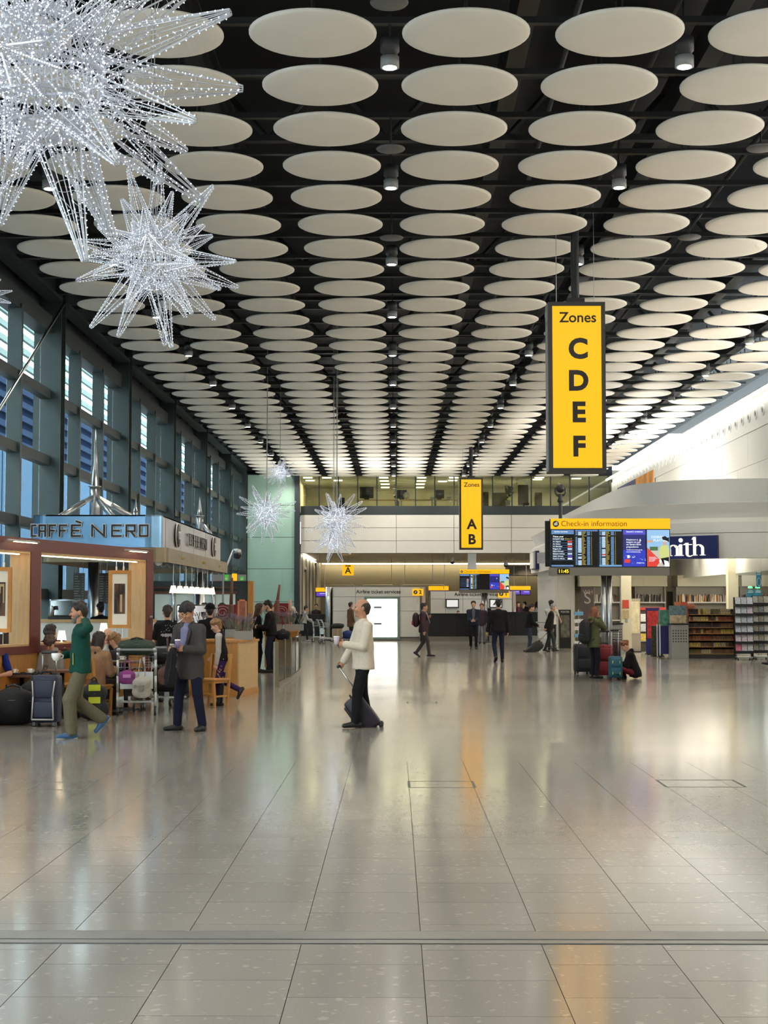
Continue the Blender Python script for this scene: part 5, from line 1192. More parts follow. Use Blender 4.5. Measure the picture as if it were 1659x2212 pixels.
e = empty('porter_stand', (0, 58.4, 0), label='tall black porter stand with glazed notices', cat='stand'); PX = lambda px: at(px, 1300, 58.4).x; PZ = lambda py: at(853, py, 58.4).z
MB().box((PX(1208), 0, 0), (PX(1233), .35, PZ(1317))).build('case', M_blackplastic, e); MB().box((PX(1211), -.01, PZ(1377)), (PX(1230), 0, PZ(1329))).build('glazed_notice', mat('notice_dim', s2l(110, 108, 94), .3, noise=.5, nscale=6), e); text('PORTER', 'lettering', M_edge, (PX(1220.5), -.008, PZ(1322)), .10, e, ext=.002, sx=.9)
e = empty('postcard_rack', (at(1250, 1400, 54).x, 54, 0), label='thin postcard rack at the left shop edge', cat='rack'); MB().cyl((0, 0, 0), (0, 0, 1.5), .02, n=8).build('pole', M_steel, e); MB().box((-.2, -.2, 0), (.2, .2, .04)).build('foot', M_steel, e)
for j in range(5): MB().box((-.16, -.10, .25+.26*j), (.16, .02, .38+.26*j)).build('postcard_tray', [CARDS[0], mat('sky_card', s2l(110, 160, 200), .5), CARDS[2]][j % 3], e)
# rear wall shelving with books
BOOKC = [mat('book_%d' % i, s2l(*c), .6) for i, c in enumerate(((216, 206, 190), (180, 120, 70), (70, 60, 56), (200, 170, 130), (150, 140, 136), (196, 130, 60), (110, 84, 70), (230, 224, 214), (90, 96, 90), (60, 44, 40)))]
book_me = [MB().box((-.018, 0, 0), (.018, .15, .23)).mesh('book', m) for m in BOOKC]
def bookshelf(px0, px1, label, pal, which, d=59.4):
    x0, x1 = BX(px0, d), BX(px1, d); zs_ = BZ(1300, d); e = empty('book_shelf', ((x0+x1)/2, d, 0), label=label, cat='shelf'); w = x1-x0
    MB().box((-w/2, .3, 0), (w/2, .34, BZ(1267, d))).build('back_panel', mat('shelf_taupe', (.28, .25, .21), .7), e); MB().box((-w/2, -.02, zs_-.05), (w/2, .3, zs_)).build('shelf_board', mat('shelf_edge', (.62, .60, .54), .4), e)
    MB().box((-w/2, -.02, zs_-.75), (w/2, .3, zs_-.70)).build('shelf_board', MATS['shelf_edge'], e); MB().box((-w/2, 0, 0), (-w/2+.04, .3, BZ(1267, d))).box((w/2-.04, 0, 0), (w/2, .3, BZ(1267, d))).build('upright', MATS['shelf_taupe'], e); MB().box((-w/2, 0, .0), (w/2, .3, .4)).build('plinth', MATS['brown_plinth'], e)
    n = int(w/.047); r2 = random.Random(px0)
    for k in range(n):
        if r2.random() < .06: continue
        inst(book_me[r2.choice(pal)], 'book', (e.location.x-w/2+.06+(w-.12)*k/n, d+.02, zs_), (0, R(r2.choice((0, 0, 3, -4, 8))), 0), scale=(1.1, 1, r2.uniform(.95, 1.35)), label='upright book on the %s' % which, cat='book', group='books on the %s' % which)
bookshelf(1461, 1574, 'wide rear book shelf right of the shop doorway', [0, 7, 3, 1, 5, 6, 4, 2], 'wide rear shelf'); bookshelf(1372, 1438, 'rear shelf of dark books left of the shop doorway', [2, 9, 8, 9, 4, 0], 'dark rear shelf'); bookshelf(1283, 1342, 'rear shelf of pale books behind the steel post', [0, 8, 7, 4, 6], 'rear shelf behind the steel post'); bookshelf(1599, 1670, 'rear book shelf behind the card racks', [6, 2, 3, 5], 'rear shelf behind the card racks')
e = empty('service_door', (0, DB-.02, 0), kind='structure', label='dark doorway in the shop rear wall'); MB().box((BX(1441), -.03, 0), (BX(1453), 0, BZ(1278))).build('door_leaf', M_darkbeam, e)
# blue self-service signs and lamps
def blue_sign(px0, px1, py0, py1, d, label, ring_=False):
    x0, x1, z0, z1 = at(px0, py1, d).x, at(px1, py0, d).x, at(px0, py1, d).z, at(px0, py0, d).z; e = empty('blue_sign', ((x0+x1)/2, d, z0), label=label, cat='sign'); w, h = x1-x0, z1-z0
    MB().box((-w/2, 0, 0), (w/2, .03, h)).build('panel', mat('cyan_panel', s2l(64, 160, 196), .5), e); g = MB().box((-w*.3, -.006, h*.84), (w*.3, 0, h*.92)).box((-w*.38, -.006, h*.7), (w*.38, 0, h*.78)).box((-w*.38, -.006, h*.6), (w*.38, 0, h*.66))
    if ring_: g.path([(w*.38*math.cos(t), -.008, h*.25+h*.19*math.sin(t)) for t in np.linspace(0, 6.29, 20)], .012, 4)
    else: MB().cyl((0, .02, -z0), (0, .02, 0), .02, n=6).build('stand', M_greymetal, e)
    g.build('print', M_edge, e)
    if ring_: MB().cyl((0, .015, h), (0, .015, ZF0+.56-z0), .006, n=5).build('hanger', M_greymetal, e)
blue_sign(1634, 1644.5, 1224, 1268, 48.5, 'tall blue hanging sign with a round mark', True); blue_sign(1613.5, 1629, 1274, 1291, 49.5, 'left blue panel of the self-service pair'); blue_sign(1630.5, 1645, 1273.5, 1291, 49.5, 'right blue panel of the self-service pair')
for px in (1620.5, 1636.5):
    p = at(px, 1271, 49.5); e = empty('status_lamp', p, label='small green status lamp above the %s self-service panel' % ('left' if px < 1630 else 'right'), cat='lamp'); MB().lathe([(.07, 0), (.08, .03), (.05, .07)], n=12).build('lamp_cap', mat('green_lamp', (.1, .6, .2), .4, emit=(.10, .80, .25), estr=1.5, sample=False), e, True); MB().cyl((0, .02, -p.z), (0, .02, 0), .02, n=6).build('stand', M_greymetal, e)
# red edged magazine table and small boxes on it
x0, x1, _, zt = unit_px(1368, 1436, 1312, 1412, 54.5); w = x1-x0; e = empty('magazine_counter', ((x0+x1)/2, 54.5, 0), label='magazine counter with a red edge in the shop', cat='counter')
MB().box((-w/2, 0, 0), (w/2, .6, zt-.1)).build('body', MATS['dark_back'], e); MB().box((-w/2-.03, -.03, zt-.1), (w/2+.03, .63, zt)).build('red_edge', mat('counter_red', s2l(170, 50, 46), .5, noise=.4, nscale=14), e)
for j in range(3): MB().box((-w/2, -.05, .35+.35*j), (w/2, 0, .38+.35*j)).build('ledge', M_greymetal, e)
mag_me = [MB().box((-.1, 0, 0), (.1, .015, .26)).mesh('magazine', m) for m in (CARDS[0], CARDS[4], BOOKC[5], M_goods[5], CARDS[1])]
for j in range(3):
    for k in range(int(w/.24)): inst(mag_me[(k*3+j) % 5], 'magazine', (e.location.x-w/2+.13+.24*k, 54.455, .38+.35*j), (R(-4), 0, 0), label='magazine on the red edged counter, %s ledge' % ('lower', 'middle', 'upper')[j], cat='magazine', group='magazines on the red edged counter')
for px, py, c in ((1462, 1312, (230, 130, 90)), (1476, 1312, (220, 100, 70))):
    p = at(px, 1330, 47.9); MB().box((p.x-.1, 47.7, at(px, 1331, 47.6).z), (p.x+.1, 47.78, at(px, 1300, 47.6).z)).build('price_card', mat('card_orange%d' % px, s2l(*c), .6), label='orange price card on the grey cabinet, %s' % ('left' if px < 1470 else 'right'), cat='card')
pm_ = at(1494, 1309, 47.9); MB().sph((pm_.x, 48.1, at(1494, 1316, 47.8).z+.05), (.17, .12, .14), 14, 8).build('round_cushion', mat('orange_plush', s2l(190, 130, 100), .9, noise=.2, nscale=20), label='round orange plush on top of the snack shelves', cat='toy', smooth=True)
# ================================================================== PEOPLE
class Field:
    """smooth union of tapered limbs and ellipsoids on a voxel grid, meshed with surface nets"""
    def __init__(s, h): s.h = h; s.pr = []; s.cuts = []
    def cone(s, a, b, r0, r1, k=.02, lat=None, fac=1.0):
        s.pr.append(('c', np.array(a, float), np.array(b, float), r0, r1, k, None if lat is None else np.array(lat, float), fac)); return s
    def ell(s, c, r, k=.02, M=None):
        s.pr.append(('e', np.array(c, float), np.array(r, float), None, None, k, None if M is None else np.array(M, float), 1.0)); return s
    def trim(s, p, n): s.pr.append(('k', np.array(p, float), np.array(n, float), 0, 0, 0, None, 0)); return s   # trims what was added so far
    def cut(s, p, n): s.cuts.append((np.array(p, float), np.array(n, float))); return s   # removes the side n points to
    def mesh(s):
        h = s.h; los = []; his = []
        for q in s.pr:
            if q[0] == 'k': los.append(None); his.append(None)
            elif q[0] == 'c':
                m = max(q[3], q[4])*max(1, q[7]) + .03; los.append(np.minimum(q[1], q[2])-m); his.append(np.maximum(q[1], q[2])+m)
            else: m = max(q[2])+.03; los.append(q[1]-m); his.append(q[1]+m)
        lo = np.min([l for l in los if l is not None], 0)-h; hi = np.max([l for l in his if l is not None], 0)+h
        n = np.ceil((hi-lo)/h).astype(int)+1; F = np.full(n, 1.0, np.float32)
        ax = [lo[i]+h*np.arange(n[i]) for i in range(3)]
        for q, l, u in zip(s.pr, los, his):
            if q[0] == 'k':
                X, Y, Z = np.meshgrid(*ax, indexing='ij', sparse=True); F = np.maximum(F, ((X-q[1][0])*q[2][0]+(Y-q[1][1])*q[2][1]+(Z-q[1][2])*q[2][2]).astype(np.float32)); continue
            i0 = np.maximum(0, ((l-lo)/h).astype(int)); i1 = np.minimum(n, ((u-lo)/h).astype(int)+2)
            X, Y, Z = np.meshgrid(*[ax[i][i0[i]:i1[i]] for i in range(3)], indexing='ij', sparse=True)
            if q[0] == 'c':
                a, b, r0, r1, k, lat, fac = q[1:]
                dx, dy, dz = X-a[0], Y-a[1], Z-a[2]; ab = b-a
                if lat is not None:
                    t = (dx*lat[0]+dy*lat[1]+dz*lat[2])*(1/fac-1); dx = dx+t*lat[0]; dy = dy+t*lat[1]; dz = dz+t*lat[2]
                    ab = ab + lat*(ab@lat)*(1/fac-1)
                L2 = max(ab@ab, 1e-9); t = np.clip((dx*ab[0]+dy*ab[1]+dz*ab[2])/L2, 0, 1)
                d = np.sqrt((dx-t*ab[0])**2+(dy-t*ab[1])**2+(dz-t*ab[2])**2)-(r0+(r1-r0)*t)
            else:
                c, r, k, M = q[1], q[2], q[5], q[6]
                dx, dy, dz = X-c[0], Y-c[1], Z-c[2]
                if M is not None: dx, dy, dz = [dx*M[i][0]+dy*M[i][1]+dz*M[i][2] for i in range(3)]
                k0 = np.sqrt((dx/r[0])**2+(dy/r[1])**2+(dz/r[2])**2); k1 = np.sqrt((dx/r[0]**2)**2+(dy/r[1]**2)**2+(dz/r[2]**2)**2)+1e-9
                d = k0*(k0-1)/k1
            S = F[i0[0]:i1[0], i0[1]:i1[1], i0[2]:i1[2]]
            w = np.maximum(k-np.abs(S-d), 0)/k
            S[...] = np.minimum(S, d)-w*w*k*.25
        if s.cuts:
            X, Y, Z = np.meshgrid(*ax, indexing='ij', sparse=True)
            for p, nn in s.cuts: F = np.maximum(F, (X-p[0])*nn[0]+(Y-p[1])*nn[1]+(Z-p[2])*nn[2])
        # surface nets
        I = F < 0; c = [slice(None, -1), slice(1, None)]
        cnt = sum(I[c[i], c[j], c[k]].astype(np.int8) for i in (0, 1) for j in (0, 1) for k in (0, 1))
        act = (cnt > 0) & (cnt < 8); ids = np.full(act.shape, -1, np.int64); cells = np.argwhere(act); ids[act] = np.arange(len(cells))
        if not len(cells): return np.zeros((0, 3)), np.zeros((0, 4), int)
        acc = np.zeros((len(cells), 3)); num = np.zeros(len(cells)); cx, cy, cz = cells.T
        for A in range(3):
            for o1 in (0, 1):
                for o2 in (0, 1):
                    o = [0, 0, 0]; B, C_ = [q for q in range(3) if q != A]; o[B] = o1; o[C_] = o2; e = list(o); e[A] = 1
                    f0 = F[cx+o[0], cy+o[1], cz+o[2]]; f1 = F[cx+e[0], cy+e[1], cz+e[2]]; m = (f0 < 0) != (f1 < 0)
                    t = np.where(m, f0/(f0-f1+1e-12), 0); p = np.zeros((len(cells), 3)); p[:, B] = o1; p[:, C_] = o2; p[:, A] = t
                    acc[m] += p[m]; num[m] += 1
        V = lo + h*(cells + acc/num[:, None]); quads = []
        for A in range(3):
            B, C_ = (A+1) % 3, (A+2) % 3; sl0 = [slice(None)]*3; sl1 = [slice(None)]*3; sl0[A] = slice(None, -1); sl1[A] = slice(1, None)
            ch = I[tuple(sl0)] != I[tuple(sl1)]; ch[tuple([slice(None) if q == A else 0 for q in range(3)])] = False
            for q in (B, C_):
                z = [slice(None)]*3; z[q] = 0; ch[tuple(z)] = False; z[q] = -1; ch[tuple(z)] = False
            e = np.argwhere(ch); ins = I[tuple(e.T)]
            def cid(db, dc):
                w = e.copy(); w[:, B] -= db; w[:, C_] -= dc; return ids[tuple(w.T)]
            Q = np.stack([cid(0, 0), cid(1, 0), cid(1, 1), cid(0, 1)], 1); Q[~ins] = Q[~ins][:, ::-1]; quads.append(Q)
        return V, np.concatenate(quads)
def np_mesh(name, parts, mats_):       # parts: list of (V, Q, material index)
    me = bpy.data.meshes.new(name); V = np.concatenate([p[0] for p in parts]); off = 0; Qs = []; mi = []
    for v, q, m in parts: Qs.append(q+off); off += len(v); mi.append(np.full(len(q), m, np.int32))
    Q = np.concatenate(Qs)[:, ::-1].astype(np.int32); mi = np.concatenate(mi)
    me.vertices.add(len(V)); me.vertices.foreach_set('co', V.astype(np.float32).ravel()); me.loops.add(Q.size); me.loops.foreach_set('vertex_index', Q.ravel())
    me.polygons.add(len(Q)); me.polygons.foreach_set('loop_start', np.arange(0, Q.size, 4, dtype=np.int32)); me.polygons.foreach_set('use_smooth', np.ones(len(Q), bool))
    for m in mats_: me.materials.append(m)
    me.polygons.foreach_set('material_index', mi); me.update(calc_edges=True); me.validate(); return me
V3 = lambda *a: np.array(a, float)
def nrm(v): return v/(np.linalg.norm(v)+1e-9)
def ik(a, b, l1, l2, pole):
    d = b-a; L = np.linalg.norm(d)
    if L > (l1+l2)*.995: b = a+d/L*(l1+l2)*.995; d = b-a; L = np.linalg.norm(d)
    x = (l1*l1-l2*l2+L*L)/(2*L); hgt = math.sqrt(max(l1*l1-x*x, 0)); u = d/L; p = pole-u*(pole@u)
    return a+u*x+nrm(p)*hgt, b
SKIN = dict(fair=s2l(206, 158, 132), tan=s2l(184, 132, 102), asian=s2l(190, 140, 108), dark=s2l(120, 80, 60))
HAIR = dict(black=s2l(26, 22, 22), brown=s2l(70, 48, 34), dark=s2l(44, 34, 30), grey=s2l(150, 148, 142), auburn=s2l(122, 70, 40), sandy=s2l(140, 104, 64), white=s2l(205, 200, 190))
def cloth(c, bump=.35, noise=.06): return mat('cloth_%d_%d_%d' % c, s2l(*c), .85, noise=noise, nscale=26, bump=bump, bscale=22, spec=.2)
def person(label, loc, heading, H=1.72, g=1.0, hip=(0, 0, 0), lean=0, feet=None, hands=None, poles=(None, None), hyaw=0, hpitch=0, htilt=0, skin='fair', hair='dark', style='short', beard=None,
           top=(60, 60, 60), bot=(40, 42, 50), shoes=(25, 22, 20), hem=-.02, loose=0.0, sleeve=1.0, inner=None, belly=0.0, vox=.014, name='person', coat=0.0, hood=False, curl=(.5, .5), legloose=0.0, vest=None, sole=None, group=None, knees=None, hat=None, skirt=None):
    s = H/1.75; S = lambda v: np.array(v, float)
    P = S((0, 0, .955)) + S(hip); la = R(lean); u = V3(0, math.sin(la), math.cos(la)); fwd = V3(0, math.cos(la), -math.sin(la)); X = V3(1, 0, 0)
    SC = P+u*.47; NB = P+u*.535
    if feet is None: feet = [(-.10, .02, .085, 8, 0), (.10, -.02, .085, -8, 0)]
    if hands is None: hands = [S((-.27, .06, .80)) + S(hip), S((.27, .06, .80)) + S(hip)]
    hn = [S(q) for q in hands]
    # joints
    L = []
    for i, sg in enumerate((-1, 1)):
        hj = P+X*sg*.088-u*.03; ank = S(feet[i][:3]); kp = V3(sg*.12, 1, .1) if knees is None else S(knees[i])
        kn, ank = ik(hj, ank, .43, .42, kp); L.append((hj, kn, ank, R(feet[i][3]), R(feet[i][4])))
    Aj = []
    for i, sg in enumerate((-1, 1)):
        sj = SC+X*sg*.172*min(g, 1.1)-u*.028; pole = S(poles[i]) if poles[i] is not None else V3(sg*.5, -.8, -.35)
        el, wr = ik(sj, hn[i], .29, .255, pole); Aj.append((sj, el, wr))
    hy, hp = R(hyaw), R(hpitch); ht = R(htilt)
    up0 = nrm(V3(0, math.sin(la*.6), math.cos(la*.6)))
    hf = V3(-math.sin(hy)*math.cos(hp), math.cos(hy)*math.cos(hp), math.sin(hp)); hr = nrm(np.cross(hf, up0)); hu = np.cross(hr, hf); hr, hu = hr*math.cos(ht)+hu*math.sin(ht), hu*math.cos(ht)-hr*math.sin(ht)
    hc = NB+up0*.055+hu*.105+hf*.022; M = np.array([hr, hf, hu])
    def h_(x, y, z): return hc+hr*x+hf*y+hu*z
    skm = mat('skin_'+skin, SKIN[skin], .55, noise=.05, nscale=30, spec=.35)
    def fin(F): V, Q = F.mesh(); return V*s, Q
    parts = []
    B = Field(max(vox, .013))         # trunk, limbs
    B.cone(P-u*.02, P+u*.3, .09*g, .09*g, .05, X, 1.4).cone(P+u*.3, SC-u*.03, .085, .07, .05, X, 1.5)
    B.cone(NB-u*.05, hc-hu*.06, .055, .05, .03)
    for (hj, kn, an, yw, pt) in L: B.cone(hj, kn, .07, .048, .03).cone(kn, an, .048, .034, .02)
    for (sj, el, wr) in Aj: B.cone(SC, sj, .05, .05, .03).cone(sj, el, .045, .037, .02).cone(el, wr, .036, .024, .02)
    parts.append((*fin(B), 0))
    hv = min(vox*.6, .009)
    Hd = Field(hv); Hd.ell(h_(0, -.012, .03), (.076, .098, .095), .02, M).ell(h_(0, .012, -.02), (.066, .082, .095), .03, M).cone(h_(0, .03, -.05), h_(0, .062, -.098), .045, .028, .03).cone(h_(0, .088, .012), h_(0, .112, -.028), .009, .015, .012)
    Hd.cone(h_(-.035, .080, .030), h_(.035, .080, .030), .014, .014, .015).ell(h_(-.04, .066, -.025), (.025, .025, .025), .02, M).ell(h_(.04, .066, -.025), (.025, .025, .025), .02, M).ell(h_(0, .092, -.060), (.024, .012, .011), .008, M)
    for sg in (-1, 1): Hd.ell(h_(sg*.078, -.012, -.008), (.012, .022, .034), .006, M)
    Hd.cone(hc-hu*.05-hf*.01, NB-u*.06, .052, .056, .03)
    parts.append((*fin(Hd), 0))
    for i, (sj, el, wr) in enumerate(Aj):
        sg = (-1, 1)[i]; d = nrm(wr-el); hf_ = Field(min(.0065, hv)); cu = curl[i]
        inw = nrm(V3(-sg, .35, 0) - d*(V3(-sg, .35, 0)@d)); wv = nrm(np.cross(d, inw)); pc = wr+d*.05
        hf_.cone(wr-d*.05, wr+d*.01, .025, .024, .015).cone(wr+d*.015, wr+d*.075, .018, .018, .015, wv, 2.0)
        for k, (off, ln, rd) in enumerate(((-.030, .070, .0088), (-.010, .080, .009), (.010, .076, .0088), (.029, .060, .0078))):
            k0 = wr+d*(.085 if abs(off) < .02 else .078)+wv*off; a1 = cu*1.0; a2 = cu*2.2; d1 = d*math.cos(a1)+inw*math.sin(a1); d2 = d*math.cos(a2)+inw*math.sin(a2)
            k1 = k0+d1*ln*.55; hf_.cone(k0-d*.01, k1, rd, rd*.95, .005).cone(k1, k1+d2*ln*.5, rd*.95, rd*.8, .004)
        tw = -wv if (wv@V3(0, 1, .3)) < 0 else wv
        t0 = wr+d*.025+tw*.030; t1 = t0+nrm(d*.8+tw*.7+inw*.35)*.04; hf_.cone(wr+d*.02+tw*.01, t0, .013, .012, .008).cone(t0, t1, .0115, .0105, .005).cone(t1, t1+nrm(d+inw*.5)*.028, .0105, .008, .004)
        parts.append((*fin(hf_), 0))
    body = bpy.data.objects.new(name, np_mesh('body', parts, [skm])); COL.objects.link(body); body.location = loc; body.rotation_euler = (0, 0, R(heading)); tag(body, label, 'person', group)
    def child(nm, F, m):
        V, Q = fin(F)
        if len(V) == 0: return None
        o = bpy.data.objects.new(nm, np_mesh(nm, [(V, Q, 0)], [m])); COL.objects.link(o); o.parent = body; return o
    # trousers
    T = Field(vox); lo_ = legloose
    T.cone(P-u*.03, P+u*.07, .112*g, .105*g, .04, X, 1.38)
    for (hj, kn, an, yw, pt) in L: T.cone(hj, kn, .086*g, .064+lo_, .04).cone(kn, an-nrm(an-kn)*.01, .063+lo_, .054+lo_, .02)
    child('trousers', T, cloth(bot))
    if skirt:
        K = Field(vox); K.cone(P+u*.02, P-V3(0, 0, .40), .12, .15, .03, X, 1.3); child('skirt', K, cloth(skirt))
    # upper garment
    C_ = Field(vox); gl = g+loose*2; q = .010+loose
    C_.cone(P+u*(hem), P+u*.16, .124*gl+.012, .114*gl+.004, .04, X, 1.34).cone(P+u*.16, P+u*.38, .110*gl, .112*gl, .05, X, 1.46).cone(NB-u*.075-X*.03, Aj[0][0], .078+loose*.4, .062+loose*.5, .04).cone(NB-u*.075+X*.03, Aj[1][0], .078+loose*.4, .062+loose*.5, .04).cone(SC-u*.02, NB-u*.01, .09, .058, .03)
    if belly: C_.ell(P+u*.13+fwd*(.06+belly*.3), (.15, .08+belly, .16), .05)
    if coat: C_.cone(P+u*.02, P-V3(0, 0, coat)+V3(0, -.01, 0), .125*gl, .135*gl, .04, X, 1.38)
    C_.trim(P-V3(0, 0, coat+.05) if coat else P+u*(hem-.035), -V3(0, 0, 1) if coat else -u)
    SL = Field(vox) if vest else C_
    for (sj, el, wr) in Aj:
        e2 = el if sleeve > .5 else sj+(el-sj)*.75
        SL.cone(sj, e2, .060+q*.6, .050+q*.6, .03)
        if sleeve > .5: SL.cone(el, wr-nrm(wr-el)*.012, .049+q*.6, .037+q*.8, .02)
    if hood: C_.cone(NB-fwd*.07-X*.06, NB-fwd*.07+X*.06, .055, .055, .03)
    child('vest' if vest else ('coat' if coat else 'top'), C_, cloth(vest or top))
    if vest: SL.cone(SC-X*.12, SC+X*.12, .07, .07, .03); child('sleeves', SL, cloth(top))
    if inner:
        N_ = Field(min(vox, .010)); f0 = SC+fwd*(.100+loose*.7)-u*.03; f1 = P+u*.17+fwd*(.128+loose*2.0+belly*.9)*g; N_.cone(f0, f1, .046, .026, .02, X, 1.45).cone(NB+fwd*.045, f0, .042, .036, .02); child('shirt', N_, cloth(inner))
        if coat:
            for sg in (-1, 1):
                LP = Field(.010); LP.cone(NB+fwd*.035+X*sg*.062, f0+X*sg*.085-u*.05+fwd*.008, .016, .026, .01, fwd, .5).cone(f0+X*sg*.085-u*.05+fwd*.008, f1+X*sg*.035+fwd*.006, .026, .012, .01, fwd, .5); child('lapel', LP, cloth(tuple(int(q*.85) for q in top)))
    # shoes
    for (hj, kn, an, yw, pt) in L:
        d = V3(-math.sin(yw)*math.cos(pt), math.cos(yw)*math.cos(pt), math.sin(pt)); n_ = V3(-math.sin(yw)*-math.sin(pt), -math.cos(yw)*math.sin(pt), math.cos(pt)); sd = np.cross(d, n_)
        Sh = Field(min(vox, .011)); b0 = an-n_*.048; Sh.cone(b0-d*.05, b0+d*.06, .040, .042, .03).cone(b0+d*.06-n_*.004, b0+d*.165-n_*.008, .040, .032, .03, sd, 1.15).cone(an-n_*.05, an+n_*.01, .045, .044, .03); Sh.cut(b0-n_*.036, -n_); o = child('shoe', Sh, mat('shoe_%d_%d_%d' % shoes, s2l(*shoes), .45))
        if sole:
            So = Field(.010); So.cone(b0-d*.05-n_*.03, b0+d*.16-n_*.03, .036, .034, .02, sd, 1.1); So.cut(b0-n_*.02, n_).cut(b0-n_*.040, -n_); child('shoe_sole', So, mat('sole_%d_%d_%d' % sole, s2l(*sole), .6))
    # hair
    hm = mat('hair_'+hair, HAIR[hair], .6, noise=.3, nscale=40, bump=.5, bscale=60) if style != 'scarf' else cloth((206, 196, 184))
    A_h = Field(min(vox, .010)); base_r = (.081, .102, .099)
    if style == 'short': A_h.ell(h_(0, -.014, .036), base_r, .01, M).cone(h_(0, -.06, .0), h_(0, -.055, -.05), .065, .05, .02); A_h.cut(h_(0, .045, .035), nrm(hf*.85-hu*.55))
    elif style == 'thick':
        A_h.ell(h_(0, -.012, .045), (.087, .106, .104), .01, M).cone(h_(0, -.06, .0), h_(0, -.055, -.06), .066, .053, .02).cone(h_(-.045, .06, .085), h_(.045, .062, .09), .03, .026, .03); A_h.trim(h_(0, .052, .030), nrm(hf*.8-hu*.6)); r5 = random.Random(len(label)+3)
        for k in range(9): xx = -.062+.0155*k; A_h.cone(h_(xx, .070-.25*abs(xx), .088), h_(xx+r5.uniform(-.012, .012), .094-.45*abs(xx), .050+r5.uniform(-.016, .016)), .015, .007, .008)
    elif style == 'bald': A_h.ell(h_(0, -.022, .016), (.083, .101, .09), .01, M).cone(h_(0, -.06, .0), h_(0, -.06, -.05), .06, .05, .02); A_h.cut(h_(0, -.005, .05), nrm(hf*.75+hu*.7)).cut(h_(0, .02, .0), nrm(hf))
    elif style == 'long': A_h.ell(h_(0, -.014, .036), (.092, .112, .106), .01, M).cone(h_(-.045, -.05, -.0), h_(-.06, -.07, -.26), .06, .045, .03).cone(h_(.045, -.05, -.0), h_(.06, -.07, -.26), .06, .045, .03).cone(h_(-.075, .01, .0), h_(-.085, .015, -.20), .026, .02, .03).cone(h_(.075, .01, .0), h_(.085, .015, -.20), .026, .02, .03); A_h.cut(h_(0, .055, .02), nrm(hf*.95-hu*.3))
    elif style == 'bun': A_h.ell(h_(0, -.014, .036), base_r, .01, M).ell(h_(0, -.11, .06), (.045, .045, .045), .02); A_h.cut(h_(0, .05, .035), nrm(hf*.85-hu*.55))
    elif style == 'scarf': A_h.ell(h_(0, -.012, .02), (.098, .118, .122), .02, M).cone(h_(0, -.02, -.06), NB-u*.04, .09, .12, .05); A_h.cut(h_(0, .062, 0), hf)
    if style in ('thick', 'long', 'short', 'bun'):
        r4 = random.Random(len(label)); amp = .016 if style == 'thick' else .007
        for _ in range(34):
            t = r4.uniform(0, 2*PI); zz = r4.uniform(.0, 1.0); rr_ = math.sqrt(1-zz*zz); A_h.ell(h_(.086*rr_*math.cos(t), -.012+.108*rr_*math.sin(t), .036+.104*zz), (.016+amp*.6,)*3, .010)
    child('hair' if style != 'scarf' else 'headscarf', A_h, hm)
    if hat:
        Ht = Field(.012); Ht.ell(h_(0, -.01, .08), (.10, .115, .085), .02, M).cone(h_(0, 0, .055)-hr*.0, h_(0, .0, .05), .12, .14, .02, hu, .12); child('hat', Ht, cloth(hat))
    if beard:
        Bd = Field(.009); Bd.cone(h_(-.064, .005, -.035), h_(0, .054, -.092), .021, .037, .03).cone(h_(.064, .005, -.035), h_(0, .054, -.092), .021, .037, .03).cone(h_(-.026, .088, -.046), h_(.026, .088, -.046), .008, .008, .01).cone(h_(0, .055, -.095), h_(0, .066, -.125 if beard == 'long' else -.105), .030, .020, .02); child('beard', Bd, mat('beard_grey', s2l(110, 102, 94), .8, noise=.3, nscale=50))
    if vox <= .0145:
        ey = MB()
        for sg in (-1, 1): ey.sph(tuple(h_(sg*.031, .086, .010)*s), .0105*s, 8, 6)
        ey.build('eyes', mat('eye_dark', (.02, .015, .012), .2), body, True)
        MB().sph(tuple(h_(0, .104, -.060)*s), (.020*s, .006*s, .004*s), 8, 5).build('mouth', mat('lip', s2l(140, 80, 72), .5), body, True)
    body['wrist_l'] = [float(q) for q in (Aj[0][2]+nrm(Aj[0][2]-Aj[0][1])*.075)*s]; body['wrist_r'] = [float(q) for q in (Aj[1][2]+nrm(Aj[1][2]-Aj[1][1])*.075)*s]
    return body
def hand_pos(b, side):
    v = Vector(b['wrist_'+side]); return Matrix.Translation(b.location) @ Matrix.Rotation(b.rotation_euler.z, 4, 'Z') @ v
def local(b, v): return Matrix.Translation(b.location) @ Matrix.Rotation(b.rotation_euler.z, 4, 'Z') @ Vector(v)
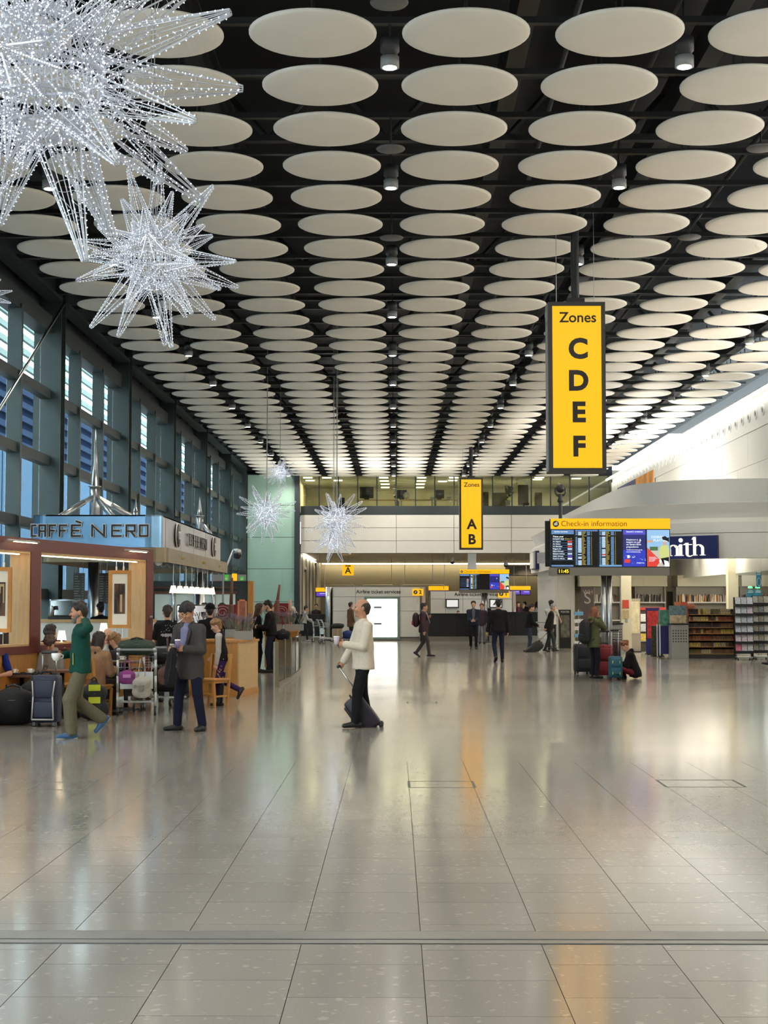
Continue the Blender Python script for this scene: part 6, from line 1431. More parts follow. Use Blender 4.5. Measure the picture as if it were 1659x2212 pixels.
# ------------------------------------------------------------------ luggage and furniture builders
def rbox(g, lo, hi, b): return g.bbox(lo, hi, b)
def suitcase(label, loc, rz, w, dp, h, col, tilt=0, handle=.42, trim=None, ribs=0, name='suitcase', band=None):
    e = empty(name, loc, R(rz), label=label, cat='suitcase'); e.rotation_euler = (0, 0, R(rz)); RT = Matrix.Rotation(R(tilt), 4, 'X')
    m = mat('case_%d_%d_%d' % col, s2l(*col), .5, noise=.12, nscale=14, bump=.2, bscale=60); ch = []
    ch.append(MB().bbox((-w/2, -dp/2, .05), (w/2, dp/2, .05+h), min(.05, dp*.25)).build('shell', m, e, True))
    ch.append(MB().bbox((-w*.38, -dp/2-.035, .12), (w*.38, -dp/2+.02, .05+h*.45), .02).build('front_pocket', m, e, True)); ch.append(MB().bbox((-w*.38, -dp/2-.03, .05+h*.52), (w*.38, -dp/2+.02, .05+h*.9), .02).build('front_pocket', m, e, True))
    if trim:
        tm = mat('trim_%d_%d_%d' % trim, s2l(*trim), .5); g = MB()
        for s in (-1, 1): g.path([(s*w*.42, -dp/2-.02, .05+h*.88), (s*w*.36, -dp/2-.045, .05+h*.55), (s*w*.40, -dp/2-.045, .10)], .012, 6)
        g.path([(-w*.40, -dp/2-.045, .10), (w*.40, -dp/2-.045, .10)], .012, 6); ch.append(g.build('piping', tm, e, True))
    for k in range(ribs): ch.append(MB().box((-w/2-.004, -dp/2+.02+(dp-.04)*k/max(1, ribs-1)-.006, .1), (w/2+.004, -dp/2+.02+(dp-.04)*k/max(1, ribs-1)+.006, h)).build('rib', m, e))
    for s in (-1, 1):
        ch.append(MB().cyl((s*(w/2-.05)-.015, dp/2-.02, .035), (s*(w/2-.05)+.015, dp/2-.02, .035), .035, n=14).build('wheel', M_blackplastic, e, True)); ch.append(MB().box((s*(w/2-.05)-.02, -dp/2+.02, 0.01), (s*(w/2-.05)+.02, -dp/2+.06, .06)).build('foot', M_blackplastic, e))
    if handle:
        g = MB()
        for s in (-1, 1): g.cyl((s*w*.26, dp/2-.03, .05+h), (s*w*.26, dp/2-.03, .05+h+handle), .010, n=8)
        ch.append(g.build('telescopic_rods', M_steel, e, True)); ch.append(MB().bbox((-w*.30, dp/2-.055, .05+h+handle-.01), (w*.30, dp/2-.005, .05+h+handle+.03), .012).build('grip', M_blackplastic, e, True))
    ch.append(MB().path([(-.09, 0, .05+h), (-.07, 0, .09+h), (.07, 0, .09+h), (.09, 0, .05+h)], .012, 6).build('carry_handle', M_blackplastic, e))
    if band: ch.append(MB().bbox((-w/2-.006, -dp/2-.006, .05+h*.45), (w/2+.006, dp/2+.006, .05+h*.53), .01).build('strap', mat('strap_%d' % band[0], s2l(*band), .6), e))
    if tilt:
        piv = Matrix.Translation((0, dp/2-.02, .035)); MM = piv @ RT @ piv.inverted()
        for o in ch: o.data.transform(MM)
    return e
def trolley(label, loc, rz, plate=True):
    e = empty('luggage_trolley', loc, R(rz), label=label, cat='trolley'); mt = mat('trolley_grey', (.55, .57, .56), .3, .7)
    for s in (-1, 1):
        pts = [(s*.27, -.50, 1.00), (s*.28, -.44, .97), (s*.285, -.38, .85), (s*.285, -.345, .6), (s*.285, -.33, .35), (s*.285, -.36, .10)]
        MB().path(pts, .022, 10).build('upright', mt, e, True); MB().sph((s*.27, -.48, 1.0), (.035, .07, .03), 12, 8).build('end_cap', mat('trolley_cap', (.36, .38, .38), .5), e, True)
        MB().path([(s*.26, -.33, .22), (s*.24, .30, .17), (s*.10, .56, .15)], .016, 8).build('platform_rail', mt, e, True)
    MB().cyl((-.29, -.50, 1.0), (.29, -.50, 1.0), .018, n=10).build('push_bar', mat('trolley_bar', (.25, .27, .27), .5), e, True)
    g = MB()
    for z in (.72, .80, .88): g.path([(-.27, -.38, z), (-.26, -.14, z), (.26, -.14, z), (.27, -.38, z)], .005, 5)
    for x in np.linspace(-.24, .24, 9): g.path([(x, -.14, .90), (x, -.14, .70), (x, -.38, .70)], .004, 4)
    g.build('wire_basket', mt, e)
    g = MB()
    for x in (-.15, 0, .15): g.cyl((x, -.33, .21), (x*.8, .42, .165), .010, n=6)
    g.box((-.25, -.36, .19), (.25, -.30, .215)); g.build('platform', mt, e)
    if plate: MB().box((-.25, -.352, .40), (.25, -.340, .66)).build('advert_plate', mat('advert_white', (.72, .74, .72), .5), e)
    for x, y in ((-.285, -.36), (.285, -.36), (-.06, .48), (.06, .48)):
        MB().cyl((x-.018, y, .065), (x+.018, y, .065), .065, n=16).build('wheel', mat('wheel_rubber', (.02, .02, .02), .6), e, True); MB().cyl((x-.02, y, .065), (x+.02, y, .065), .035, n=12).build('hub', mt, e, True)
    return e
def soft_bag(name, label, loc, rz, r, col, cat='bag', strap=True, k=1.0, tilt=0):
    F = Field(.014); a, b, c = r; F.cone((-a*.6, 0, c*.55), (a*.6, 0, c*.55), c*.5, c*.5, .05, (0, 1, 0), b/c).ell((0, 0, c), (a, b, c*.95), .06).cone((-a*.8, 0, c*1.3), (a*.8, 0, c*1.35), c*.35, c*.32, .06); F.cut((0, 0, .003), (0, 0, -1))
    V, Q = F.mesh(); m = mat('bag_%d_%d_%d' % col, s2l(*col), .75, noise=.15, nscale=12, bump=.4, bscale=14)
    e = empty(name, loc, R(rz), label=label, cat=cat); o = bpy.data.objects.new('body', np_mesh('body', [(V, Q, 0)], [m])); COL.objects.link(o); o.parent = e
    if tilt: o.rotation_euler = (0, R(tilt), 0)
    if strap:
        for s in (-1, 1): MB().path([(-a*.4, s*b*.35, c*1.55), (-a*.3, s*b*.3, c*1.95), (0, s*b*.3, c*2.1), (a*.3, s*b*.3, c*1.95), (a*.4, s*b*.35, c*1.55)], .012, 6).build('strap', M_blackplastic, e, True)
        MB().path([(-a*.85, -b*.55, c*1.25), (0, -b*.98, c*1.32), (a*.85, -b*.55, c*1.25)], .007, 5).build('zip', mat('zip_grey', (.10, .10, .10), .4), e)
    return e
def backpack(label, b, col, w=.32, h=.50, dp=.18, z=.98, y=-.20, panel=None, lean=0):
    loc = local(b, (0, y, z)); e = empty('backpack', loc, b.rotation_euler.z, label=label, cat='backpack'); m = mat('pack_%d_%d_%d' % col, s2l(*col), .7, noise=.12, nscale=15, bump=.3, bscale=20)
    def fm(F, nm, mm): V, Q = F.mesh(); o = bpy.data.objects.new(nm, np_mesh(nm, [(V, Q, 0)], [mm])); COL.objects.link(o); o.parent = e
    F = Field(.014); F.cone((0, 0, .10), (0, 0, h-.12), dp*.5, dp*.48, .04, (1, 0, 0), w/dp*.95).ell((0, -.01, h*.5), (w*.48, dp*.52, h*.5), .05); fm(F, 'body', m)
    F = Field(.014); F.cone((0, -dp*.5, .10), (0, -dp*.48, h*.35), .05, .05, .03, (1, 0, 0), 2.2); fm(F, 'front_pocket', mat('pack_%d_%d_%d' % panel, s2l(*panel), .7) if panel else m)
    for s in (-1, 1): MB().path([(s*.10, dp*.4, h-.10), (s*.12, dp*.9, h-.02), (s*.13, dp*1.75, h-.08), (s*.14, dp*1.8, h-.25), (s*.13, dp*.6, .08)], .016, 6).build('shoulder_strap', M_blackplastic, e, True)
    return e
def wood_chair(label, loc, rz):
    e = empty('cafe_chair', loc, R(rz), label=label, cat='chair')     # sitter faces local +y
    MB().bbox((-.21, -.20, .43), (.21, .22, .465), .012).build('seat', M_honey, e); MB().box((-.19, -.18, .39), (.19, .20, .43)).build('seat_rail', M_honey, e)
    for s in (-1, 1):
        MB().obox((s*.185, .185, .205), (.018, 0, 0), (0, .018, 0), (0, .012, .205)).build('leg', M_honey, e); MB().obox((s*.19, -.215, .43), (.018, 0, 0), (0, .022, 0), (0, -.05, .43)).build('rear_leg', M_honey, e); MB().box((s*.185-.012, -.18, .16), (s*.185+.012, .18, .19)).build('side_stretcher', M_honey, e)
    MB().box((-.18, .172, .20), (.18, .196, .23)).build('front_stretcher', M_honey, e)
    g = MB()
    for k in range(6):
        x0, x1 = -.19+.38*k/6, -.19+.38*(k+1)/6; c0, c1 = .03*math.cos(x0*6)-.03, .03*math.cos(x1*6)-.03
        g.add([(x0, -.245-c0*-1, .56), (x1, -.245-c1*-1, .56), (x1, -.29+c1, .86), (x0, -.29+c0, .86), (x0, -.225+c0, .56), (x1, -.225+c1, .56), (x1, -.27+c1, .86), (x0, -.27+c0, .86)], [(0, 1, 2, 3), (5, 4, 7, 6), (3, 2, 6, 7), (1, 0, 4, 5), (0, 3, 7, 4), (2, 1, 5, 6)])
    g.build('backrest', M_honey, e); return e
def cafe_table(label, loc, r=.33, h=.74):
    e = empty('cafe_table', loc, label=label, cat='table'); MB().lathe([(r, h-.03), (r, h), (r-.01, h+.004)], n=32).build('tabletop', M_walnut, e); MB().cyl((0, 0, .03), (0, 0, h-.03), .035, n=12).build('pedestal', M_blackplastic, e, True); MB().lathe([(.22, 0), (.22, .015), (.05, .04)], n=24).build('base', M_blackplastic, e, True); return e
def cup_saucer(loc, label):
    e = empty('cup', loc, label=label, cat='cup'); MB().lathe([(.02, 0), (.03, .004), (.07, .014), (.072, .018), (.03, .010)], n=20).build('saucer', M_cup, e, True); MB().lathe([(.024, .012), (.035, .03), (.042, .07), (.040, .07), (.032, .032)], n=20).build('bowl', M_cup, e, True); MB().path([(.04, 0, .06), (.062, 0, .055), (.06, 0, .035), (.036, 0, .03)], .005, 5).build('handle', M_cup, e, True)
def paper_cup(loc, label, lid=True, col=(206, 196, 200)):
    e = empty('paper_cup', loc, label=label, cat='cup'); MB().lathe([(.028, -.05), (.040, .05)], n=18).build('body', mat('cup_%d' % col[0], s2l(*col), .5), e, True)
    if lid: MB().lathe([(.043, .05), (.043, .058), (.036, .066)], n=18).build('lid', M_cup, e, True)
def table_lamp(loc, label):
    e = empty('table_lamp', loc, label=label, cat='lamp'); MB().lathe([(.06, 0), (.06, .012), (.012, .03), (.012, .14)], n=16).build('base', M_steel, e, True); MB().lathe([(.075, .13), (.05, .28), (.048, .28)], n=20).build('shade', M_shade, e, True); add_light('table_lamp_glow', 'POINT', (0, 0, .12), 2.5, (1.0, .75, .45), shadow_soft_size=.04).parent = e

# ================================================================== PEOPLE IN THE FOREGROUND
p1 = person('man in a dark green fleece walking with a white mug', fl(172, 1594), 112, 1.71, 1.04, feet=[(-.07, .12, .085, 0, 0), (.08, -.30, .235, 0, -48)], hands=[(-.225, -.015, 1.52), (.10, .21, 1.07)], poles=((-.5, .1, -1), (.6, -.8, -.4)),
    hyaw=-12, hpitch=-4, skin='tan', hair='dark', style='short', beard='long', top=(20, 66, 54), bot=(100, 94, 74), shoes=(46, 86, 124), sole=(150, 150, 140), hem=-.06, loose=.008, legloose=.026, vox=.011, curl=(.9, .6), hip=(0, .0, -.02))
MB().path([(-.115, .115, .93), (-.12, .118, 1.08)], .005, 5).build('pocket_zip', mat('zip_yellow', s2l(200, 190, 60), .5), p1)
for s, (x, y, z, c) in enumerate(((-.068, .20, .075, 0),)): MB().path([(x-.025, y-.03, z+.004), (x+.025, y-.02, z+.0), (x-.025, y-.01, z-.002), (x+.025, y+.0, z-.012)], .007, 5).build('shoelace', mat('lace_yellow', s2l(210, 220, 50), .5), p1)
q = hand_pos(p1, 'r'); e = empty('white_mug', q + Vector((-.02, -.05, -.01)), label='wide white mug held by the man in green', cat='mug'); MB().lathe([(.02, -.05), (.04, -.04), (.058, .0), (.062, .045), (.056, .045), (.05, .0)], n=22).build('bowl', M_cup, e, True); MB().path([(.05, .02, .03), (.085, .02, .02), (.08, .02, -.015), (.048, .02, -.02)], .008, 6).build('handle', M_cup, e, True)
p2 = person('man in a charcoal blazer looking at his phone', fl(410, 1578), 152, 1.70, 1.06, feet=[(-.19, -.03, .085, 5, 0), (.17, .06, .085, -38, 0)], hands=[(-.10, .27, 1.13), (.13, .29, 1.12)], hyaw=8, hpitch=-24, skin='asian', hair='black', style='thick', top=(70, 66, 64), bot=(24, 28, 46), shoes=(22, 20, 20), inner=(124, 124, 152), coat=.20, loose=.016, vox=.011, curl=(.9, .9), legloose=.006, lean=3)
c_ = (hand_pos(p2, 'l') + hand_pos(p2, 'r'))/2
e = empty('phone', c_ + Vector((0, -.02, .035)), R(152), label='white phone held by the man in the blazer', cat='phone'); o = MB().bbox((-.036, -.07, -.004), (.036, .07, .004), .003).build('case', M_cup, e); o.rotation_euler = (R(30), 0, 0)
paper_cup(hand_pos(p2, 'l') + Vector((-.02, -.06, .06)), 'lilac paper cup in the hand of the man in the blazer', True, (120, 104, 140))
hcx = local(p2, (.01, .155, 1.50)); MB().cyl(hcx, hcx + Vector((-.07, -.05, -.055)), .006, n=8).build('cigarette', M_cup, label='white cigarette in the mouth of the man in the blazer', cat='cigarette', smooth=True)
q = hand_pos(p2, 'r'); hb = soft_bag('brown_handbag', 'brown leather bag hanging from the arm of the man in the blazer', Vector((at(357, 1470, 20.3).x, 20.3, at(357, 1480, 20.3).z)), -20, (.075, .055, .13), (88, 52, 44), strap=False)
MB().path([(0, 0, .26), (.03, .02, .36), (-.02, .10, .50), (-.06, .16, .62)], .014, 6).build('strap', MATS['bag_88_52_44'], hb, True)
jb = empty('folded_jacket', Vector((at(371, 1470, 20.25).x, 20.16, at(371, 1478, 20.3).z)), label='dark folded jacket over the arm of the man in the blazer', cat='jacket'); F_ = Field(.012); F_.cone((.03, 0, .46), (-.02, 0, .02), .035, .045, .03, (1, 0, 0), 1.5).cone((-.02, -.01, .40), (-.06, 0, .10), .03, .03, .02); V_, Q_ = F_.mesh(); o = bpy.data.objects.new('drape', np_mesh('drape', [(V_, Q_, 0)], [cloth((36, 34, 36))])); COL.objects.link(o); o.parent = jb
MB().path([(.02, -.05, .42), (.0, -.06, .22), (-.03, -.055, .04)], .008, 5).build('hem_fold', cloth((52, 50, 52)), jb)
p3 = person('man in a cream sweater pulling a dark suitcase', fl(785, 1571), 108, 1.74, 1.12, feet=[(-.09, .14, .085, 0, 0), (.09, -.10, .085, -4, 0)], hands=[(-.115, .30, 1.15), (.21, .25, .86)], poles=((-.6, -.9, -.5), (.3, -1, -.2)), hyaw=-14, hpitch=0, skin='tan', hair='dark', style='bald', top=(206, 194, 174), bot=(20, 19, 22), shoes=(20, 18, 18), hem=-.12, loose=.010, belly=.012, vox=.011, curl=(.8, 1.1), legloose=.012)
paper_cup(hand_pos(p3, 'l') + Vector((-.045, -.01, .04)), 'pale paper cup held by the man in the cream sweater', True, (206, 190, 198))
cb = fl(822, 1570); h3 = hand_pos(p3, 'r')
sc3 = suitcase('dark plum suitcase tilted behind the man in the cream sweater', Vector((h3.x+.56-.12, h3.y+.02, 0)), -90, .36, .28, .52, (34, 26, 38), tilt=36, handle=(h3.z-.02)/math.cos(R(36))-.56)

# ================================================================== CAFE CUSTOMERS AND THEIR THINGS
def seat(label, px, d, heading, topz, **kw):
    hipz = kw.pop('hipz', -.44); H = kw.pop('H', 1.70); p = at(px, 1300, d)
    kw.setdefault('feet', [(-.12, .42, .085, 5, 0), (.12, .40, .085, -5, 0)]); kw.setdefault('hands', [(-.12, .36, .72), (.12, .36, .72)])
    return person(label, Vector((p.x, d, 0)), heading, H, hip=(0, 0, hipz), **kw)
pt = seat('teenager in a grey hoodie looking down at a phone', 113, 23.6, 178, 0, H=1.62, hpitch=-35, hair='brown', style='thick', top=(150, 146, 138), bot=(40, 40, 50), hood=True, hands=[(-.06, .30, .72), (.07, .32, .73)], vox=.013, lean=6)
e = empty('phone', local(pt, (0, .36, .72)), label='dark phone held by the teenager in the hoodie', cat='phone'); o = MB().bbox((-.036, -.07, -.005), (.036, .07, .005), .003).build('case', M_blackplastic, e); o.rotation_euler = (R(35), 0, 0)
seat('person with curly dark hair bending over beside the cafe lamp', 125, 25.0, 170, 0, H=1.78, hpitch=-55, lean=18, hair='dark', style='thick', top=(86, 34, 42), hipz=-.36, vox=.016)
seat('woman in a beige coat seated with her back turned', 204, 23.4, -28, 0, H=1.66, hair='dark', style='long', top=(158, 122, 92), bot=(60, 50, 46), coat=.22, loose=.022, g=1.12, lean=10, hpitch=-8, hyaw=-20, vox=.013, hood=True)
seat('bald older man facing the camera at the cafe table', 234, 25.2, 172, 0, H=1.70, hair='white', style='bald', top=(34, 34, 38), inner=(190, 188, 182), hpitch=-8, hyaw=10, vox=.014)
seat('person with brown hair leaning sideways behind the trolley', 266, 25.0, 60, 0, H=1.62, hair='sandy', style='thick', top=(46, 44, 48), hpitch=-25, lean=12, vox=.016)
seat('person in a bright blue top cut by the left picture edge', -6, 22.6, 160, 0, H=1.70, hair='dark', style='short', top=(26, 44, 120), bot=(30, 30, 36), vox=.014, sleeve=.2, hands=[(-.22, .32, .66), (.18, .30, .70)], lean=8)
seat('person in brown seated beyond the left cafe opening', 16, 28.6, 150, 0, H=1.72, hair='dark', style='thick', top=(74, 54, 46), hipz=-.32, vox=.018)
sp_ = at(222, 1300, 33.2); person('barista in black behind the white fronted counter', Vector((sp_.x, 33.0, 0)), 20, 1.70, hair='black', style='short', top=(24, 26, 32), vox=.016)
pb = fl(360, 1516); pbk = person('man in a black printed T-shirt with his back turned', pb, 8, 1.64, 1.06, hair='dark', style='short', top=(18, 18, 20), bot=(30, 32, 40), sleeve=.2, vox=.013, hands=[(-.26, .14, .88), (.20, .24, .98)], hpitch=-10, skin='fair')
g = MB(); rr = random.Random(2)
for k in range(22): x, z = rr.uniform(-.11, .11), rr.uniform(1.21, 1.33); g.octa((x, -.142 + abs(x)*.12, z), .005)
for k in range(9): x = -.10+.024*k; g.obox((x, -.146+abs(x)*.10, 1.15+.012*rr.random()), (.006, 0, 0), (0, .004, 0), (0, 0, .012+.02*rr.random()))
g.build('shirt_print', M_cup, pbk)
bk = at(393, 1300, 27); person('brown haired man in brown behind the black T-shirt', Vector((bk.x-.05, 27.6, 0)), 150, 1.60, hair='brown', style='short', top=(84, 66, 54), vox=.016)
hp_ = at(447, 1300, 29); person('person in a black hat and dark coat at the cafe bar', Vector((hp_.x, 29.5, 0)), 10, 1.66, hair='black', style='short', top=(22, 20, 22), hat=(20, 18, 18), coat=.3, vox=.016)
for px, d, hd, lab, c in ((466, 33.5, 170, 'barista with dark hair behind the service counter', (40, 34, 36)), (425, 32.6, 165, 'barista in grey beside the coffee machine', (90, 88, 86))):
    q = at(px, 1300, d); person(lab, Vector((q.x-.15, d+2.6, 0)), hd, 1.68, hair='black', style='short', top=c, vox=.018)
kb = fl(480, 1524); pk = person('boy in a black vest and flowery purple trousers', kb, 88, 1.43, .98, feet=[(-.09, .04, .085, 0, 0), (.09, -.34, .32, 0, -60)], hair='sandy', style='thick', top=(176, 168, 160), vest=(24, 22, 26), bot=(58, 36, 84), shoes=(24, 20, 18), vox=.013, hpitch=-22, hands=[(-.17, .10, .82), (.17, .22, .98)], lean=8)
g = MB(); rr = random.Random(8)
for k in range(16): z = rr.uniform(.45, .78); t = rr.uniform(-.9, .9); g.sph((-.09-.073*math.cos(t), .0+.076*math.sin(t), z), (.005, .011, .011), 6, 4)
g.build('flower_print', mat('flower_tan', s2l(170, 150, 110), .7), pk)
F_ = Field(.012); F_.cone((-.075, .03, .06), (-.075, .015, .34), .052, .058, .02); V_, Q_ = F_.mesh(); o = bpy.data.objects.new('boot', np_mesh('boot', [(V_, Q_, 0)], [mat('shoe_24_20_18', (0, 0, 0))])); COL.objects.link(o); o.parent = pk
# tables, chairs, cups and lamps
t1 = at(48, 1455, 22.9); cafe_table('small cafe table with white cups in front of the wood bench', Vector((t1.x, 22.9, 0)), .34, at(48, 1457, 22.9).z)
zt1 = at(48, 1457, 22.9).z + .006
e = empty('tray', Vector((t1.x, 22.85, zt1)), label='dark tray on the small cafe table', cat='tray'); MB().bbox((-.27, -.16, 0), (.24, .14, .012), .004).build('board', M_blackplastic, e); MB().box((-.27, -.16, .012), (.24, -.15, .024)).box((-.27, .13, .012), (.24, .14, .024)).build('rim', M_blackplastic, e)
cup_saucer(Vector((t1.x-.10, 22.80, zt1+.013)), 'white cup and saucer at the left of the dark tray'); cup_saucer(Vector((t1.x+.13, 22.84, zt1+.013)), 'white cup and saucer at the right of the dark tray')
t2 = at(262, 1430, 24.1); cafe_table('cafe table beside the beige coated woman', Vector((t2.x, 24.55, 0)), .30, .78); cup_saucer(Vector((t2.x-.05, 24.45, .79)), 'white cup in front of the bald man')
t3 = at(120, 1450, 23.0); cafe_table('cafe table in front of the teenager in the hoodie', Vector((t3.x+.10, 23.0, 0)), .28, .70)
tl1 = at(130, 1400, 24.3); e = empty('lamp_shelf', Vector((tl1.x, 24.4, 0)), label='slim lamp shelf between the cafe tables', cat='shelf'); MB().cyl((0, 0, 0), (0, 0, at(130, 1400, 24.4).z-.02), .03, n=10).build('post', M_blackplastic, e); MB().lathe([(.13, 0), (.13, .02)], (0, 0, at(130, 1400, 24.4).z-.02), 20).build('top', M_walnut, e)
table_lamp(Vector((tl1.x, 24.4, at(130, 1400, 24.4).z)), 'small glowing lamp behind the man in green')
q = A_ + tdir*wu(239); table_lamp(Vector((q.x-.12, q.y+.03, z_sill+.03)), 'small glowing lamp on the sill behind the bald man'); q = A_ + tdir*wu(2); table_lamp(Vector((q.x-.12, q.y+.03, z_sill+.03)), 'small glowing lamp on the sill at the left edge')
ch = fl(228, 1540); wood_chair('honey wood chair under the beige coated woman', Vector((at(206, 1300, 23.4).x, 23.35, 0)), -28); wood_chair('honey wood chair between the blazer man and the boy', Vector((at(456, 1500, 25.2).x, 25.3, 0)), 150)
e = empty('wood_stool', fl(4, 1548), label='low honey wood stool at the left picture edge', cat='stool'); MB().bbox((-.2, -.2, .36), (.16, .2, .42), .012).build('seat', M_honey, e)
for x in (-.17, .13):
    for y in (-.16, .16): MB().box((x-.02, y-.02, 0), (x+.02, y+.02, .36)).build('leg', M_honey, e)
    MB().box((x-.015, -.16, .15), (x+.015, .16, .18)).build('stretcher', M_honey, e)
# luggage in front of the cafe
suitcase('large navy suitcase with white piping in front of the cafe', fl(100, 1568), -4, .38, .28, .66, (30, 36, 62), handle=.30, trim=(190, 188, 180))
soft_bag('duffel_bag', 'big black duffel bag on the floor left of the navy suitcase', fl(28, 1566), 8, (.32, .22, .27), (20, 20, 22)); soft_bag('black_rucksack', 'black rucksack slumped behind the navy suitcase', fl(66, 1560)+Vector((0, .35, 0)), 40, (.16, .18, .34), (24, 24, 28))
soft_bag('black_rucksack', 'dark rucksack standing right of the navy suitcase', fl(150, 1555)+Vector((0, .3, 0)), 20, (.12, .14, .20), (22, 22, 28))
yb_ = soft_bag('yellow_backpack', 'yellow and black backpack behind the legs of the man in green', fl(202, 1556), 15, (.13, .13, .30), (34, 34, 34), cat='backpack'); 
for z in (.10, .30, .48): MB().obox((.0, -.135, z), (.085, 0, 0), (0, .012, 0), (0, 0, .045)).build('reflective_panel', mat('hi_vis', s2l(190, 200, 40), .6), yb_)
tr1 = trolley('luggage trolley with hanging bags in front of the cafe', fl(287, 1545)+Vector((0, .36, 0)), 8)
trp = tr1.location
soft_bag('green_duffel', 'dark green duffel lying across the loaded trolley', Vector((trp.x+.02, trp.y-.20, .905)), 10, (.28, .20, .13), (40, 58, 46)); suitcase('grey case lying on the platform of the loaded trolley', Vector((trp.x, trp.y+.02, .22)), 8, .42, .26, .38, (58, 52, 54), handle=0)
tb = soft_bag('white_tote', 'white cotton tote hanging from the loaded trolley', Vector((at(300, 1470, 22.85).x, trp.y-.56, at(300, 1511, 22.85).z)), 5, (.10, .05, .18), (172, 164, 150), strap=False)
for s in (-1, 1): MB().path([(s*.05, 0, .32), (s*.045, .03, .45), (s*.025, .06, .60)], .008, 5).build('strap', MATS['bag_172_164_150'], tb, True)
MB().bbox((-.04, -.062, .12), (.04, -.05, .2), .003).build('printed_patch', mat('patch_grey', s2l(130, 120, 112), .7), tb)
pb_ = soft_bag('pink_bag', 'small magenta bag hanging from the loaded trolley', Vector((at(268, 1470, 22.85).x, trp.y-.56, at(268, 1480, 22.85).z)), 5, (.10, .05, .11), (130, 54, 118), strap=False)
MB().path([(-.06, 0, .2), (-.03, .04, .36), (.03, .04, .36), (.06, 0, .2)], .008, 5).build('strap', MATS['bag_130_54_118'], pb_, True); MB().bbox((-.06, -.062, .10), (.06, -.05, .15), .003).build('label_patch', mat('patch_pink', s2l(190, 130, 180), .7), pb_)
tr2 = trolley('second luggage trolley stacked with black bags', fl(352, 1534)+Vector((0, .40, 0)), -6, False); q = tr2.location
suitcase('black case upright on the second trolley', Vector((q.x, q.y+.02, .22)), -6, .46, .30, .40, (18, 18, 20), handle=0); soft_bag('black_holdall', 'black holdall on top of the second trolley', Vector((q.x-.02, q.y-.08, .72)), 10, (.26, .20, .14), (22, 22, 24))

# ================================================================== PEOPLE FURTHER INTO THE HALL
p4 = person('man in a maroon and grey jacket walking right with a red backpack', fl(915, 1419), -94, 1.69, 1.12, feet=[(-.09, -.24, .15, 0, -35), (.09, .20, .085, 0, 0)], hands=[(-.06, .16, 1.30), (.26, .02, .80)], hair='dark', style='short', top=(74, 54, 60), inner=(150, 140, 146), bot=(72, 66, 64), shoes=(24, 20, 20), coat=.10, belly=.03, loose=.01, vox=.016, hpitch=-4)
backpack('red and black backpack worn by the man in maroon', p4, (46, 22, 26), .34, .46, .20, .96, -.24, (190, 60, 60))
person('man in a navy jacket walking towards the camera with joined hands', fl(1023, 1402), 176, 1.77, 1.08, feet=[(-.10, .10, .085, 5, 0), (.10, -.12, .11, -5, -15)], hands=[(-.03, .26, 1.06), (.04, .27, 1.07)], hair='brown', style='short', top=(40, 46, 60), inner=(90, 88, 92), bot=(28, 28, 34), vox=.016, loose=.012)
person('woman in a patterned top behind the man in navy', fl(1041, 1391), 178, 1.68, .98, hair='auburn', style='short', top=(66, 52, 62), bot=(110, 110, 116), coat=.12, vox=.018)
p7 = person('man in a black jacket and jeans walking away', fl(1077, 1430), 6, 1.80, 1.10, feet=[(-.11, -.18, .15, 6, -32), (.12, .06, .085, -6, 0)], hands=[(-.30, .12, .86), (.28, .04, .84)], hair='black', style='short', top=(30, 28, 30), bot=(34, 40, 56), shoes=(40, 30, 26), coat=.06, loose=.012, vox=.015)
e = empty('yellow_cup', hand_pos(p7, 'l'), label='small yellow cup in the hand of the man walking away', cat='cup'); MB().lathe([(.03, -.05), (.04, .04)], n=14).build('body', mat('cup_yellow', s2l(210, 190, 40), .5), e, True); MB().lathe([(.042, .04), (.042, .05)], n=14).build('lid', M_cup, e, True)
person('tall dark haired person behind the two walkers', fl(1049, 1389), 165, 1.80, hair='black', style='short', top=(48, 40, 40), vox=.018)
person('man in dark clothes with a maroon scarf near the far counter', fl(1120, 1371), 178, 1.76, hair='dark', style='short', top=(46, 40, 46), inner=(120, 40, 50), bot=(40, 38, 40), vox=.018); person('grey haired person in black near the far counter', fl(1131, 1370), 150, 1.68, hair='grey', style='short', top=(26, 24, 26), bot=(30, 28, 30), vox=.018)
p10 = person('man in a black jacket and striped trousers facing right', fl(1142, 1408), -82, 1.66, 1.12, hair='dark', style='short', top=(24, 24, 26), bot=(58, 62, 76), loose=.018, hpitch=-18, lean=6, hands=[(-.10, .30, .98), (.16, .30, .98)], vox=.016)
p11 = person('grey haired man in a dark coat pulling a black suitcase', fl(1187, 1408), -96, 1.68, 1.08, feet=[(-.09, -.16, .10, 0, -10), (.09, .18, .085, 0, 0)], hair='grey', style='short', top=(28, 26, 28), bot=(58, 62, 62), coat=.16, loose=.014, lean=10, hpitch=-18, hands=[(-.22, .10, .86), (.24, -.20, .76)], vox=.016)
suitcase('black suitcase tilted behind the grey haired man', Vector((fl(1143, 1409).x, p11.location.y-.25, 0)), 95, .46, .28, .62, (22, 22, 24), tilt=52, handle=.36)
person('man in a white shirt pushing a trolley', fl(1196, 1405)+Vector((0, .8, 0)), -25, 1.80, 1.05, hair='black', style='short', top=(196, 192, 186), bot=(40, 40, 44), sleeve=.2, hands=[(-.18, .42, 1.02), (.22, .42, 1.02)], vox=.016)
q = fl(1192, 1404); trolley('luggage trolley beside the grey haired man', Vector((q.x+.05, q.y+1.6, 0)), -30)
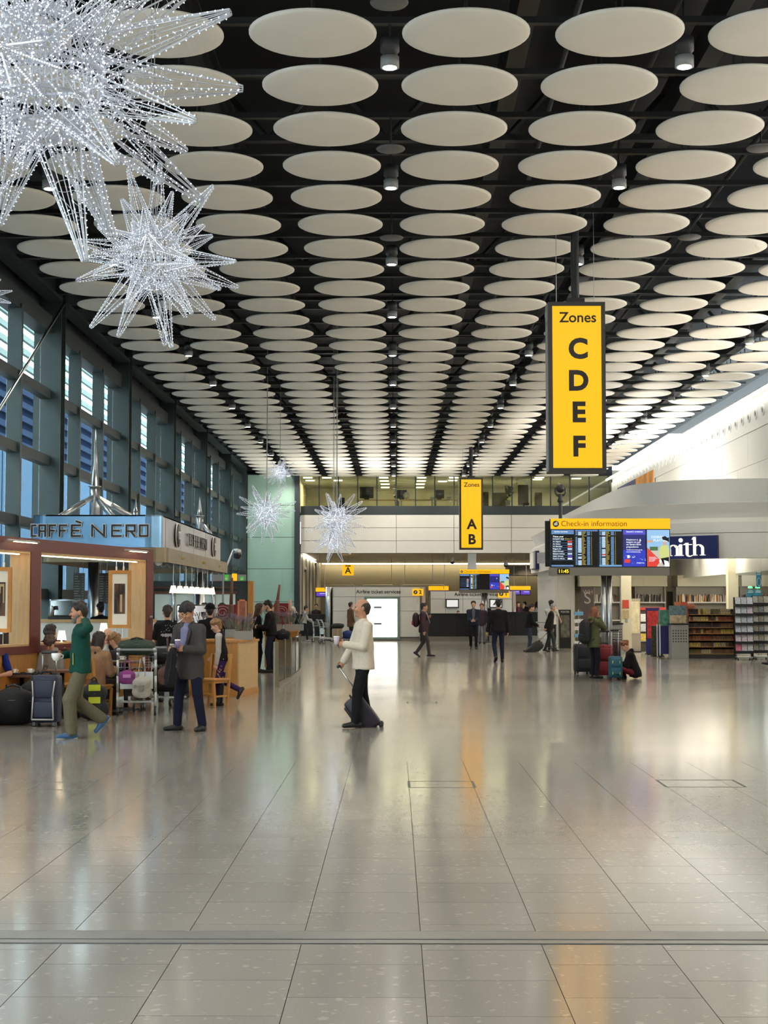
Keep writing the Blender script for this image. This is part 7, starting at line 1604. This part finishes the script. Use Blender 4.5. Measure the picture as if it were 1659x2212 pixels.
p13 = person('woman in a green parka standing with a hand to her face', fl(1283, 1465), -62, 1.60, 1.02, feet=[(-.09, .02, .085, 6, 0), (.10, .0, .085, -6, 0)], hands=[(-.24, .06, .78), (.02, .16, 1.48)], poles=(None, (.5, .2, -1)), hair='auburn', style='long', top=(86, 90, 58), bot=(30, 28, 36), coat=.14, loose=.022, vox=.013, hpitch=-10, hood=True, curl=(.5, .8))
backpack('black backpack worn by the woman in the green parka', p13, (22, 22, 26), .32, .56, .20, .78, -.24)
p14 = person('person in a dark coat sitting on the floor with crossed red legs', fl(1372, 1466), 84, 1.62, 1.06, hip=(0, 0, -.80), feet=[(.10, .26, .08, -60, 0), (-.12, .34, .08, 60, 0)], knees=((-1, .6, .5), (1, .6, .5)), hands=[(-.07, .40, .40), (.08, .42, .42)], lean=16, hpitch=-38, hair='auburn', style='bun', top=(26, 25, 26), bot=(108, 34, 44), shoes=(24, 22, 22), coat=.06, loose=.022, hood=True, vox=.013)
e = empty('phone', (hand_pos(p14, 'l')+hand_pos(p14, 'r'))/2 + Vector((-.02, 0, .03)), R(84), label='pale phone held by the person sitting on the floor', cat='phone'); o = MB().bbox((-.036, -.07, -.004), (.036, .07, .004), .003).build('case', M_cup, e); o.rotation_euler = (R(35), 0, 0)
suitcase('large black suitcase left of the woman in the parka', fl(1262, 1457)+Vector((0, .35, 0)), 8, .40, .30, .68, (20, 22, 26), handle=0); suitcase('red suitcase between the woman in the parka and the teal case', fl(1309, 1464)+Vector((0, .25, 0)), -6, .40, .30, .70, (132, 30, 38), handle=.30, band=(110, 28, 34)); suitcase('dark maroon suitcase standing behind the red one', fl(1328, 1452)+Vector((0, .3, 0)), 4, .36, .26, .72, (58, 24, 30), handle=0)
tc = suitcase('small teal suitcase with yellow marks and tall steel handle', fl(1328, 1468)+Vector((0, -.12, 0)), 0, .30, .20, .48, (22, 84, 100), handle=.56)
for x in (-.08, .08):
    for z in (.15, .40): MB().obox((x, -.142, z), (.008, 0, .01), (0, .004, 0), (0, 0, .03)).build('yellow_mark', mat('mark_yellow', s2l(190, 190, 60), .5), tc)
p15 = person('person in grey jeans stepping in from the right edge', fl(1690, 1440), 92, 1.75, feet=[(-.08, .40, .10, 0, 12), (.08, -.30, .16, 0, -40)], hair='dark', style='short', top=(60, 60, 70), bot=(70, 84, 100), shoes=(26, 26, 30), vox=.016, hip=(0, 0, -.05))
p16 = person('woman in a pale grey jumper pushing an empty trolley', fl(657, 1386), -80, 1.58, .95, feet=[(-.08, -.26, .13, 0, -30), (.08, .16, .085, 0, 0)], hair='black', style='short', top=(176, 172, 166), bot=(44, 46, 48), shoes=(170, 168, 164), hands=[(-.18, .36, 1.00), (.20, .36, 1.00)], lean=6, vox=.018, hpitch=-8)
q = fl(676, 1390); trolley('empty luggage trolley pushed by the woman in pale grey', Vector((q.x+.2, p16.location.y, 0)), -85, False)
person('person in a white headscarf leaning behind the barrier', fl(642, 1392), 130, 1.60, hair='white', style='scarf', top=(30, 44, 44), bot=(30, 30, 30), lean=18, hpitch=-30, vox=.018, coat=.2)
tr = trolley('luggage trolley loaded with a brown box and blue bag', fl(712, 1390), -70); q = tr.location
e = empty('brown_box', Vector((q.x+.32, q.y+.06, .21)), R(8), label='brown cardboard box on the trolley by the ticket kiosk', cat='box'); MB().bbox((-.2, -.2, 0), (.2, .2, .42), .008).build('carton', mat('cardboard', s2l(150, 132, 108), .8, noise=.1, nscale=8), e); MB().box((-.03, -.203, .0), (.03, .203, .424)).build('tape', mat('tape_tan', s2l(170, 150, 120), .4), e)
soft_bag('blue_bag', 'round blue bag beside the brown cardboard box', Vector((q.x+.78, q.y, .20)), 0, (.20, .16, .19), (34, 52, 110), strap=False); soft_bag('black_soft_bag', 'black soft bag on top of the brown cardboard box', Vector((q.x+.34, q.y+.04, .635)), 0, (.28, .16, .12), (26, 28, 28), strap=False)
e = empty('wheeled_bench', Vector((q.x+.80, q.y, 0)), label='low grey platform under the round blue bag', cat='platform'); MB().box((-.3, -.2, .16), (.3, .2, .20)).build('deck', M_greymetal, e)
for x in (-.26, .26):
    for y in (-.16, .16): MB().cyl((x, y, 0), (x, y, .16), .02, n=6).build('leg', M_greymetal, e)
person('man in a brown coat behind the man in the cream sweater', fl(757, 1385), -60, 1.74, hair='dark', style='short', top=(104, 76, 56), coat=.25, bot=(50, 46, 44), vox=.018, skin='tan')
p19 = person('long haired woman in black facing the man in a bomber jacket', fl(556, 1452), -84, 1.68, .98, hair='brown', style='long', top=(20, 19, 21), bot=(22, 21, 23), shoes=(20, 18, 18), coat=.18, loose=.012, hands=[(-.10, .30, 1.10), (.12, .30, 1.12)], hpitch=-10, vox=.014)
p20 = person('bearded man in a black bomber jacket using his phone', fl(586, 1453), 80, 1.76, 1.04, hair='black', style='short', beard='short', top=(24, 22, 24), bot=(36, 42, 56), shoes=(24, 22, 22), hands=[(-.08, .32, 1.12), (.10, .30, 1.12)], hpitch=-22, lean=4, loose=.016, vox=.014)
MB().path([(.155*math.cos(t), .125*math.sin(t)+.005, .93) for t in np.linspace(0, 2*PI, 30)], .007, 5).build('hem_stripe', mat('stripe_cream', s2l(200, 190, 150), .7), p20)
q = local(p20, (.12, -.26, .80)); soft_bag('black_shoulder_bag', 'black shoulder bag behind the man in the bomber jacket', q, 10, (.17, .09, .13), (18, 18, 20))
person('person with reddish hair half hidden behind the couple', fl(571, 1440)+Vector((0, 3.0, 0)), 175, 1.62, hair='auburn', style='short', top=(60, 40, 42), vox=.018)
# queue of people at the far counter
rr = random.Random(12)
crowd = [(1150, 88.5, 'dark coat'), (1158, 90.0, 'black jacket'), (1166, 91.5, 'brown jacket'), (1174, 89.0, 'grey jacket'), (1134, 92.0, 'navy jacket'), (1160, 86.0, 'white blouse'), (1112, 91.0, 'maroon jacket')]
cc = {'dark coat': (34, 30, 30), 'black jacket': (22, 22, 24), 'brown jacket': (70, 54, 44), 'grey jacket': (70, 70, 72), 'navy jacket': (34, 38, 56), 'white blouse': (190, 184, 176), 'maroon jacket': (84, 36, 42)}
for px, d, c in crowd:
    q = at(px, 1300, d); person('far person in a %s queueing at the back counter' % c, Vector((q.x, d, 0)), rr.choice((0, 20, -30, 170)), rr.uniform(1.62, 1.80), hair=rr.choice(('black', 'dark', 'brown')), style=rr.choice(('short', 'short', 'long')), top=cc[c], vox=.026, group='queue at the back counter')
q = at(570, 1300, 73); 
for px, c, lab in ((612, (46, 40, 42), 'dark clad traveller far behind the red banner'), (690, (60, 50, 50), 'clerk behind the black counter left of kiosk two'), (990, (50, 40, 40), 'clerk seated behind the long black counter')):
    d = 76 if px != 990 else 71.5; q = at(px, 1300, d); person(lab, Vector((q.x, d if px != 690 else 73, 0)), 180, 1.66 if px != 990 else 1.35, hair='dark', style='short', top=c, vox=.026)

# ================================================================== OFFICE CONTENTS BEHIND THE UPPER WINDOW
oz = zg0 - .32
def desk_unit(px0, px1, label):
    a, b = EX(px0, DEND+1.2), EX(px1, DEND+1.2); e = empty('office_desk', ((a+b)/2, DEND+1.2, oz), label=label, cat='desk'); w = b-a
    MB().box((-w/2, -.4, .68), (w/2, .4, .72)).build('worktop', M_oak, e); 
    for s in (-1, 1): MB().box((s*(w/2-.04)-.02, -.35, 0), (s*(w/2-.04)+.02, .35, .68)).build('leg', M_greymetal, e)
    return oz+.72
for a, b, l in ((770, 860, 'left office desk behind the upper window'), (865, 935, 'middle office desk behind the upper window'), (940, 990, 'cluttered office desk left of the far yellow sign')): zd = desk_unit(a, b, l)
zd = oz + .72
def monitor(px, s, label, y=1.1):
    e = empty('office_monitor', (EX(px, DEND+y), DEND+y, zd), label=label, cat='monitor'); MB().box((-.33*s, 0, .08), (.33*s, .1, .08+.55*s)).build('case', M_blackplastic, e); MB().box((-.26*s, -.01, .15), (.26*s, 0, .02+.52*s)).build('screen', mat('dead_screen', (.03, .03, .035), .2), e); MB().box((-.12, -.05, 0), (.12, .15, .08)).build('stand', M_blackplastic, e)
monitor(792, 1.1, 'large black monitor in the office'); monitor(868, .8, 'smaller dark monitor in the office'); monitor(949, .8, 'dark monitor beside paper trays in the office')
e = empty('office_chair', (EX(1131, DEND+1.6), DEND+1.6, oz), label='dark high-backed office chair behind the upper window', cat='chair'); MB().bbox((-.28, 0, .55), (.28, .12, 1.55), .05).build('backrest', mat('chair_brown', s2l(66, 54, 40), .7), e); MB().bbox((-.28, -.5, .45), (.28, .1, .55), .03).build('seat', MATS['chair_brown'], e); MB().cyl((0, -.2, .06), (0, -.2, .45), .04, n=8).build('column', M_blackplastic, e)
for k in range(5): t = 2*PI*k/5; MB().cyl((0, -.2, .06), (.3*math.cos(t), -.2+.3*math.sin(t), .04), .025, n=6).build('foot', M_blackplastic, e)
def cab(px0, px1, py0, c, label, y=2.4):
    e = empty('office_cabinet', (0, DEND+y, oz), label=label, cat='cabinet'); a, b = EX(px0, DEND+y), EX(px1, DEND+y); zt2 = at(853, py0, DEND+y).z-oz; m = mat('cab_%d_%d' % (px0, c[0]), s2l(*c), .7)
    MB().box((a, 0, 0), (b, .5, zt2)).build('body', m, e); MB().box(((a+b)/2-.01, -.01, .1), ((a+b)/2+.01, 0, zt2-.05)).build('door_joint', M_joint, e)
cab(730, 744, 1075, (46, 60, 62), 'dark green cabinet in the office'); cab(1044, 1056, 1063, (84, 66, 40), 'brown cabinet right of the far yellow sign'); cab(1156, 1172, 1064, (100, 88, 52), 'brown cupboard by the office pier'); cab(1066, 1096, 1064, (120, 112, 74), 'pale partition in the office', 3.0)
for px, sz, col, lab in ((878, .3, (190, 186, 170), 'white round fan on the office sill'), (970, .28, (206, 200, 180), 'white paper box on the office desk'), (934, .25, (200, 196, 180), 'white paper pile on the office desk')):
    e = empty('office_item', (EX(px, DEND+1.1), DEND+1.0, zd), label=lab, cat='office item'); m = mat('item_%d' % px, s2l(*col), .6)
    if 'fan' in lab: o = MB().lathe([(sz*.55, 0), (sz*.6, .05), (sz*.55, .1)], n=20).build('cage', m, e, True); o.rotation_euler = (PI/2, 0, 0); o.location = (0, 0, .22); MB().cyl((0, 0, 0), (0, 0, .1), .04, n=8).build('stand', m, e)
    else: MB().bbox((-sz/2, -.1, 0), (sz/2, .1, sz*.8), .01).build('body', m, e); MB().box((-sz*.4, -.11, sz*.3), (sz*.4, -.1, sz*.5)).build('label_strip', M_greymetal, e)
def pot_plant(px, y, label):
    e = empty('pot_plant', (EX(px, DEND+y), DEND+y, oz+.45), label=label, cat='plant'); MB().lathe([(.10, 0), (.14, .25)], n=14).build('pot', M_greymetal, e, True); g = MB(); r3 = random.Random(px)
    for k in range(16): t = r3.random()*6.28; q = Vector((.25*math.cos(t)*r3.random(), .2*math.sin(t), .4+.5*r3.random())); g.obox(q, (q-Vector((0, 0, .25)))*.25, (.04, 0, .01), (0, .01, 0))
    g.build('leaves', mat('office_leaf', s2l(70, 80, 44), .7), e)['kind'] = 'stuff'
    MB().cyl((0, 0, -.45), (0, 0, 0), .12, n=10).build('plinth', M_oak, e)
pot_plant(1098, 1.4, 'pot plant left of the office chair'); pot_plant(858, 2.0, 'pot plant behind the office monitors')

# ================================================================== FINISH: lettering becomes mesh
bpy.context.view_layer.update()
dg = bpy.context.evaluated_depsgraph_get()
for o in [o for o in COL.objects if o.type == 'FONT']:
    me = bpy.data.meshes.new_from_object(o.evaluated_get(dg), depsgraph=dg)
    n = bpy.data.objects.new(o.name, me); n.parent = o.parent; n.location = o.location; n.rotation_euler = o.rotation_euler; n.scale = o.scale
    nm = o.name; bpy.data.objects.remove(o); n.name = nm; COL.objects.link(n)
for o in COL.objects:
    if o.name.split('.')[0] in ('spike_lights', 'core_lights', 'core_cage'): o['kind'] = 'stuff'
    for k in ('wrist_l', 'wrist_r'):
        if k in o: del o[k]
